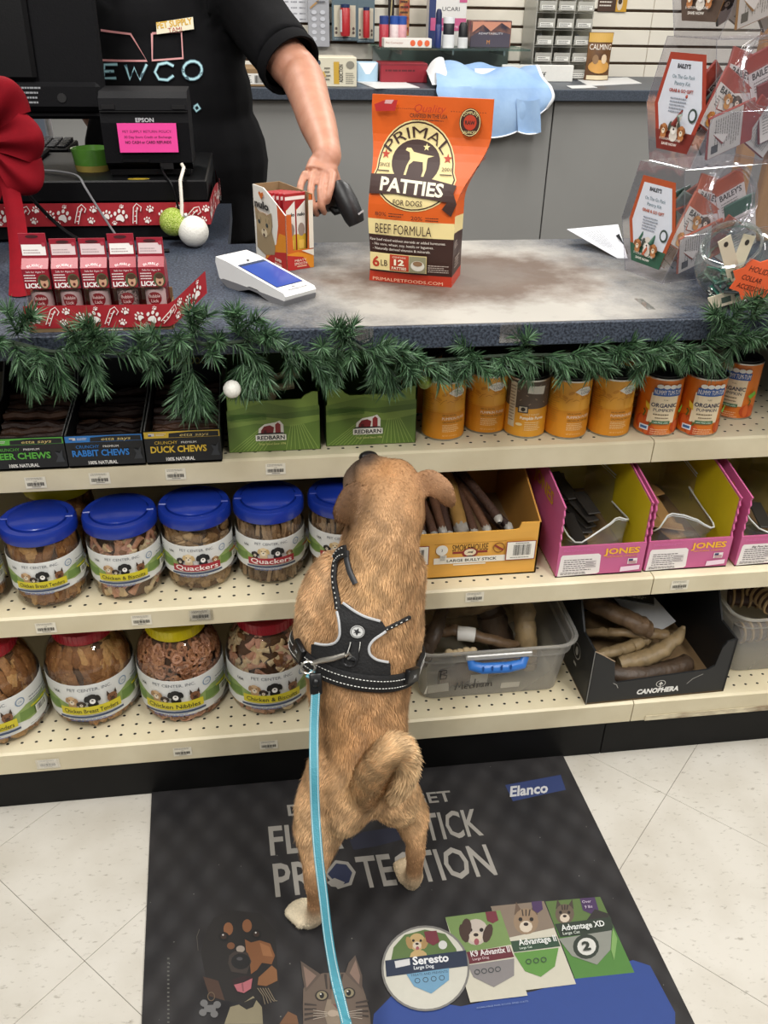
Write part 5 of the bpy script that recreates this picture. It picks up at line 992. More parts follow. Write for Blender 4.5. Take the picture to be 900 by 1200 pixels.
treat_tub(.805, 1.55, ZC+.385, .33, .192, .205, '#b07a2c', 'treat_tub', 'topmost clear tub with brown and mustard packets, cut by the frame', 33, '#5a4a40', lid=False)
p = Print(); 
oak = mat('rack_oak', '#b98a52', .5, noise=(10, .35), stretch=(1, 1, .15), bump=(40, .1))
rk = empty('wooden_rack', (1.0, 1.765, ZC), 0, 'honey-coloured wooden rack post behind the clear tubs', 'rack'); slot = [(.0, 0), (.2, 0), (.2, .45), (.0, .45)]
MB().box(-.045, -.012, -.012, .012, 0, .45, oak, .003).build('post', rk); MB().box(.018, .3, -.012, .012, 0, .45, oak, .003).build('side_board', rk)
MB().box(-.012, .018, -.010, .010, .18, .45, oak, .002).build('cross_piece', rk); MB().box(-.012, .018, -.010, .010, 0, .03, oak, .002).build('foot_piece', rk)
gb = empty('glass_bowl', (.777, 1.350, ZC), 0, 'tilted round glass bowl with an orange holiday collar accessories star', 'bowl'); gls = clear('bowl_glass', '#eef3f0', gloss=.08, rough=.03, opacity=.03)
tilt = Matrix.Translation((0, 0, .0625)) @ Matrix.Diagonal((1, 1, .86, 1)) @ Vector((-.55, -.45, .62)).to_track_quat('Z', 'Y').to_matrix().to_4x4(); R = .0725
prof = [(R*math.sin(a), -R*math.cos(a)) for a in [math.pi*i/22 for i in range(0, 18)]]; prof = [(max(r_, 0), z_) for r_, z_ in prof]; prof += [(.045, .058), (.043, .063), (.043, .072), (.047, .077), (.045, .080), (.042, .076)]
MB().lathe(prof, gls, 40, T=tilt).build('glass_body', gb); MB().lathe([(.045, .071), (.0485, .076), (.0485, .079), (.044, .080)], tubring, 36, T=tilt).build('rim', gb)
rnd = random.Random(4); gm = [mat('collar_green', '#1f4a38', .4, noise=(60, .3)), mat('collar_dark', '#2c3030', .5, noise=(60, .3)), mat('collar_teal', '#2f7a6a', .35, noise=(40, .2)), mat('collar_card', '#d6cbb4', .6, noise=(30, .1))]
for i in range(44):
    a = rnd.random()*6.28; rr = .04*math.sqrt(rnd.random()); q = [(rr*math.cos(a)+.02*math.cos(a+t*2), rr*math.sin(a)+.02*math.sin(a+t*2), .014+.035*rnd.random()+.006*t) for t in (0, .5, 1, 1.5, 2)]
    MB().tube(q, .006, gm[i % 3], 6, flat=.4).build('collar_charm', gb)
for T in (Matrix.Translation((-.035, -.03, .075)) @ Matrix.Rotation(-.55, 4, 'Y') @ Matrix.Rotation(.2, 4, 'X'), Matrix.Translation((-.015, -.045, .028)) @ Matrix.Rotation(1.2, 4, 'Y') @ Matrix.Rotation(.2, 4, 'X'), Matrix.Translation((.0, .01, .06)) @ Matrix.Rotation(.2, 4, 'Y')):
    c = MB().box(-.011, .011, -.0006, .0006, -.05, .05, gm[3], T=T).build('accessory_card', gb); p = Print(); p.ell(0, .038, .004, .005, '#3a3430', 8); p.build('card_hole', lambda u, v, w: T @ Vector((u, -.0008-w, v)), c); p = Print(); p.rect(-.004, -.03, .006, -.015, '#4a5a50'); p.build('card_mark', lambda u, v, w: T @ Vector((u, -.0008-w, v)), c)
TS_ = Matrix.Translation((-.010, -.073, .060)) @ Matrix.Rotation(.18, 4, 'X') @ Matrix.Rotation(-.14, 4, 'Z') @ Matrix.Rotation(.12, 4, 'Y')
pts = [((.043 if i % 2 == 0 else .033)*math.sin(math.pi*i/8+.2), (.038 if i % 2 == 0 else .029)*math.cos(math.pi*i/8+.2)) for i in range(16)]
s_ = MB().prism(pts, lambda u, v, q: TS_ @ Vector((u, q, v)), -.0006, .0006, mat('neon_orange_card', '#f2683c', .5, noise=(30, .06))).build('star_sign', gb)
p = Print(); p.text('HOLIDAY', .004, .010, .0095, '#2a201c', w=.046, rot=-.1); p.text('COLLAR', -.008, -.004, .0085, '#2a201c', w=.034, rot=-.1); p.text('ACCESSORIES', -.001, -.019, .0085, '#2a201c', w=.052, rot=-.1); p.build('star_print', lambda u, v, w: TS_ @ Vector((u, -.0008-w, v)), s_)
# ---------------------------------------------------------------- pine garland along the counter edge
def garland():
    root = empty('pine_garland', (.2, 1.25, ZC-.05), 0, 'artificial green pine garland hung along the counter edge', 'garland'); o = Vector((.2, 1.25, ZC-.05)); rnd = random.Random(77)
    pth = [(-60, 392, 1.262), (0, 398, 1.262), (60, 412, 1.262), (120, 412, 1.262), (170, 418, 1.262), (215, 396, 1.262), (245, 405, 1.262), (300, 398, 1.262), (340, 415, 1.262), (380, 412, 1.262), (410, 400, 1.262), (440, 418, 1.262), (490, 424, 1.275), (540, 420, 1.282), (600, 416, 1.282), (650, 416, 1.282), (700, 414, 1.282), (760, 412, 1.282), (800, 408, 1.28), (840, 405, 1.262), (885, 392, 1.262), (940, 392, 1.262)]
    P = [atY(*q)-o for q in pth]; MB().tube(P, .0035, mat('garland_wire', '#22331f', .7, noise=(40, .2)), 5).build('wire', root)
    ms = [mat('needle_%d' % i, h, .55, noise=(30, .2)) for i, h in enumerate(('#355435', '#26422a', '#486b45', '#5b7a5a'))]
    def sprig(base, d, L, n):
        b = MB(); d = d.normalized(); tip = base+d*L; b.tube([base, base.lerp(tip, .5)+Vector((0, 0, .004)), tip], [.0016, .0014, .0008], ms[1], 4)
        side = d.orthogonal().normalized(); oth = d.cross(side)
        for k in range(n):
            t = rnd.random()**.8; p0 = base+d*(L*t)+Vector((0, 0, .004*math.sin(math.pi*t))); a = rnd.random()*6.283; out = (side*math.cos(a)+oth*math.sin(a)); dd = (out*.8+d*(.55+.5*t)+Vector((0, 0, -.12))).normalized(); l = .019+.014*rnd.random(); w = dd.cross(Vector((rnd.gauss(0, 1), rnd.gauss(0, 1), rnd.gauss(0, 1)))).normalized()*.00085
            mid = p0+dd*l*.55; end = p0+dd*l+Vector((0, 0, -.002))
            b.add([p0-w*.6, p0+w*.6, mid+w, mid-w, end], [(0, 1, 2, 3), (3, 2, 4)], ms[rnd.randrange(4)])
        b.build('sprig', root)
    for i in range(len(P)-1):
        seg = P[i+1]-P[i]; left = pth[i][0] < 440 or pth[i][0] > 830; m = max(2, int(seg.length/(.0155 if left else .0115)))
        left = pth[i][0] < 440 or pth[i][0] > 830
        for k in range(m):
            base = P[i].lerp(P[i+1], k/m); a = rnd.random()*6.283
            d = Vector((rnd.gauss(.35, .5), -abs(rnd.gauss(.45, .3)), rnd.gauss(.16 if left else -.22, .6 if left else .42)))
            sprig(base, d, .030+.018*rnd.random() if left else .030+.014*rnd.random(), 95)
    for px, py, Y, dz, L in ((225, 395, 1.262, .5, .055), (280, 393, 1.262, .5, .05), (118, 405, 1.262, .5, .05), (20, 392, 1.262, .5, .05), (405, 402, 1.262, .4, .045), (880, 375, 1.262, .5, .05), (850, 385, 1.262, .5, .05), (225, 432, 1.262, -1, .06), (232, 448, 1.262, -1, .05), (60, 418, 1.262, -.9, .045), (105, 420, 1.262, -.9, .04), (285, 425, 1.262, -1, .045), (15, 420, 1.262, -1, .05), (300, 420, 1.262, -.8, .045), (370, 422, 1.262, -.8, .04), (455, 430, 1.275, -.9, .035)):
        b0 = atY(px, py, Y)-o
        for k in range(3): sprig(b0, Vector((rnd.gauss(.1, .35), -.3, dz)), L, 105)
    MB().ball(tuple(atY(272, 456, 1.235)-o), .0135, mat('white_glitter', '#e8e6de'), 16, 10).build('white_bauble', root); MB().ball(tuple(atY(498, 448, 1.275)-o), .011, mat('olive_bauble', '#6a7a2a', .35, noise=(200, .4)), 14, 10).build('olive_bauble', root)
garland()
# ================================================================ back counter and slat wall goods
def at(px0, py0, px1, py1, Y):      # place and size on the plane at distance Y
    a = atY((px0+px1)/2, py1, Y); l = atY(px0, (py0+py1)/2, Y).x; r = atY(px1, (py0+py1)/2, Y).x; t = atY((px0+px1)/2, py0, Y).z
    return (l+r)/2, r-l, a.z, t-a.z
ZB_ = ZB+.0003
def carton(name, px, Y, D, m, label, cat, fn=None, floor=True, rz=0, bev=.003):
    x, w, z, h = at(*px, Y)
    if floor: h = z+h-ZB_; z = ZB_
    r = empty(name, (x, Y+D/2, z), rz, label, cat); MB().box(-w/2, w/2, -D/2, D/2, 0, h, m, bev).build('carton', r)
    if fn:
        p = Print(.0004); fn(p, w, h); p.build('front_print', face_front(-D/2), r)
    return r
carton('shipping_box', (262, 80, 332, 106), 4.02, .22, mat('cardboard_kraft', '#8f7452'), 'kraft shipping box with a barcode label behind the arm', 'box', lambda p, w, h: (p.rect(-w*.28, h*.14, w*.30, h*.72, '#e4e2dc'), p.lines(-w*.25, h*.2, -w*.02, h*.66, 4, '#6a6864'), p.bars(w*.02, h*.2, w*.28, h*.62, 22)))
ac = carton('supplement_carton', (364, 67, 418, 107), 4.03, .14, mat('carton_ivory', '#d9d3bd', .5, noise=(20, .08)), 'ivory carton with a gold stripe and sideways lettering', 'carton', lambda p, w, h: (p.rect(.0, h*.1, w*.12, h*.85, '#c9a23c'), p.text('ADDICTION', w*.20, h*.16, w*.09, '#3a3630', w=h*.6, al='L', rot=math.pi/2, bold=.02), p.lines(w*.26, h*.1, w*.46, h*.5, 6, '#8a867a'), p.ell(w*.36, h*.75, w*.09, h*.13, '#8a867a'), p.ell(-w*.34, h*.82, w*.06, h*.1, '#3a4a5a'), p.lines(-w*.2, h*.2, -w*.06, h*.7, 4, '#6a665c'), p.poly([(-w*.3, h*.3), (-w*.22, h*.55), (-w*.16, h*.35)], '#d0a85a')))
carton('tissue_pack', (419, 73, 443, 95), 4.28, .08, mat('pack_paleblue', '#a8c8de', .5, noise=(30, .1)), 'pale blue and white tissue pack beside the ivory carton', 'pack', lambda p, w, h: (p.poly([(-w*.45, h*.98), (-w*.1, h*.4), (w*.1, h*.4), (w*.45, h*.98)], '#e6ebf0')))
carton('red_tin', (446, 74, 501, 97), 4.25, .16, mat('tin_red', '#8f2430', .4, noise=(20, .2)), 'flat dark red box under the glass shelf', 'box', lambda p, w, h: (p.lines(-w*.4, h*.5, w*.4, h*.75, 1, '#5a141c'), p.rect(-w*.48, h*.88, w*.48, h*.98, '#7a1c28')))
def sheet(px4, z, label, m='#dfe0e0', dz=.002):
    pts = [atZ(a, b, z) for a, b in px4]; c = sum(pts, Vector())/4; o = MB().add([q-c for q in pts]+[q-c+Vector((0, 0, dz)) for q in pts], [(3, 2, 1, 0), (4, 5, 6, 7), (0, 1, 5, 4), (1, 2, 6, 5), (2, 3, 7, 6), (3, 0, 4, 7)], ink(m)).build('paper_sheet', None, c); return tag(o, label, 'paper', 'loose papers on the back worktop')
sheet([(418, 96), (440, 104), (492, 103), (470, 95)], ZB_, 'white sheet of paper in front of the red box'); sheet([(675, 93), (690, 101), (752, 98), (735, 91)], ZB_, 'white sheet of paper at the right end of the back worktop'); sheet([(664, 101), (670, 104), (700, 103), (690, 100)], ZB_+.001, 'small white slip beside the blue cloth')
wp = carton('white_sign', (588, 76, 672, 93), 4.35, .015, ink('#e3e2dc'), 'low white sign board with handwriting behind the blue cloth', 'sign', lambda p, w, h: (p.text('off', w*.04, h*.25, h*.35, '#2a2a2a', w=w*.16), p.text('ho', -w*.26, h*.3, h*.35, '#2a2a2a', w=w*.12)))
# blue cloth draped over the edge
clo = mat('blue_cloth', '#9dbce0', .85, noise=(8, .5), hex2='#6f95c8', bump=(60, .25)); trim = mat('cloth_white_trim', '#e6e8ea', .8, noise=(30, .1))
def cloth():
    xl, xr = atY(512, 110, 4.0).x, atY(642, 110, 4.0).x; c = empty('blue_cloth', ((xl+xr)/2, 4.05, ZB), 0, 'pale blue shirt with white trim draped over the back worktop', 'cloth'); W = xr-xl; drop = .165
    def f(u, v):
        x = (u-.5)*W+.012*math.sin(8*v+2*u); s = v*.52; over = .055+.022*math.sin(9*u)+.012*math.sin(23*u); dp = drop*(.45+.75*math.sin(math.pi*min(u*.9+.08, 1))**1.0)*(1-.25*(u < .2))
        bump = .018*math.sin(7*u+5*v)+.014*math.sin(15*u-9*v)+.03*math.sin(math.pi*u)
        if v < .5: t = v/.5; return (x, .24-t*.33, .012+max(.006, .03+bump)*(1-t**4)+.004)
        t = (v-.5)/.5; return (x+.01*math.sin(11*u)*t, -.09-.012*math.sin(math.pi*t)-.012*abs(math.sin(8*u))*t, .012-dp*t)
    MB().grid(f, 44, 36, clo).build('fabric', c); MB().tube([f(u/44, 1.0) for u in range(45)], .006, trim, 6, flat=.5).build('hem_trim', c); MB().tube([f(1, v/36) for v in range(37)], .007, trim, 6, flat=.5).build('side_trim', c)
    MB().grid(lambda u, v: (W*.18+.10*u+.02*v, -.112+.01*math.sin(5*u), -.03-.13*v-.04*u*(1-u)), 10, 8, clo).build('sleeve', c); MB().tube([(W*.18+.10*u+.02, -.114, -.16-.04*u*(1-u)) for u in [i/8 for i in range(9)]], .007, trim, 6, flat=.5).build('sleeve_cuff', c)
    MB().grid(lambda u, v: (-W*.5-.005+.075*u-.02*v, .20-.27*v+.01*math.sin(6*u), .012+.09*(1-v)*math.sin(1.5*u+.4)+.003), 8, 8, trim).build('white_lining', c)
    MB().box(-W*.10, W*.18, .08, .082, .06, .10, ink('#dfe0e4'), T=Matrix.Rotation(-.35, 4, 'X')).build('paper_tag', c)
cloth()
# glass shelf with goods
gz = atY(540, 57, 4.32).z; gx0, gx1 = atY(446, 57, 4.32).x, atY(622, 57, 4.32).x
gs = empty('glass_shelf', ((gx0+gx1)/2, 4.51, gz), 0, 'glass shelf bracketed to the slat wall', 'shelf'); MB().box(-(gx1-gx0)/2, (gx1-gx0)/2, -.19, .19, -.008, 0, clear('shelf_glass', '#c8dcd6', gloss=.12, opacity=.1, milky='#8fa8a4')).build('glass_plate', gs)
for s in (-.7, .0, .7): MB().box(s*(gx1-gx0)/2-.004, s*(gx1-gx0)/2+.004, -.12, .19, -.03, -.009, mat('bracket_grey', '#b9b9b6', .4, .6, noise=(20, .1))).build('bracket', gs)
MB().box(-(gx1-gx0)/2+.01, (gx1-gx0)/2-.01, .16, .188, -.09, -.012, mat('shelf_rail', '#9a9a98', .5, noise=(10, .1))).build('rail', gs)
def onshelf(name, px, Y, D, m, label, cat, fn=None):
    x, w, z, h = at(*px, Y); r = empty(name, (x, Y+D/2, gz), 0, label, cat); h = z+h-gz; MB().box(-w/2, w/2, -D/2, D/2, 0, h, m, .002).build('carton', r)
    if fn: p = Print(.0004); fn(p, w, h); p.build('front_print', face_front(-D/2), r)
    return r
onshelf('test_kit_box', (503, -30, 547, 50), 4.52, .07, mat('kit_white', '#dcdad6', .5, noise=(20, .05)), 'tall white and pink test kit box on the glass shelf', 'box', lambda p, w, h: (p.rect(-w*.5, 0, -w*.32, h, '#2c3a68'), p.text('UCARI', w*.08, h*.50, h*.06, '#4a4a52', w=w*.46), p.rect(-w*.45, h*.22, w*.5, h*.40, '#c25a86'), p.text('Intolerance Testing Kit', w*.05, h*.27, h*.035, '#f0e0e8', w=w*.7), p.rect(w*.3, h*.62, w*.5, h*.72, '#c25a86')))
onshelf('mountain_box', (551, 24, 599, 55), 4.46, .10, mat('box_dusk', '#3a3440', .35, noise=(16, .6), hex2='#c98a6a', coat=.3), 'dark box with a mountain sunset picture on the glass shelf', 'box', lambda p, w, h: (p.poly([(-w*.45, h*.55), (-w*.2, h*.85), (0, h*.6), (w*.25, h*.92), (w*.48, h*.7), (w*.48, h*.95), (-w*.45, h*.95)], '#c98a72'), p.poly([(-w*.48, 0.001), (w*.48, .001), (w*.48, h*.5), (w*.2, h*.6), (0, h*.45), (-w*.25, h*.62), (-w*.48, h*.4)], '#4a4452'), p.text('ADAPTABILITY', 0, h*.48, h*.08, '#d8d4d8', w=w*.6), p.text('M', -w*.05, h*.12, h*.16, '#c98a4a')))
onshelf('corrector_box', (450, 45, 506, 57), 4.34, .08, ink('#e2ddd6'), 'small white display box with orange dots on the glass shelf', 'box', lambda p, w, h: (p.text('Pet Corrector', -w*.28, h*.42, h*.22, '#a05a50', w=w*.36), [p.ell(w*(.1+.15*k), h*.5, w*.055, h*.34, '#e0653c') for k in range(3)]))
for i, (px, c, capc) in enumerate(((450, '#b03040', '#2c3f7c'), (462, '#d8c8c8', '#2c4f9c'), (471, '#d09aa0', '#2c4f9c'))):
    q = atY(px, 50, 4.46); r = empty('spray_can', (q.x, 4.47, gz), 0, ['red spray can with blue cap behind the orange-dot box, leftmost', 'white spray can with blue cap behind the orange-dot box, middle', 'pink spray can with blue cap behind the orange-dot box, rightmost'][i], 'spray can', 'spray cans on the glass shelf')
    MB().lathe([(0, 0), (.022, 0), (.022, .085), (.014, .095)], mat('can_paint_%d' % i, c, .35, noise=(60, .3)), 16).build('can_body', r); MB().lathe([(.021, .086), (.021, .118), (.018, .12), (0, .12)], mat('can_cap_%d' % i, capc, .4, noise=(30, .1)), 16).build('cap', r)
for i, (px, w, h, c, cap) in enumerate(((513, .03, .09, '#1d2c66', '#16204a'), (525, .055, .05, '#e2e2e2', '#202228'), (525.5, .05, .03, '#202228', '#d8d8d6'), (542, .046, .04, '#d8d8d8', '#17181c'))):
    if i == 2: continue
    q = atY(px, 52, 4.40); r = empty('drop_bottle', (q.x, 4.40, gz), 0, ['dark blue dropper bottle in front of the test kit box', 'wide white jar with a black band on the glass shelf', '', 'white bottle with a tall black cap beside the mountain box'][i], 'bottle')
    MB().lathe([(0, 0), (w/2, 0), (w/2, h), (w*.3, h+.008)], mat('bottle_%d' % i, c, .35, noise=(60, .1)), 18).build('bottle_body', r); MB().lathe([(w*.46, h-.004), (w*.46, h+.045), (w*.3, h+.06), (0, h+.062)], mat('bottle_cap_%d' % i, cap, .4, noise=(60, .1)), 18).build('cap', r)
    if i == 1: MB().lathe([(w*.47, h+.046), (w*.47, h+.07), (0, h+.072)], mat('bottle_1', '#e2e2e2'), 18).build('lid_disc', r)
# hung packs and notices on the slat wall
def hung(name, px, label, cat, m, fn, D=.02, Y=4.672):
    x, w, z, h = at(*px, Y); r = empty(name, (x, Y+D/2, z), 0, label, cat); MB().box(-w/2, w/2, -D/2, D/2, 0, h, m, .002).build('card', r); p = Print(.0005); fn(p, w, h); p.build('card_print', face_front(-D/2), r); MB().tube([(0, D/2, h*.97), (0, .05, h*.97)], .003, tin, 6).build('hook', r) if Y < 4.67 else None
    return r, w, h
def cal(p, w, h):
    for i in range(4):
        for j in range(6): p.bars(-w*.44+w*.23*i, h*.06+h*.155*j, -w*.44+w*.23*i+w*.17, h*.10+h*.155*j, 9, '#5a5c6a'); p.layer -= 1
    p.layer += 1
hung('barcode_sheet', (319, -18, 361, 26), 'white sheet printed with rows of barcodes pinned to the slat wall', 'sheet', ink('#dcdde2'), cal, .004, 4.692)
r, w, h = hung('clamshell_pack', (361, -10, 386, 55), 'clear clamshell pack hanging left of the spray packs', 'pack', mat('pack_dull', '#a8a9ae', .4, noise=(14, .2)), lambda p, w, h: ([p.ell(-w*.22+w*.4*(k % 2), h*(.15+.12*(k//2)), w*.12, h*.04, '#c9cbd2') for k in range(10)], p.poly([(-w*.4, h*.72), (0, h*.86), (w*.02, h*.82), (-w*.38, h*.69)], '#b08a5a'), p.lines(-w*.1, h*.78, w*.4, h*.86, 1, '#5a5c62')), .02, 4.65)
for px, rc, lab in (((389, -14, 419, 48), 0, 'hanging spray pack with a half white half red can'), ((418.5, -10, 439, 50), 1, 'hanging spray pack with an all red can')):
    r, w, h = hung('spray_pack', px, lab, 'pack', mat('pack_slate', '#5d6f78', .4, noise=(12, .15)), lambda p, w, h: (p.rect(-w*.42, h*.08, w*.42, h*.68, '#c9c2ae'), p.lines(-w*.4, h*.02, w*.4, h*.06, 1, '#9aa8ae'), [p.ell(k*w*.34, h*q, w*.05, h*.03, '#5a4a44') for k in (-1, 1) for q in (.16, .24)]), .02, 4.64)
    MB().lathe([(0, h*.10), (w*.17, h*.10), (w*.19, h*.16), (w*.19, h*.62), (w*.13, h*.66)], mat('spray_red', '#b32a30', .35, noise=(40, .2)), 16, c=(0, -.03, 0)).build('can', r); MB().lathe([(w*.18, h*.64), (w*.18, h*.70), (0, h*.71)], mat('spray_navy', '#22335a', .4, noise=(40, .1)), 16, c=(0, -.03, 0)).build('cap', r)
    if not rc: MB().lathe([(w*.192, h*.18), (w*.192, h*.60)], ink('#dcd8d8'), 16, c=(-w*.02, -.028, 0)).build('white_band', r)
hung('tool_card', (455, -20, 462, 45), 'narrow black and red card hanging above the spray cans', 'card', mat('pack_black', '#1c1416', .4, noise=(20, .2)), lambda p, w, h: p.poly([(-w*.2, h*.3), (w*.1, h*.95), (w*.3, h*.95), (0, h*.3)], '#b8a87a'), .01, 4.66)
hung('chew_card', (468, -20, 480, 42), 'narrow patterned red card hanging right of the spray cans', 'card', mat('pack_redbrown', '#9a3a34', .4, noise=(60, .8), hex2='#c9a05a'), lambda p, w, h: p.lines(-w*.4, h*.1, w*.4, h*.8, 7, '#3a2420'), .01, 4.66)
hung('notice_card', (702, -22, 736, 14), 'brown and yellow notice stuck high on the slat wall', 'card', mat('card_brown', '#4a3428', .5, noise=(20, .1)), lambda p, w, h: (p.rect(w*.12, 0.001, w*.5, h*.98, '#c9982f'), p.lines(-w*.45, h*.15, w*.05, h*.5, 3, '#e0d8cc'), p.ell(w*.25, h*.3, w*.1, h*.25, '#d8c8b0'), p.ell(w*.25, h*.35, w*.07, h*.1, '#3a2c24')), .004, 4.692)
# clear parts drawers
drw = clear('drawer_clear', '#f2f2ee', gloss=.07, rough=.1, opacity=.45, milky='#dedcd4'); frm = clear('cabinet_clear', '#f2f2ee', gloss=.05, rough=.2, opacity=.5, milky='#dad8d0')
x, w, z, h = at(628, -6, 694, 84, 4.46); h = z+h-ZB_
pc = empty('parts_drawers', (x, 4.56, ZB_), 0, 'stack of clear plastic parts drawers with handwritten labels', 'drawer unit'); MB().box(-w/2, w/2, -.09, .12, 0, .006, frm).build('base', pc); MB().box(-w/2, w/2, .11, .12, 0, h, ink('#cfcdc6')).build('back', pc)
for i in range(4):
    MB().box(-w/2+w/3*(i if i < 4 else 0)-.002, -w/2+w/3*i+.002, -.085, .12, 0, h, frm).build('divider', pc)
for j in range(5):
    MB().box(-w/2, w/2, -.085, .12, h/5*(j+1)-.003, h/5*(j+1), frm).build('tier', pc)
    for i in range(3):
        a = -w/2+w/3*i+.006; b = a+w/3-.012; zz = h/5*j+.008; dh = h/5-.02; d = MB().box(a, b, -.105, -.102, zz, zz+dh*.75, drw).box(a, b, -.10, .09, zz-.002, zz, drw).build('drawer', pc)
        p = Print(.0004); p.rect(a+.008, zz+dh*.08, b-.008, zz+dh*.42, '#e2e1da'); p.lines(a+.012, zz+dh*.1, b-.012, zz+dh*.4, 2, '#2f2f2f', .3); p.build('drawer_label', face_front(-.1052), d)
        rq = random.Random(i*9+j); MB().tube([(a+.015, -.06, zz+.012), (a+.03, -.05, zz+.03*rq.random()+.012), (b-.02, -.03, zz+.016)], .009, ink('#6a6c70' if (i+j) % 3 else '#b0b0ac'), 6, flat=.5).build('drawer_contents', d)
# calming treats pouch
x, w, z, h = at(689, 38, 718, 89, 4.42); h = z+h-ZB_; cp = empty('calming_pouch', (x, 4.44, ZB_), .0, 'brown and tan calming treat pouch standing at the wall', 'pouch'); pm = mat('pouch_brown', '#5a3c26', .4, noise=(14, .3), hex2='#a8783c'); 
MB().grid(lambda u, v: ((u-.5)*w*(1-.06*math.sin(math.pi*v)), -.025*math.sin(math.pi*u)*(1-v**2)-.002, h*v), 10, 10, pm).grid(lambda u, v: ((.5-u)*w*(1-.06*math.sin(math.pi*v)), .025*math.sin(math.pi*u)*(1-v**2)+.002, h*v), 10, 10, pm).build('pouch_body', cp)
p = Print(.0006); p.rect(-w*.48, h*.80, w*.48, h*.99, '#c9a04c', 6); p.text('CALMING', 0, h*.65, h*.12, '#f0e8dc', w=w*.86, bold=.03); p.ell(0, h*.3, w*.42, h*.14, '#c9964c', 16); p.ell(-w*.18, h*.45, w*.12, h*.1, '#8a6a48', 10); p.ell(w*.16, h*.46, w*.12, h*.1, '#d8c0a0', 10); p.rect(-w*.44, h*.03, w*.44, h*.12, '#d8c9a8', 6); p.build('pouch_print', lambda u, v, k: (u, -.027*math.sin(math.pi*(u/w+.5))*(1-(v/h)**2)-.004-k, v), cp, du=.01)
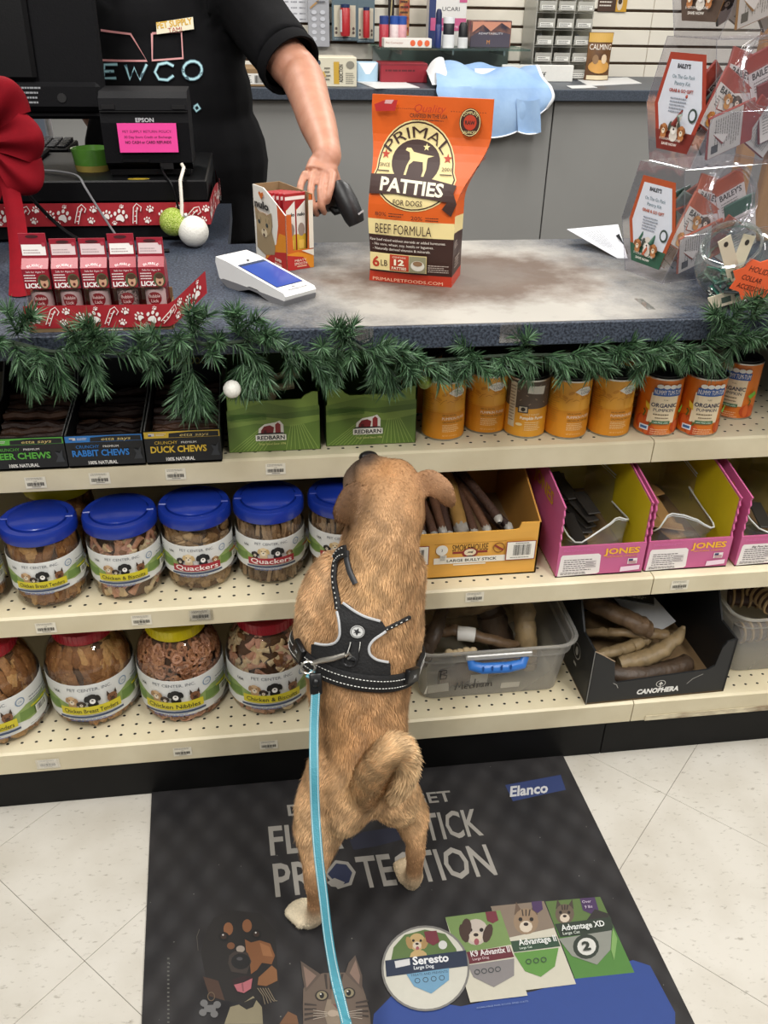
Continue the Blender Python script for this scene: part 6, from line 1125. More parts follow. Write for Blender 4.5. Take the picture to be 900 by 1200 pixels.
# ================================================================ printed floor mat
MZ = .004
def build_mat():
    fl_, fr_ = atZ(177, 935, MZ), atZ(661, 888, MZ); y1 = min(fl_.y, fr_.y, 1.221); d = Vector((.06, -1, 0)); L = 1.02
    FLc = Vector((fl_.x, 1.2255, 0)); FRc = Vector((fr_.x, 1.2255, 0)); NL, NR = FLc+d*L, FRc+d*L; c = (FLc+FRc+NL+NR)/4
    root = empty('floor_mat', (c.x, c.y, 0), 0, 'black rubber floor mat printed with flea and tick protection adverts', 'mat'); o = Vector((c.x, c.y, 0))
    m = bpy.data.materials.new('rubber_mat'); m.use_nodes = True; nt = m.node_tree; b = nt.nodes['Principled BSDF']; b.inputs['Roughness'].default_value = .62; b.inputs['Specular IOR Level'].default_value = .3
    g = nt.nodes.new('ShaderNodeTexNoise'); g.inputs['Scale'].default_value = 9; g.inputs['Detail'].default_value = 6; tc = nt.nodes.new('ShaderNodeTexCoord'); nt.links.new(tc.outputs['Object'], g.inputs['Vector'])
    r = nt.nodes.new('ShaderNodeValToRGB'); r.color_ramp.elements[0].color = lin('#1d1c1e'); r.color_ramp.elements[0].position = .3; r.color_ramp.elements[1].color = lin('#2f2d2d'); r.color_ramp.elements[1].position = .75; nt.links.new(g.outputs['Fac'], r.inputs[0])
    sp = nt.nodes.new('ShaderNodeTexVoronoi'); sp.inputs['Scale'].default_value = 34; nt.links.new(tc.outputs['Object'], sp.inputs['Vector']); ls = nt.nodes.new('ShaderNodeMath'); ls.operation = 'LESS_THAN'; ls.inputs[1].default_value = .035; nt.links.new(sp.outputs['Distance'], ls.inputs[0])
    mx = nt.nodes.new('ShaderNodeMixRGB'); nt.links.new(ls.outputs[0], mx.inputs[0]); nt.links.new(r.outputs[0], mx.inputs[1]); mx.inputs[2].default_value = lin('#6a6864'); nt.links.new(mx.outputs[0], b.inputs['Base Color'])
    hts = []
    for s in (1, -1):
        w = nt.nodes.new('ShaderNodeTexWave'); w.inputs['Scale'].default_value = 6.5; w.inputs['Distortion'].default_value = .6; mp = nt.nodes.new('ShaderNodeMapping'); mp.inputs['Rotation'].default_value = (0, 0, s*.62); nt.links.new(tc.outputs['Object'], mp.inputs[0]); nt.links.new(mp.outputs[0], w.inputs['Vector']); hts.append(w.outputs['Fac'])
    ad = nt.nodes.new('ShaderNodeMath'); ad.operation = 'ADD'; nt.links.new(hts[0], ad.inputs[0]); nt.links.new(hts[1], ad.inputs[1]); bp = nt.nodes.new('ShaderNodeBump'); bp.inputs['Strength'].default_value = .35; bp.inputs['Distance'].default_value = .006; nt.links.new(ad.outputs[0], bp.inputs['Height']); nt.links.new(bp.outputs[0], b.inputs['Normal'])
    MB().prism([(q-o).xy[:] for q in (NL, NR, FRc, FLc)], lambda u, v, w: (u, v, w), .0003, MZ, m).build('rubber_sheet', root)
    N = lambda u, v, w: (u, v, MZ+w)
    G = lambda u, v, w: atZ(u, v, MZ)-o+Vector((0, 0, w))
    def ptext(p, s, A, B, C, h, bold=.0, shear=0.):
        lay = p.layer; p = Print(.0001); p.layer = lay      # text between the photographed baseline ends A, B and top-left C
        a, b_, c_ = [atZ(*q, MZ)-o for q in (A, B, C)]; vs, fs, tw = text_geo(s, bold, shear); U = (b_-a)/tw; V = (c_-a)/CAP
        p.raw([(a+U*x+V*y).xy[:] for x, y in vs], fs, ink(h, .7)); p.build('lettering', N, root)
    gr_ = '#a9a49a'; t = Print(.0001); t.layer = 2
    ptext(t, "DON'T FORGET", (338, 956), (531, 938.5), (336, 943), gr_, .017); ptext(t, 'FLEA', (317, 1002), (403, 993.5), (314, 967.5), gr_, .017); ptext(t, 'TICK', (500, 985), (567, 978), (492, 953), gr_, .017)
    ptext(t, 'PR', (323, 1050.5), (371, 1045.6), (319, 1011), gr_, .017); ptext(t, 'TECTION', (424, 1040.5), (583, 1024.3), (415, 1003), gr_, .017)
    q = Print(.0001); q.poly([(592, 920), (657, 908), (663, 925.5), (601, 939)], '#263a78'); q.build('blue_patch', G, root); q = Print(.0001); q.poly([(410, 985), (425, 975), (465, 969), (470, 984), (440, 992), (414, 996)], '#1d2038')
    q.build('blue_patch', G, root); q = Print(.0001)
    hx = [(380, 1024), (393, 1008), (408, 1010), (417, 1022), (412, 1037), (396, 1042)]; q.poly([(x, y) for x, y in hx], gr_); q.poly([(398+(x-398)*.78, 1025+(y-1025)*.78) for x, y in hx], '#232c52'); q.poly([(383, 1034), (392, 1029), (404, 1034), (400, 1040), (388, 1039)], gr_)
    q.build('hexagon_emblem', G, root)
    ptext(t, 'Elanco', (597.5, 933.5), (642.5, 928.5), (597, 921.5), '#d8d8d8', .03, .1)
    # printed dog and cat
    f = lambda x, y: (220+x*.2556, 1060+y*.2556); d_ = Print(.00006); d_.layer = 1
    def pl(pts, c): d_.poly([f(*q_) for q_ in pts], c)
    def el(x, y, rx, ry, c, n=14, rot=0): d_.ell(*f(x, y), rx*.2556, ry*.2556, c, n, rot)
    pl([(120, 60), (200, 25), (330, 40), (400, 120), (410, 260), (420, 380), (330, 440), (250, 450), (150, 440), (90, 380), (60, 220), (90, 110)], '#1c1817'); pl([(70, 330), (140, 350), (170, 440), (100, 420)], '#4a2f22'); pl([(420, 548), (460, 490), (500, 510), (508, 548)], '#7a4f2e')
    pl([(168, 548), (195, 470), (250, 455), (300, 420), (340, 470), (345, 548)], '#8f8466'); pl([(235, 460), (300, 430), (320, 428), (300, 470), (270, 482)], '#1a1716')
    el(186, 112, 22, 30, '#8f5730'); el(272, 98, 22, 30, '#8f5730'); el(198, 190, 18, 16, '#7a4a2a')
    pl([(262, 160), (290, 175), (330, 165), (378, 180), (400, 235), (385, 275), (340, 268), (318, 300), (290, 320), (283, 250), (268, 215)], '#8a5229'); pl([(330, 175), (375, 195), (390, 240), (345, 235)], '#a3683a')
    pl([(325, 335), (385, 280), (408, 300), (412, 350), (360, 375), (320, 370)], '#8f5a30'); el(242, 205, 20, 16, '#a39486'); pl([(190, 235), (215, 215), (275, 222), (292, 262), (270, 320), (200, 310), (185, 270)], '#3a302b'); el(243, 262, 44, 37, '#141214'); el(238, 250, 14, 8, '#4a484a')
    for x, y in ((165, 147), (315, 137)): el(x, y, 24, 20, '#0d0b0b'); el(x, y, 13, 13, '#3a2418'); el(x-3, y-6, 4, 4, '#d0ccc8', 8)
    pl([(205, 345), (260, 330), (300, 335), (290, 390), (255, 410), (222, 398)], '#2a1416'); pl([(212, 370), (255, 360), (297, 340), (290, 388), (258, 408), (228, 400)], '#b8606a'); pl([(246, 365), (254, 362), (258, 400), (252, 402)], '#8f4650')
    for k in range(5): d_.stroke([f(320+12*k, 385), f(345+14*k, 420+6*k), f(355+14*k, 460-4*k)], .9, '#8a7a62'); d_.layer -= 1
    d_.layer += 1; d_.stroke([f(55, 115), f(42, 150), f(48, 215)], .8, '#5a534c')
    for x, y in ((75, 455), (135, 462), (70, 498), (122, 505)): el(x, y, 18, 17, '#6f6e6e', 10)
    pl([(75, 465), (130, 462), (128, 500), (76, 495)], '#6f6e6e'); d_.ring(*f(108, 425), 4.5, 5.5, 1, '#6f5a44', 12)
    # cat
    cf = '#6a594b'; pl([(530, 390), (560, 340), (620, 318), (720, 315), (790, 350), (815, 420), (835, 500), (840, 560), (530, 560), (528, 470)], cf); pl([(518, 262), (612, 325), (540, 405), (525, 330)], '#5d4d42'); pl([(530, 285), (590, 330), (545, 385)], '#8a6f60'); pl([(768, 236), (800, 330), (800, 395), (722, 320), (738, 270)], '#5d4d42'); pl([(770, 258), (790, 330), (785, 370), (742, 318)], '#8a6f60')
    for k in range(4): pl([(625+26*k, 322), (637+26*k, 322), (642+18*k, 392), (634+18*k, 392)], '#3d332c')
    for k in range(4): pl([(535, 455+24*k), (590, 462+18*k), (592, 468+18*k), (535, 466+24*k)], '#3d332c'); pl([(770, 452+18*k), (828, 440+24*k), (830, 450+24*k), (770, 460+18*k)], '#3d332c')
    pl([(640, 440), (720, 440), (735, 500), (720, 555), (640, 555), (625, 500)], '#8f7c68'); pl([(660, 400), (700, 400), (704, 460), (658, 460)], '#7d6a58')
    for x, y in ((615, 422), (738, 410)): el(x, y, 31, 25, '#2a221d'); el(x, y, 24, 20, '#8f8262'); el(x, y, 11, 14, '#120f0d'); el(x-5, y-6, 4, 4, '#e0dcd4', 8)
    pl([(664, 462), (704, 462), (684, 484)], '#7a4a44'); el(665, 505, 24, 16, '#b3a08a'); el(704, 505, 24, 16, '#b3a08a')
    for k in range(4): d_.stroke([f(640, 500+6*k), f(575, 490+14*k)], .5, '#c9bca8'); d_.layer -= 1; d_.stroke([f(725, 500+6*k), f(800, 488+14*k)], .5, '#c9bca8'); d_.layer -= 1
    d_.layer += 1; d_.build('pets_print', G, root)
    # products
    h_ = lambda x, y: (430+x*.3667, 1040+y*.3667); s = Print(.00006); s.layer = 1
    def pl(pts, c): s.poly([h_(*q_) for q_ in pts], c)
    def el(x, y, rx, ry, c, n=16, rot=0): s.ell(*h_(x, y), rx*.3667, ry*.3667, c, n, rot)
    pl([(15, 480), (22, 405), (80, 345), (300, 380), (540, 330), (850, 232), (905, 250), (985, 400), (985, 480)], '#22459a')
    def mini(x, y, q_, fur, ear, kind):
        for k in (-1, 1):
            if kind == 'cat': pl([(x+k*q_*.2, y-q_*.6), (x+k*q_*.9, y-q_*.5), (x+k*q_*.75, y-q_*1.5)], ear)
        el(x, y, q_*.95, q_, fur)
        if kind == 'dog':
            for k in (-1, 1): el(x+k*q_*.9, y+q_*.1, q_*.35, q_*.75, ear, 10, k*.3)
        el(x, y+q_*.4, q_*.5, q_*.45, '#d8c8b0', 10); el(x, y+q_*.22, q_*.2, q_*.14, '#2a1c18', 8)
        for k in (-1, 1): el(x+k*q_*.42, y-q_*.15, q_*.16, q_*.16, '#1c1512', 8)
        if kind == 'dog': el(x+q_*.05, y+q_*.75, q_*.2, q_*.26, '#a8505a', 8)
        else:
            for k in (-1, 0, 1): pl([(x+k*q_*.3-2, y-q_*.9), (x+k*q_*.3+2, y-q_*.9), (x+k*q_*.22+2, y-q_*.4), (x+k*q_*.22-2, y-q_*.4)], '#3a2f28')
    # XD pack
    pl([(570, 45), (745, 30), (855, 272), (665, 292)], '#4f8a35'); pl([(570, 45), (745, 30), (775, 95), (600, 118)], '#5d7a3a'); mini(632, 85, 32, '#6a5a48', '#4a3d32', 'cat'); pl([(680, 36), (728, 32), (740, 72), (722, 88), (690, 74)], '#4a3060'); pl([(728, 70), (770, 84), (775, 100), (700, 108)], '#2f2a26'); pl([(600, 118), (778, 95), (790, 140), (618, 160)], '#2c3a2c'); pl([(612, 165), (782, 138), (778, 200), (735, 248), (655, 220)], '#8f9388'); el(700, 190, 42, 40, '#2f3a2f'); el(702, 190, 30, 28, '#dcdcd4'); pl([(785, 130), (800, 165), (790, 235), (780, 200)], '#7fae5a')
    # Advantage II pack
    pl([(395, 62), (565, 45), (668, 310), (505, 330)], '#d3cdb8'); pl([(395, 62), (565, 45), (600, 130), (440, 165)], '#8a7866'); mini(508, 110, 42, '#9a7f62', '#6a5340', 'cat'); pl([(525, 48), (558, 45), (562, 72), (545, 84), (530, 74)], '#4a3060'); pl([(452, 175), (605, 158), (618, 190), (464, 210)], '#2f4f38'); pl([(468, 212), (612, 195), (600, 255), (555, 288), (505, 270)], '#5f9a3c')
    # K9 pack
    pl([(250, 98), (425, 75), (513, 348), (330, 370)], '#d3cdb8'); pl([(250, 98), (425, 75), (462, 185), (290, 215)], '#7a9a52'); mini(348, 145, 42, '#c9bcae', '#4a3228', 'dog'); el(318, 130, 16, 28, '#4a3228'); pl([(378, 82), (412, 78), (420, 108), (402, 118), (384, 110)], '#7c2a38'); pl([(302, 212), (455, 190), (470, 225), (316, 250)], '#6f2430'); pl([(322, 252), (470, 230), (470, 285), (405, 322), (340, 290)], '#8a8484')
    # round tin
    el(187, 262, 141, 137, '#7f7d78', 36); el(187, 262, 134, 130, '#d6d2c4', 36); pl([(85, 195), (120, 155), (185, 138), (250, 152), (285, 200), (290, 225), (75, 245)], '#5d7a3c'); mini(160, 178, 28, '#c9a86a', '#b08a50', 'dog'); el(165, 225, 28, 22, '#c9a86a', 12); pl([(182, 145), (222, 142), (232, 178), (212, 190), (190, 178)], '#7c2a38'); el(242, 188, 14, 14, '#d8d8d4'); pl([(58, 238), (316, 205), (322, 255), (62, 290)], '#1f2f4a'); pl([(88, 240), (136, 232), (138, 252), (92, 262)], '#d8d8d8'); pl([(126, 282), (262, 262), (262, 300), (205, 344), (150, 320)], '#6aa0c4')
    for cx_, cy_, n_, dx in ((200, 298, 4, 26), (385, 270, 4, 22), (540, 238, 3, 24)):
        for k in range(n_): s.ring(*h_(cx_+dx*(k-(n_-1)/2), cy_-3*(k-(n_-1)/2)), 3.4, 3.2, .8, '#2f3a40', 10); s.layer -= 1
    s.layer += 1; s.build('product_print', G, root)
    t.layer = 40
    def W(sx, A, B, C, c, bold=.02): ptext(t, sx, h_(*A), h_(*B), h_(*C), c, bold)
    W('Seresto', (147, 252), (262, 240), (144, 226), '#eef0f2', .03); W('Large Dog', (150, 267), (214, 260), (149, 256), '#dfe4ea'); W('K9 Advantix II', (333, 226), (458, 210), (328, 207), '#efe6e6'); W('Large Dog', (338, 238), (390, 231), (336, 230), '#d8b8bc')
    W('Advantage II', (486, 190), (606, 175), (480, 170), '#eef2ec'); W('Large Cat', (488, 202), (528, 197), (486, 195), '#cfe0cc'); W('Advantage XD', (622, 143), (760, 127), (617, 124), '#eef2ec'); W('Large Cat', (626, 156), (680, 150), (624, 147), '#cfd8cc'); W('2', (690, 205), (716, 202), (684, 178), '#2a332a', .05); W('Over', (688, 55), (716, 52), (686, 46), '#d8c8e0', 0); W('9 lbs', (696, 72), (720, 69), (694, 62), '#d8c8e0', 0)
    W('AVAILABLE FOR DOGS AND CATS', (350, 392), (515, 370), (349, 387), '#8aa0d0', 0); W('TREATS AND PREVENTS', (140, 290), (258, 276), (139, 282), '#23384a', 0)
    v = Print(.0001); v.layer = 2; v.lines(196, 1121, 198.5, 1260, 28, '#6a6862', 0); v.build('small_print', G, root)
_ink = ink
def ink(h, rough=.7):      # worn rubber print is duller than paper print
    c = [int(h.strip('#')[i:i+2], 16) for i in (0, 2, 4)]; g = sum(c)/3
    return _ink('#%02x%02x%02x' % tuple(int((x*.86+g*.14)*.84) for x in c), .7)
build_mat()
ink = _ink
# ================================================================ person behind the counter
skin = mat('skin', '#bd8a72', .5, noise=(34, .4), hex2='#a0664f', bump=(90, .06), sss=.12); shirt_m = mat('shirt_black', '#0d0d0f', .9, noise=(25, .3), hex2='#17171a', bump=(16, .5), spec=.15); trous = mat('trouser_black', '#0f0f12', .9, noise=(30, .3), bump=(24, .4), spec=.15)
def person():
    c = Vector((-.20, 2.36, 0)); root = empty('person', c, 0, 'person in a black t-shirt with neon lettering reaching out with a scanner', 'person')
    L = lambda *v: Vector(v)-c
    E_, Wr = atY(354, 92, 2.10), atY(383, 178, 1.80); cuff = atY(334, 68, 2.15); sh = Vector((-.015, 2.33, 1.33)); hk = lambda px, py, Y: atY(px, py, Y)-c
    mid = atY(369, 135, 1.95); b = MB()
    # torso core, neck, head (off the top of the frame), legs, both arms: one skin
    b.ball((0, 0, 1.1), (.15, .10, .28), skin, 16, 12); b.ball((0, .01, .9), (.15, .11, .14), skin, 16, 10)
    for s in (-1, 1):
        b.tube([(s*.09, .01, .88), (s*.095, .0, .5), (s*.10, .03, .1), (s*.10, .03, .06)], [.085, .058, .04, .04], skin, 12); b.tube([(s*.10, .05, .045), (s*.105, -.03, .035), (s*.11, -.12, .028)], [.042, .042, .03], skin, 10)
    b.tube([(0, .02, 1.32), (0, .01, 1.42), (0, -.005, 1.47)], [.06, .052, .055], skin, 14); b.ball((0, -.015, 1.555), (.072, .09, .105), skin, 20, 16); b.ball((0, -.035, 1.50), (.055, .06, .055), skin, 16, 10); b.tube([(0, -.10, 1.555), (0, -.115, 1.53), (0, -.105, 1.525)], [.008, .014, .012], skin, 8)
    for s in (-1, 1): b.ball((s*.075, .0, 1.545), (.012, .02, .03), skin, 8, 8)
    b.tube([(-.10, .0, 1.33), (-.19, .02, 1.27), (-.20, .12, 1.08), (-.15, .19, .95), (-.10, .20, .90)], [.05, .055, .042, .035, .026], skin, 12); b.ball((-.08, .21, .88), (.04, .02, .035), skin, 10, 8)
    for k in range(4): b.tube([(-.06, .21, .905-.017*k), (-.025, .215, .90-.017*k), (-.005, .205, .895-.017*k)], [.0085, .008, .0065], skin, 6)
    b.tube([(-.08, .20, .91), (-.06, .19, .93), (-.035, .185, .935)], [.011, .010, .008], skin, 6)
    b.limb([sh-c, cuff-c, E_-c, mid-c, Wr-c, hk(380, 190, 1.775), hk(377, 199, 1.757)], [.05, .047, .046, .039, .0275, .0245, .015], skin, 36)
    # hand closing on the scanner grip: palm, four bent fingers, thumb
    b.limb([hk(383, 176, 1.803), hk(381, 186, 1.786), hk(378, 195, 1.768), hk(374, 205, 1.748)], [.012, .026, .0295, .029], skin, 28, flat=.60, up=(0, -1, .5))
    for kx, px in ((-1, 358), (0, 368), (1, 379), (1.5, 390)): b.ball(tuple(hk(px, 205, 1.742)), .0088, skin, 10, 8)
    for pts in (((358, 204, 1.748), (352, 219, 1.720), (354, 237, 1.706), (361, 247, 1.716)), ((368, 206, 1.742), (364, 223, 1.706), (366.5, 241, 1.692), (371.5, 251, 1.703)), ((379, 207, 1.738), (376, 224, 1.700), (377, 241, 1.687), (380, 249, 1.697)), ((390, 205, 1.738), (388, 218, 1.706), (385.5, 229, 1.691), (384, 236, 1.692))):
        b.limb([hk(*q) for q in pts], [.0080, .0071, .0066, .0056], skin, 14); b.ball(tuple(hk(*pts[1])), .0076, skin, 10, 8); b.ball(tuple(hk(*pts[3])), .0058, skin, 8, 6)
    b.limb([hk(386, 194, 1.785), hk(393, 212, 1.785), hk(392, 230, 1.765)], [.013, .011, .009], skin, 14)
    me = remesh(b, .0026, 3); me.materials.clear(); me.materials.append(skin); o = bpy.data.objects.new('body', me); COL.objects.link(o); o.parent = root
    nl_ = MB(); tip = hk(383.5, 234.5, 1.6885); nl_.ball(tuple(tip), (.0042, .002, .0055), mat('fingernail', '#e2c4b4', .25, noise=(60, .05)), 8, 6); nl_.build('fingernail', root)
    for s in (-1, 1): e = MB().ball((s*.03, -.093, 1.565), (.012, .008, .008), ink('#e8e4de'), 10, 8).build('eye', root); MB().ball((s*.03, -.0995, 1.565), (.005, .003, .005), ink('#3a2a20'), 8, 6).build('iris', e)
    MB().tube([(-.022, -.083, 1.50), (0, -.093, 1.497), (.022, -.083, 1.50)], [.003, .006, .003], mat('lips', '#b0685c', .5, noise=(60, .1)), 8).build('mouth', root)
    hr = MB().ball((0, .02, 1.585), (.084, .095, .10), mat('hair_grey_brown', '#6a5a4c', .7, noise=(60, .5), stretch=(1, 1, .1)), 20, 14).ball((0, .06, 1.52), (.08, .06, .10), mat('hair_grey_brown', ''), 16, 12); m_ = remesh(hr, .007, 4); m_.materials.clear(); m_.materials.append(MATS['hair_grey_brown']); h_ = bpy.data.objects.new('hair', m_); COL.objects.link(h_); h_.parent = root; h_.location = (0, .012, .012)
    # t-shirt
    t = MB(); t.ball((0, .01, .98), (.225, .165, .22), shirt_m, 20, 14); t.ball((0, 0, 1.12), (.195, .14, .2), shirt_m, 20, 14); t.ball((0, .01, 1.24), (.19, .115, .135), shirt_m, 20, 14); t.tube([(-.20, .01, 1.31), (-.1, .01, 1.36), (0, .01, 1.355), (.1, .01, 1.36), (.18, -.01, 1.325)], [.06, .068, .07, .068, .062], shirt_m, 14)
    t.tube([sh-c+Vector((-.07, .01, .0)), sh-c, (sh-c).lerp(cuff-c, .6), cuff-c+Vector((.002, -.002, .004))], [.085, .078, .070, .068], shirt_m, 18); t.tube([(-.12, .0, 1.33), (-.20, .01, 1.26), (-.235, .005, 1.15)], [.075, .072, .075], shirt_m, 16); t.tube([(-.0, 0, 1.0), (0, 0, .80)], [.2, .21], shirt_m, 24, flat=.75, up=(0, 1, 0))
    ms = remesh(t, .007, 6); ms.materials.clear(); ms.materials.append(shirt_m); so = bpy.data.objects.new('t_shirt', ms); COL.objects.link(so); so.parent = root
    k = MB(); dirc = (E_-cuff).normalized(); q = dirc.to_track_quat('Z', 'Y').to_matrix().to_4x4(); k.lathe([(.062, -.012), (.0695, -.008), (.0715, .012), (.0695, .022), (.065, .021), (.06, .01)], shirt_m, 28, T=Matrix.Translation(cuff-c+dirc*.006) @ q); k.build('sleeve_hem', so)
    tr_ = MB()
    for s in (-1, 1): tr_.tube([(s*.095, .01, .9), (s*.10, .0, .5), (s*.10, .03, .06)], [.115, .085, .07], trous, 14); 
    tr_.ball((0, .01, .86), (.2, .14, .14), trous, 16, 12); mt = remesh(tr_, .01, 5); mt.materials.clear(); mt.materials.append(trous); to = bpy.data.objects.new('trousers', mt); COL.objects.link(to); to.parent = root
    for s in (-1, 1): MB().ball((s*.108, -.03, .045), (.052, .13, .045), dk, 14, 10).build('shoe', root)
    # print on the shirt front, projected on to the cloth
    from mathutils.bvhtree import BVHTree
    bv = BVHTree.FromPolygons([v.co[:] for v in ms.vertices], [tuple(p_.vertices) for p_ in ms.polygons])
    def onshirt(u, v, w):
        h = bv.ray_cast(Vector((u, -1, v)), Vector((0, 1, 0))); y = h[0].y if h[0] else -.12
        return (u, y-.003-w*3, v)
    def fx(px, py): q_ = atY(px, py, 2.215)-c; return (q_.x, q_.z)
    p = Print(.0002)
    for pts in ([(112, 37), (150, 41), (171, 72), (112, 73)], [(176, 40), (211, 38), (213.5, 69), (177.5, 71.5), (176, 40)]): p.stroke([fx(*q_) for q_ in pts], .0045, '#c98a8a')
    p.build('neon_outline', onshirt, so, du=.02); p = Print(.0002)
    def st(pts): p.stroke([fx(*q_) for q_ in pts], .0075, '#3a5a66'); p.layer -= 1; p.stroke([fx(*q_) for q_ in pts], .0042, '#a8d4dc')
    st([(135, 77), (118, 78), (118, 94), (134, 93)]); st([(118, 86), (131, 85)]); st([(145, 77), (151, 94), (156, 80), (163, 94), (171, 76)]); st([(203, 78), (195, 74), (185, 76), (181, 85), (186, 93), (196, 94), (203, 89)]); st([(225+11*math.cos(a), 83+10.5*math.sin(a)) for a in [2*math.pi*i/14 for i in range(15)]])
    p.build('neon_lettering', onshirt, so, du=.02); p = Print(.0002)
    st([(227, 126), (231, 123), (234, 128), (230, 131), (227, 126)])
    p.build('neon_tag', onshirt, so, du=.02)
    bd = Print(.0002); A, B_ = fx(182, 40), fx(225, 33); 
    x0, z0 = fx(203.5, 40); bd.poly([fx(*q_) for q_ in ((181, 27), (182, 41), (226, 35), (224.5, 20.5))], '#e6dfc4'); bd.text('PET SUPPLY', *fx(203.5, 31.5), .0125, '#d0a21c', w=.078, rot=.13, bold=.03); bd.text('TAMI', *fx(204, 38), .009, '#b04a3c', w=.03, rot=.1); bd.build('name_badge', lambda u, v, w: (onshirt(u, v, 0)[0], onshirt(u, v, 0)[1]-.006-w, v), root, du=.03)
    # hand scanner: grip through the fist, head to the right
    sc = empty('barcode_scanner', atY(400, 240, 1.71), 0, 'black handheld barcode scanner gripped in the hand', 'scanner'); s0 = sc.location.copy(); P_ = lambda px, py, Y: atY(px, py, Y)-s0
    hd = MB().tube([P_(396, 215, 1.725), P_(399, 222, 1.715), P_(407, 238, 1.70), P_(415, 255, 1.69), P_(418, 262, 1.688)], [.011, .019, .0205, .019, .0155], mat('scanner_black', '#17181b', .45, noise=(50, .2), bump=(200, .1)), 14, flat=.9, up=(0, 1, .2)); hd.build('scanner_head', sc)
    MB().tube([P_(401, 233, 1.715), P_(391, 238, 1.725), P_(380, 241, 1.72), P_(366, 246, 1.718), P_(362, 248, 1.718)], [.0155, .0145, .0125, .0125, .010], mat('scanner_black', ''), 12, flat=1.0).build('grip', sc)
    MB().tube([P_(386, 243, 1.712), P_(393, 248, 1.712), P_(401, 246, 1.71)], [.004, .0075, .006], dk, 8).build('trigger', sc)
    MB().box(-.006, .006, -.001, .001, -.0014, .0014, ink('#c9cacc'), T=Matrix.Translation(P_(423, 249, 1.672)) @ Matrix.Rotation(-.6, 4, 'Y')).build('maker_mark', sc)
person()
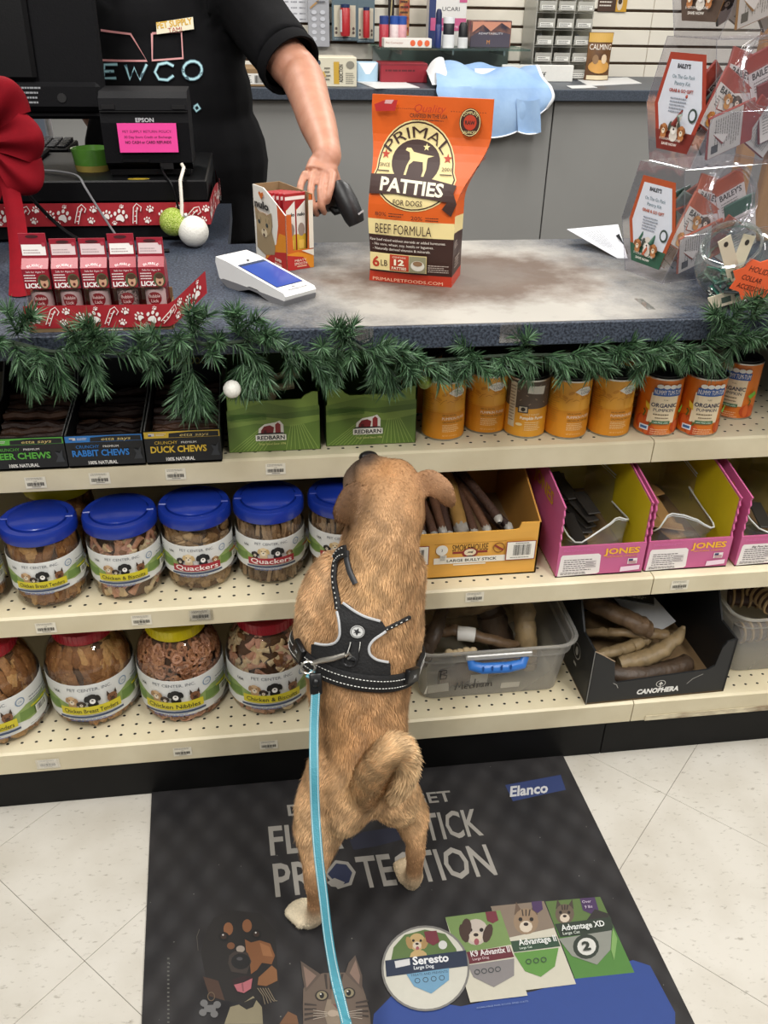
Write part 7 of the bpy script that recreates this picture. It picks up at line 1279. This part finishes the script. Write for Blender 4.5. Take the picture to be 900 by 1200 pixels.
# ================================================================ the dog, its harness and leash
import numpy as np
from mathutils.bvhtree import BVHTree
def dog():
    J = lambda px, py, Y: atY(px, py, Y)
    # each limb: joints (point, radius), flattening, coat colour, hair length; hair lies from first joint to last
    TAN, DARK, LIGHT, RED, CREAM, EAR, BLK = '#b8864c', '#8f5f30', '#cfa468', '#a8743c', '#d9c49c', '#7d5330', '#2b2624'
    nose = J(433, 541, 1.222)
    limbs = [
        ('head', [(J(446, 570, 1.195), .044), (J(453, 588, 1.172), .059), (J(453, 602, 1.155), .061), (J(449, 622, 1.142), .059)], 1, '#b27f45', .006),
        ('forehead', [(J(446, 556, 1.205), .030), (J(460, 566, 1.19), .042), (J(467, 582, 1.172), .044)], 1, '#b27c40', .005),
        ('muzzle', [(J(434, 545, 1.218), .021), (J(434, 553, 1.212), .027), (J(440, 565, 1.20), .034)], 1, '#9a7048', .004),
        ('jaw', [(J(424, 552, 1.226), .020), (J(420, 566, 1.225), .026), (J(430, 590, 1.20), .035)], 1, '#8a6a4c', .004),
        ('nape', [(J(449, 618, 1.142), .059), (J(444, 645, 1.132), .062), (J(437, 680, 1.120), .073), (J(428, 715, 1.108), .086)], 1, '#b98a50', .013),
        ('back', [(J(424, 715, 1.115), .092), (J(421, 760, 1.088), .091), (J(421, 805, 1.058), .083), (J(424, 850, 1.022), .0735), (J(424, 885, .99), .068), (J(422, 912, .968), .066)], 1, '#ac7c42', .012),
        ('chest', [(J(420, 700, 1.15), .075), (J(418, 770, 1.128), .072)], 1, TAN, .010),
        ('rump', [(J(408, 890, .985), .050), (J(400, 925, .955), .056)], 1, TAN, .010), ('rump', [(J(442, 885, .985), .048), (J(448, 918, .965), .048)], 1, TAN, .010),
        # shoulders and front legs reaching to the shelf edge
        ('shoulder', [(J(395, 676, 1.13), .044), (J(384, 702, 1.12), .047), (J(378, 735, 1.105), .046), (J(372, 760, 1.115), .034)], 1, '#c99a60', .011), ('shoulder', [(J(472, 668, 1.14), .040), (J(464, 700, 1.12), .047), (J(464, 738, 1.105), .045), (J(468, 766, 1.115), .034)], 1, '#bf9056', .011),
        ('foreleg', [(J(372, 758, 1.115), .032), (Vector((.060, 1.175, .432)), .026), (Vector((.066, 1.225, .455)), .020)], 1, LIGHT, .006), ('foreleg', [(J(468, 764, 1.115), .032), (Vector((.186, 1.178, .432)), .026), (Vector((.182, 1.225, .455)), .020)], 1, LIGHT, .006),
        ('forepaw', [(Vector((.066, 1.222, .458)), .020), (Vector((.068, 1.25, .451)), .018), (Vector((.069, 1.264, .447)), .012)], 1, CREAM, .004), ('forepaw', [(Vector((.182, 1.222, .458)), .020), (Vector((.182, 1.25, .451)), .018), (Vector((.182, 1.262, .447)), .012)], 1, CREAM, .004),
        # hind legs: thigh, shank, hock, paw
        ('thigh', [(J(400, 905, .975), .056), (J(384, 940, .955), .050), (J(375, 970, .94), .043), (J(371, 1000, .915), .029)], 1, '#c79a60', .010), ('thigh', [(J(448, 905, .985), .052), (J(464, 935, .985), .043), (J(480, 955, .975), .033), (J(485, 975, .955), .023)], 1, '#bd8f54', .010),
        ('shank', [(J(371, 995, .918), .029), (J(369, 1018, .898), .0195), (J(369, 1035, .892), .0175)], 1, '#ad7d46', .006), ('shank', [(J(485, 972, .957), .022), (J(487, 990, .944), .0165), (J(486, 1000, .943), .0155)], 1, '#a87840', .006),
        ('hock', [(J(369, 1030, .892), .0185), (J(371, 1050, .897), .0155), (J(371, 1068, .903), .0165)], 1, '#a97740', .005), ('hock', [(J(487, 996, .943), .0175), (J(486, 1012, .948), .0145), (J(485, 1026, .954), .0155)], 1, '#a4723c', .005),
        ('paw', [(J(373, 1068, .903), .0195), (J(364, 1075, .914), .0205), (J(354, 1074, .925), .019)], .85, '#d8c8a4', .004), ('paw', [(J(485, 1026, .955), .0185), (J(481, 1032, .972), .019), (J(477, 1032, .988), .0165)], .85, '#cdb489', .004),
        ('tail', [(J(425, 932, .925), .027), (J(433, 912, .905), .024), (J(445, 891, .895), .0225), (J(459, 878, .893), .021), (J(470, 878, .897), .020), (J(476, 892, .902), .0195), (J(474, 910, .905), .0185), (J(466, 926, .908), .016), (J(461, 934, .912), .011)], 1, '#d0a76c', .015),
        ('buttock', [(J(415, 925, .945), .045), (J(400, 948, .94), .045)], 1, '#d0a76c', .010), ('buttock', [(J(452, 930, .955), .04), (J(466, 945, .957), .034)], 1, '#c99e62', .010),
        ('ear', [(J(426, 574, 1.160), .020), (J(414, 587, 1.138), .027), (J(405, 602, 1.124), .025), (J(400, 614, 1.118), .013)], .36, '#5e4026', .005),
        ('ear', [(J(490, 563, 1.17), .017), (J(505, 566, 1.163), .022), (J(519, 575, 1.150), .0195), (J(525, 586, 1.143), .014), (J(529, 594, 1.14), .007)], .45, '#9a6c40', .005)]
    b = MB(); seg = []
    for nm, js, flat, col, hl in limbs:
        P = [j[0] for j in js]; R = [j[1] for j in js]
        upv = None
        if nm == 'ear': upv = (0, -1, .25)
        b.limb(P, R, velvet, 20, 4, flat=flat, up=upv)
        if nm != 'ear':
            for p, r in ((P[0], R[0]), (P[-1], R[-1])): b.ball(tuple(p), r*(.96 if flat == 1 else .85), velvet, 14, 10)
        for i in range(len(P)-1): lc = lin(col); lum = .3*lc[0]+.59*lc[1]+.11*lc[2]; seg.append((nm, P[i], P[i+1], R[i], R[i+1], tuple((x*.76+lum*.24)*1.22 for x in lc[:3]), hl))
    # toes
    for base, tip_y in (((351, 1073, .928), Vector((-.55, .83, 0))), ((476, 1032, .990), Vector((-.15, .98, 0)))):
        c = J(*base); c.z = .017; side = Vector((tip_y.y, -tip_y.x, 0))
        for k in (-1.5, -.5, .5, 1.5):
            q = c+side*(.0095*k)+tip_y*(.004-.003*abs(k)); b.limb([q-tip_y*.03+Vector((0, 0, .006)), q+Vector((0, 0, .002)), q+tip_y*.012-Vector((0, 0, .005))], [.009, .0105, .0085], velvet, 12); b.ball(tuple(q+tip_y*.012-Vector((0, 0, .005))), .0085, velvet, 10, 8)
    me = remesh(b, .0042, 5)
    V = np.array([v.co[:] for v in me.vertices]); 
    V[:, 2] = np.maximum(V[:, 2], .0043)          # soles flat on the mat
    Nn = np.array([v.normal[:] for v in me.vertices])
    # blend coat colour, hair length and lie of the hair from the nearest limbs
    A = np.array([s[1][:] for s in seg]); B = np.array([s[2][:] for s in seg]); Ra = np.array([s[3] for s in seg]); Rb = np.array([s[4] for s in seg]); C = np.array([s[5] for s in seg]); HL = np.array([s[6] for s in seg]); D = B-A; L2 = (D**2).sum(1); Dn = D/np.sqrt(L2)[:, None]
    for i, s in enumerate(seg):
        if s[0] == 'tail': Dn[i] = Dn[i]
    def blend(P):
        W_ = np.zeros((len(P), len(seg)))
        for i in range(len(seg)):
            t = np.clip(((P-A[i])@D[i])/L2[i], 0, 1); d = np.linalg.norm(P-(A[i]+t[:, None]*D[i]), axis=1)-(Ra[i]+(Rb[i]-Ra[i])*t); W_[:, i] = np.exp(-np.maximum(d+.004, 0)/.007)+1e-9
        W_ /= W_.sum(1)[:, None]; return W_@C, W_@HL, W_@Dn
    col, hl, fl_ = blend(V)
    def spot(P, c, r, colr, k):                    # marks of their own: nose leather, brows, ear backs, dark mask
        w = k*np.exp(-(np.linalg.norm(P-np.array(c), axis=1)/r)**2)[:, None]; return lambda q: q*(1-w)+np.array(lin(colr)[:3])*w
    marks = [(J(433, 538, 1.215), .020, BLK, 1.0), (J(424, 545, 1.225), .022, '#3a3230', .95), (J(413, 556, 1.225), .020, '#4a403a', .8), (J(409, 574, 1.20), .011, '#2f2722', .9), (J(402, 606, 1.115), .030, '#59391f', .85), (J(413, 590, 1.118), .022, '#4f341f', .8), (J(527, 590, 1.14), .020, '#6a4526', .7), (J(492, 560, 1.17), .012, '#7a5230', .5), (J(440, 612, 1.08), .05, '#a9906c', .25), (J(430, 690, 1.03), .05, '#caa266', .35), (J(420, 870, .94), .06, '#9c6a34', .45), (J(400, 930, .90), .03, '#c49a62', .4), (J(455, 556, 1.18), .02, '#a86f34', .5)]
    def markit(P, c):
        for m in marks: c = spot(P, m[0][:], m[1], m[2], m[3])(c)
        return c
    col = markit(V, col)
    for i, v in enumerate(me.vertices): v.co = V[i]
    at_ = me.color_attributes.new('coat', 'FLOAT_COLOR', 'POINT'); at_.data.foreach_set('color', np.concatenate([col, np.ones((len(V), 1))], 1).astype(np.float32).ravel())
    cm = bpy.data.materials.new('dog_coat'); cm.use_nodes = True; nt = cm.node_tree; bs = nt.nodes['Principled BSDF']; bs.inputs['Roughness'].default_value = .75; bs.inputs['Specular IOR Level'].default_value = .2
    a = nt.nodes.new('ShaderNodeVertexColor'); a.layer_name = 'coat'; nz = nt.nodes.new('ShaderNodeTexNoise'); nz.inputs['Scale'].default_value = 90; nz.inputs['Detail'].default_value = 4
    mx = nt.nodes.new('ShaderNodeMixRGB'); mx.blend_type = 'MULTIPLY'; mx.inputs[0].default_value = .35; nt.links.new(a.outputs[0], mx.inputs[1]); nt.links.new(nz.outputs['Fac'], mx.inputs[2]); nt.links.new(mx.outputs[0], bs.inputs['Base Color'])
    me.materials.clear(); me.materials.append(cm)
    root = empty('dog', (.10, .93, 0), 0, 'tan short-haired dog standing on its hind legs against the shelves', 'dog'); ro = Vector(root.location)
    body = bpy.data.objects.new('body', me); COL.objects.link(body); body.parent = root; body.location = -ro
    bvh = BVHTree.FromPolygons([tuple(v) for v in V], [tuple(p.vertices) for p in me.polygons])
    # fur: many short hairs lying along the coat
    rng = np.random.default_rng(3); me.calc_loop_triangles(); tri = np.array([t.vertices[:] for t in me.loop_triangles]); p0, p1, p2 = V[tri[:, 0]], V[tri[:, 1]], V[tri[:, 2]]; area = np.linalg.norm(np.cross(p1-p0, p2-p0), axis=1)
    NH_ = 150000; idx = rng.choice(len(tri), NH_, p=area/area.sum()); r1 = np.sqrt(rng.random(NH_))[:, None]; r2 = rng.random(NH_)[:, None]; w0, w1, w2 = 1-r1, r1*(1-r2), r1*r2
    pick = lambda X: X[tri[idx, 0]]*w0+X[tri[idx, 1]]*w1+X[tri[idx, 2]]*w2
    hp, hn, hc, hf = pick(V), pick(Nn), pick(col), pick(fl_); hlen = pick(hl[:, None])[:, 0]
    hn /= np.linalg.norm(hn, axis=1)[:, None]+1e-9; hf = hf-hn*(hf*hn).sum(1)[:, None]; hf /= np.linalg.norm(hf, axis=1)[:, None]+1e-6
    sw = np.sin(hp[:, 0]*70+hp[:, 2]*40)*.25; hd = hf+hn*.32+rng.normal(0, .16, (NH_, 3))+np.cross(hn, hf)*sw[:, None]; hd /= np.linalg.norm(hd, axis=1)[:, None]
    sd_ = np.cross(hd, hn); sd_ /= np.linalg.norm(sd_, axis=1)[:, None]+1e-9; ln = hlen*(.7+.6*rng.random(NH_)); wd = (.00042+.0002*rng.random(NH_))[:, None]
    base = hp-hn*.0008; mid = base+hd*(ln*.55)[:, None]; end = base+hd*ln[:, None]-hn*(ln*.10)[:, None]; end[:, 2] = np.maximum(end[:, 2], .0042)
    vv = np.stack([base-sd_*wd, base+sd_*wd, mid+sd_*wd*.8, mid-sd_*wd*.8, end], 1).reshape(-1, 3); k5 = np.arange(NH_)*5
    fm = bpy.data.meshes.new('fur'); loops = np.stack([k5, k5+1, k5+2, k5+3, k5+3, k5+2, k5+4], 1).ravel().astype(np.int32); st = np.stack([np.arange(NH_)*7, np.arange(NH_)*7+4], 1).ravel().astype(np.int32)
    fm.vertices.add(NH_*5); fm.vertices.foreach_set('co', vv.astype(np.float32).ravel()); fm.loops.add(NH_*7); fm.loops.foreach_set('vertex_index', loops); fm.polygons.add(NH_*2); fm.polygons.foreach_set('loop_start', st); fm.update(calc_edges=True)
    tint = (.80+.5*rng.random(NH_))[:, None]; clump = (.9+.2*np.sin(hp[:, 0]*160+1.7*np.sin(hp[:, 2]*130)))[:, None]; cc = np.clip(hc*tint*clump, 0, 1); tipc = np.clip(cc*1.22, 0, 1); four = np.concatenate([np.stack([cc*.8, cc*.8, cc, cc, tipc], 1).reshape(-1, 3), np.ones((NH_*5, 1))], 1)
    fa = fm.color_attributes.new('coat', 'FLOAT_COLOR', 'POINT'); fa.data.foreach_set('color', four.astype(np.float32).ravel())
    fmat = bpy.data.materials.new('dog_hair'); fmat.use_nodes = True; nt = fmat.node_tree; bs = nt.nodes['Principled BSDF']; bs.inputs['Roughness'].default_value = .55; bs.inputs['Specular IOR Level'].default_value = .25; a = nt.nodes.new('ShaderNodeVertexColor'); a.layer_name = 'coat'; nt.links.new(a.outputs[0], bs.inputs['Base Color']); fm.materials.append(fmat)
    fo = bpy.data.objects.new('fur', fm); COL.objects.link(fo); fo.parent = root; fo.location = -ro; fo['kind'] = 'stuff'
    # face: nose leather, eyes
    q = J(432, 536, 1.225); MB().ball(tuple(q-ro), (.016, .013, .010), mat('nose_leather', '#1a1718', .35, noise=(200, .3), bump=(300, .4)), 14, 10).build('nose', root)
    for px, py, Y in ((409, 572, 1.208), (472, 556, 1.232)): e = MB().ball(tuple(J(px, py, Y)-ro), .0075, mat('dog_eye', '#1c110b', .12, noise=(20, .1)), 12, 8).build('eye', root)
    # ---------------- harness
    hs = empty('dog_harness', (.10, 1.05, .45), 0, 'black padded dog harness with reflective grey piping', 'harness'); ho = Vector(hs.location)
    web = mat('harness_black', '#101012', .7, noise=(60, .3), bump=(260, .3)); pip = mat('reflective_piping', '#b4b6b8', .4, noise=(60, .1)); stch = ink('#c9c9c4'); buck = mat('buckle_black', '#0c0c0e', .35, noise=(40, .2))
    def hit(px, py, off=.006):
        d = ray(px, py).normalized(); h = bvh.ray_cast(CAMP, d)
        if h[0] is None: 
            nn = bvh.find_nearest(CAMP+d*1.25); return nn[0]+nn[1]*off, nn[1]
        n = h[1] if h[1].dot(d) < 0 else -h[1]; return h[0]+n*off, n
    def dense(pts, k=5):
        out = []
        for i in range(len(pts)-1): out += [(pts[i][0]+(pts[i+1][0]-pts[i][0])*j/k, pts[i][1]+(pts[i+1][1]-pts[i][1])*j/k) for j in range(k)]
        return out+[pts[-1]]
    def strap(name, pts, w, m, off=.007, th=.0022, parent=hs, k=5, smoothn=3):
        hs_ = [hit(x, y, off) for x, y in dense(pts, k)]; P = [h[0] for h in hs_]; N_ = [h[1] for h in hs_]
        for _ in range(smoothn): P = [P[0]]+[(P[i-1]+P[i]*2+P[i+1])/4 for i in range(1, len(P)-1)]+[P[-1]]; N_ = [N_[0]]+[(N_[i-1]+N_[i]*2+N_[i+1]).normalized() for i in range(1, len(N_)-1)]+[N_[-1]]
        vs = []; fs = []
        for i, p in enumerate(P):
            t = (P[min(i+1, len(P)-1)]-P[max(i-1, 0)]).normalized(); s_ = t.cross(N_[i]).normalized()*w/2; n = N_[i]*th; p = p-ho; vs += [p-s_-n, p+s_-n, p+s_+n*.4, p+s_*.6+n, p-s_*.6+n, p-s_+n*.4]
        for i in range(len(P)-1): fs += [(6*i+j, 6*i+(j+1) % 6, 6*i+6+(j+1) % 6, 6*i+6+j) for j in range(6)]
        fs += [tuple(range(6))[::-1], tuple(range(6*len(P)-6, 6*len(P)))]
        o = MB().add(vs, fs, m, True).build(name, parent); return P, N_, o
    def stitches(P, N_, side, par, w=.0009):
        b_ = MB(); acc = 0
        for i in range(len(P)-1):
            t = (P[i+1]-P[i]); s_ = t.normalized().cross(N_[i]).normalized()*side
            if i % 2 == 0: a_, c_ = P[i]+s_+N_[i]*.0027-ho, P[i]+t*.62+s_+N_[i]*.0027-ho; b_.tube([a_, c_], w, stch, 4)
        b_.build('stitching', par, kind='stuff')
    poly = [(395, 711), (407, 705), (425, 720), (447, 727), (453, 737), (436, 748), (431, 760), (438, 771), (456, 775), (456, 792), (430, 798), (400, 788), (368, 772), (368, 753), (392, 755), (400, 743), (398, 722)]
    def inside(x, y):
        c = False; j = len(poly)-1
        for i in range(len(poly)):
            if (poly[i][1] > y) != (poly[j][1] > y) and x < (poly[j][0]-poly[i][0])*(y-poly[i][1])/(poly[j][1]-poly[i][1])+poly[i][0]: c = not c
            j = i
        return c
    gs_ = 1.5; nx, ny = int(96/gs_), int(100/gs_); pts_ = {}; vs = []; fs = []
    for j in range(ny):
        for i in range(nx):
            x, y = 364+i*gs_, 702+j*gs_
            if inside(x+gs_/2, y+gs_/2):
                ids = []
                for dx, dy in ((0, 0), (1, 0), (1, 1), (0, 1)):
                    kx = (i+dx, j+dy)
                    if kx not in pts_:
                        p, n = hit(364+kx[0]*gs_, 702+kx[1]*gs_, .0085); pts_[kx] = len(vs); vs.append([p-ho, n])
                    ids.append(pts_[kx])
                fs.append(ids[::-1])
    nbr = {}
    for f_ in fs:
        for i in range(4): nbr.setdefault(f_[i], set()).update((f_[(i+1) % 4], f_[(i+3) % 4]))
    Pp = [v[0].copy() for v in vs]
    for _ in range(8): Pp = [(Pp[i]+sum((Pp[j] for j in nbr[i]), Vector())/len(nbr[i]))/2 for i in range(len(Pp))]
    nV = len(Pp); edge = {}
    for f_ in fs:
        for i in range(4): a_, c_ = f_[i], f_[(i+1) % 4]; edge[(a_, c_)] = 1
    rim = [(a_, c_) for a_, c_ in edge if (c_, a_) not in edge]; bot = [Pp[i]-vs[i][1]*.006 for i in range(nV)]
    MB().add(Pp+bot, [tuple(f_) for f_ in fs]+[(c_, a_, a_+nV, c_+nV) for a_, c_ in rim], web, True).build('back_panel', hs)
    for pts in ([(398, 717), (400, 730), (401, 743), (396, 752), (386, 755), (374, 753)], [(405, 707), (415, 715), (426, 722), (443, 727)], [(450, 738), (437, 746), (431, 756), (432, 766), (439, 772), (452, 774)]):
        P = [hit(x, y, .0095)[0]-ho for x, y in dense(pts, 4)]
        for _ in range(3): P = [P[0]]+[(P[i-1]+P[i]*2+P[i+1])/4 for i in range(1, len(P)-1)]+[P[-1]]
        MB().tube(P, .0021, pip, 6).build('piping', hs)
    P, N_, o = strap('shoulder_strap', [(398, 714), (397, 700), (395, 684), (394, 668), (397, 656), (403, 649)], .010, web); stitches(P, N_, .0, o)
    P, N_, o = strap('shoulder_pad', [(398, 657), (403, 649), (411, 645)], .018, web, .010); stitches(P, N_, .005, o); stitches(P, N_, -.005, o)
    strap('neck_strap', [(410, 645), (409, 656), (412, 670), (418, 684)], .0085, mat('strap_grey', '#2c2d30', .5, noise=(60, .2)))
    P, N_, o = strap('shoulder_strap', [(451, 737), (463, 731), (478, 723)], .006, web, .004); stitches(P, N_, 0, o)
    # girth band: a closed ring round the chest through three photographed points
    a_, b_, c_ = J(352, 764, 1.075), hit(425, 797, 0)[0], J(492, 778, 1.075); nrm = (b_-a_).cross(c_-a_).normalized(); nrm = nrm if nrm.z > 0 else -nrm
    ctr_ = J(423, 785, 1.085); ctr_ = ctr_-nrm*((ctr_-b_).dot(nrm)); e1 = (a_-c_).normalized(); e1 = (e1-nrm*e1.dot(nrm)).normalized(); e2 = nrm.cross(e1); ring = []
    for i in range(64):
        an = 2*math.pi*i/64; dd = e1*math.cos(an)+e2*math.sin(an); h = bvh.ray_cast(ctr_+dd*.3, -dd); ring.append(h[0] if h[0] else ctr_+dd*.09)
    rr = [min((p-ctr_).length, .135) for p in ring]
    for _ in range(6): rr = [(rr[i-1]+2*rr[i]+rr[(i+1) % 64])/4 for i in range(64)]
    ring = []; gn = []
    for i in range(64): an = 2*math.pi*i/64; dd = e1*math.cos(an)+e2*math.sin(an); ring.append(ctr_+dd*(rr[i]+.0095)-ho); gn.append(dd)
    vs = []; fs = []; hw = .0135
    for p, n in zip(ring, gn): vs += [p-nrm*hw-n*.003, p-nrm*hw+n*.0015, p-nrm*hw*.7+n*.003, p+nrm*hw*.7+n*.003, p+nrm*hw+n*.0015, p+nrm*hw-n*.003]
    for i in range(64): j = (i+1) % 64; fs += [(6*i+k, 6*i+(k+1) % 6, 6*j+(k+1) % 6, 6*j+k) for k in range(6)]
    gb_ = MB().add(vs, fs, web, True).build('girth_band', hs)
    for sd in (-.006, .006):
        bq = MB()
        for i in range(64):
            j = (i+1) % 64
            for t0 in (0, .5): bq.tube([ring[i].lerp(ring[j], t0)+nrm*sd+gn[i]*.0034, ring[i].lerp(ring[j], t0+.3)+nrm*sd+gn[i]*.0034], .0008, stch, 4)
        bq.build('stitching', gb_, kind='stuff')
    def buckle(px, py, L, w, dirx):
        p, n = hit(px, py, .014); t = (dirx-n*dirx.dot(n)).normalized(); s_ = n.cross(t); T = Matrix(((t.x, s_.x, n.x, p.x-ho.x), (t.y, s_.y, n.y, p.y-ho.y), (t.z, s_.z, n.z, p.z-ho.z), (0, 0, 0, 1)))
        k = MB().box(-L/2, L/2, -w/2, w/2, -.005, .005, buck, .003, T=T, seg=2).build('buckle', hs); pr = Print(.0002); pr.poly([(-.004, -.003), (.001, -.001), (.004, -.004), (.002, .001), (.004, .004), (-.001, .002), (-.004, .003)], '#9a9c9e'); pr.build('buckle_mark', lambda u, v, w_: T @ Vector((u, v, .0052+w_)), k)
    buckle(360, 760, .03, .026, e1); buckle(474, 788, .034, .024, e1)
    p, n = hit(419, 738, .0105); t = (RGT-n*RGT.dot(n)).normalized(); s_ = n.cross(t); T = Matrix(((t.x, s_.x, n.x, p.x-ho.x), (t.y, s_.y, n.y, p.y-ho.y), (t.z, s_.z, n.z, p.z-ho.z), (0, 0, 0, 1))); pr = Print(.0003); pr.ell(0, 0, .0108, .0098, '#c9cac8', 20); pr.ring(0, 0, .0098, .0088, .0009, '#2a2b2d', 20); pr.poly([(-.006, .004), (-.001, .003), (.002, .006), (.002, .001), (.006, -.001), (.001, -.002), (-.001, -.006), (-.003, -.001), (-.006, -.002), (-.003, .001)], '#2a2b2d'); pr.build('round_badge', lambda u, v, w_: T @ Vector((u, v, w_)), hs)
    strap('lift_handle', [(417, 750), (416, 760), (415, 771)], .012, web, .013); 
    for dx in (-5, 5): P, N_, o = strap('handle_seam', [(417+dx, 750), (416+dx, 758), (414+dx, 765)], .0015, stch, .0125, .0008)
    p, n = hit(411, 772, .014); T = Matrix.Translation(p-ho) @ n.to_track_quat('Z', 'Y').to_matrix().to_4x4(); steel = mat('clip_steel', '#b9b6ae', .3, .85, noise=(60, .2)); MB().tube([T @ Vector((.010*math.cos(2*math.pi*i/20), .008*math.sin(2*math.pi*i/20), 0)) for i in range(21)], .0016, mat('ring_dark', '#3a3a3c', .35, .7, noise=(40, .1)), 6).build('d_ring', hs)
    # ---------------- leash
    lh = empty('leash', J(372, 785, 1.0), 0, 'teal webbing leash clipped to the harness and running to the lower edge', 'leash'); lo = Vector(lh.location)
    cp_ = [hit(408, 764, .018)[0], hit(396, 768, .020)[0], hit(386, 771, .022)[0], hit(377, 773, .024)[0]]; MB().tube([q-lo for q in cp_], [.0035, .0042, .0042, .0035], steel, 8).build('snap_hook', lh); MB().tube([cp_[0]-lo+Vector((0, 0, -.004)), cp_[0]-lo+Vector((.006, -.002, .004)), cp_[0]-lo+Vector((.010, .0, -.004)), cp_[0]-lo+Vector((.004, 0, -.009))], .002, steel, 6).build('hook_gate', lh)
    rc = cp_[3]+Vector((-.006, -.004, -.004)); MB().tube([rc-lo+Vector((.0105*math.cos(a), .003*math.sin(a), .009*math.sin(a))) for a in [2*math.pi*i/18 for i in range(19)]], .002, steel, 6).build('swivel_ring', lh)
    top = rc+Vector((0, -.003, -.008)); path = [top, atY(369.5, 800, top.y-.012), atY(368, 850, .955), atY(368, 900, .90), atY(369.5, 950, .865), atY(373, 1000, .82), atY(379, 1050, .775), atY(385, 1100, .73), atY(394, 1150, .68), atY(406, 1200, .62), atY(420, 1260, .55), Vector((.10, .30, .50)), Vector((.12, .10, .80))]
    teal = mat('leash_teal', '#3c8595', .6, noise=(90, .15), bump=(500, .3)); out = []
    for i in range(len(path)-1):
        a0, b0, c0, d0 = path[max(i-1, 0)], path[i], path[i+1], path[min(i+2, len(path)-1)]
        for k in range(6): t = k/6; out.append(.5*((2*b0)+(c0-a0)*t+(2*a0-5*b0+4*c0-d0)*t*t+(3*b0-a0-3*c0+d0)*t**3))
    out.append(path[-1]); vs = []; fs = []; st_b = MB()
    for i, p in enumerate(out):
        tw = .15+.9*min(max((i-20)/30, 0), 1); t = (out[min(i+1, len(out)-1)]-out[max(i-1, 0)]).normalized(); s_ = Vector((math.cos(tw), -math.sin(tw), 0)); s_ = (s_-t*s_.dot(t)).normalized(); n = s_.cross(t); hw = .0068; q = p-lo
        vs += [q-s_*hw-n*.0009, q+s_*hw-n*.0009, q+s_*hw+n*.0009, q-s_*hw+n*.0009]
        if i and i < len(out)-1:
            for sd in (-.0052, .0052):
                for t0 in (0, .25, .5, .75): a_ = q.lerp(out[i+1]-lo, t0)+s_*sd; c_ = q.lerp(out[i+1]-lo, t0+.14)+s_*sd; st_b.tube([a_-n*.0012, c_-n*.0012], .0006, ink('#d8e8ea'), 4); st_b.tube([a_+n*.0012, c_+n*.0012], .0006, ink('#d8e8ea'), 4)
    for i in range(len(out)-1): fs += [(4*i+j, 4*i+(j+1) % 4, 4*i+4+(j+1) % 4, 4*i+4+j) for j in range(4)]
    fs += [(0, 1, 2, 3), tuple(range(4*len(out)-4, 4*len(out)))]; wb = MB().add(vs, fs, teal).build('webbing', lh); st_b.build('stitching', wb, kind='stuff')
    k = atY(370, 801, top.y-.012); T = Matrix.Translation(k-lo) @ Matrix.Rotation(-.5, 4, 'X'); MB().box(-.0095, .0095, -.006, .006, -.0165, .0165, buck, .003, T=T, seg=2).build('slider', lh); MB().ball((0, 0, 0), (.0055, .003, .007), buck, 12, 8, T=T @ Matrix.Translation((0, -.006, .002))).build('slider_button', lh)
dog()
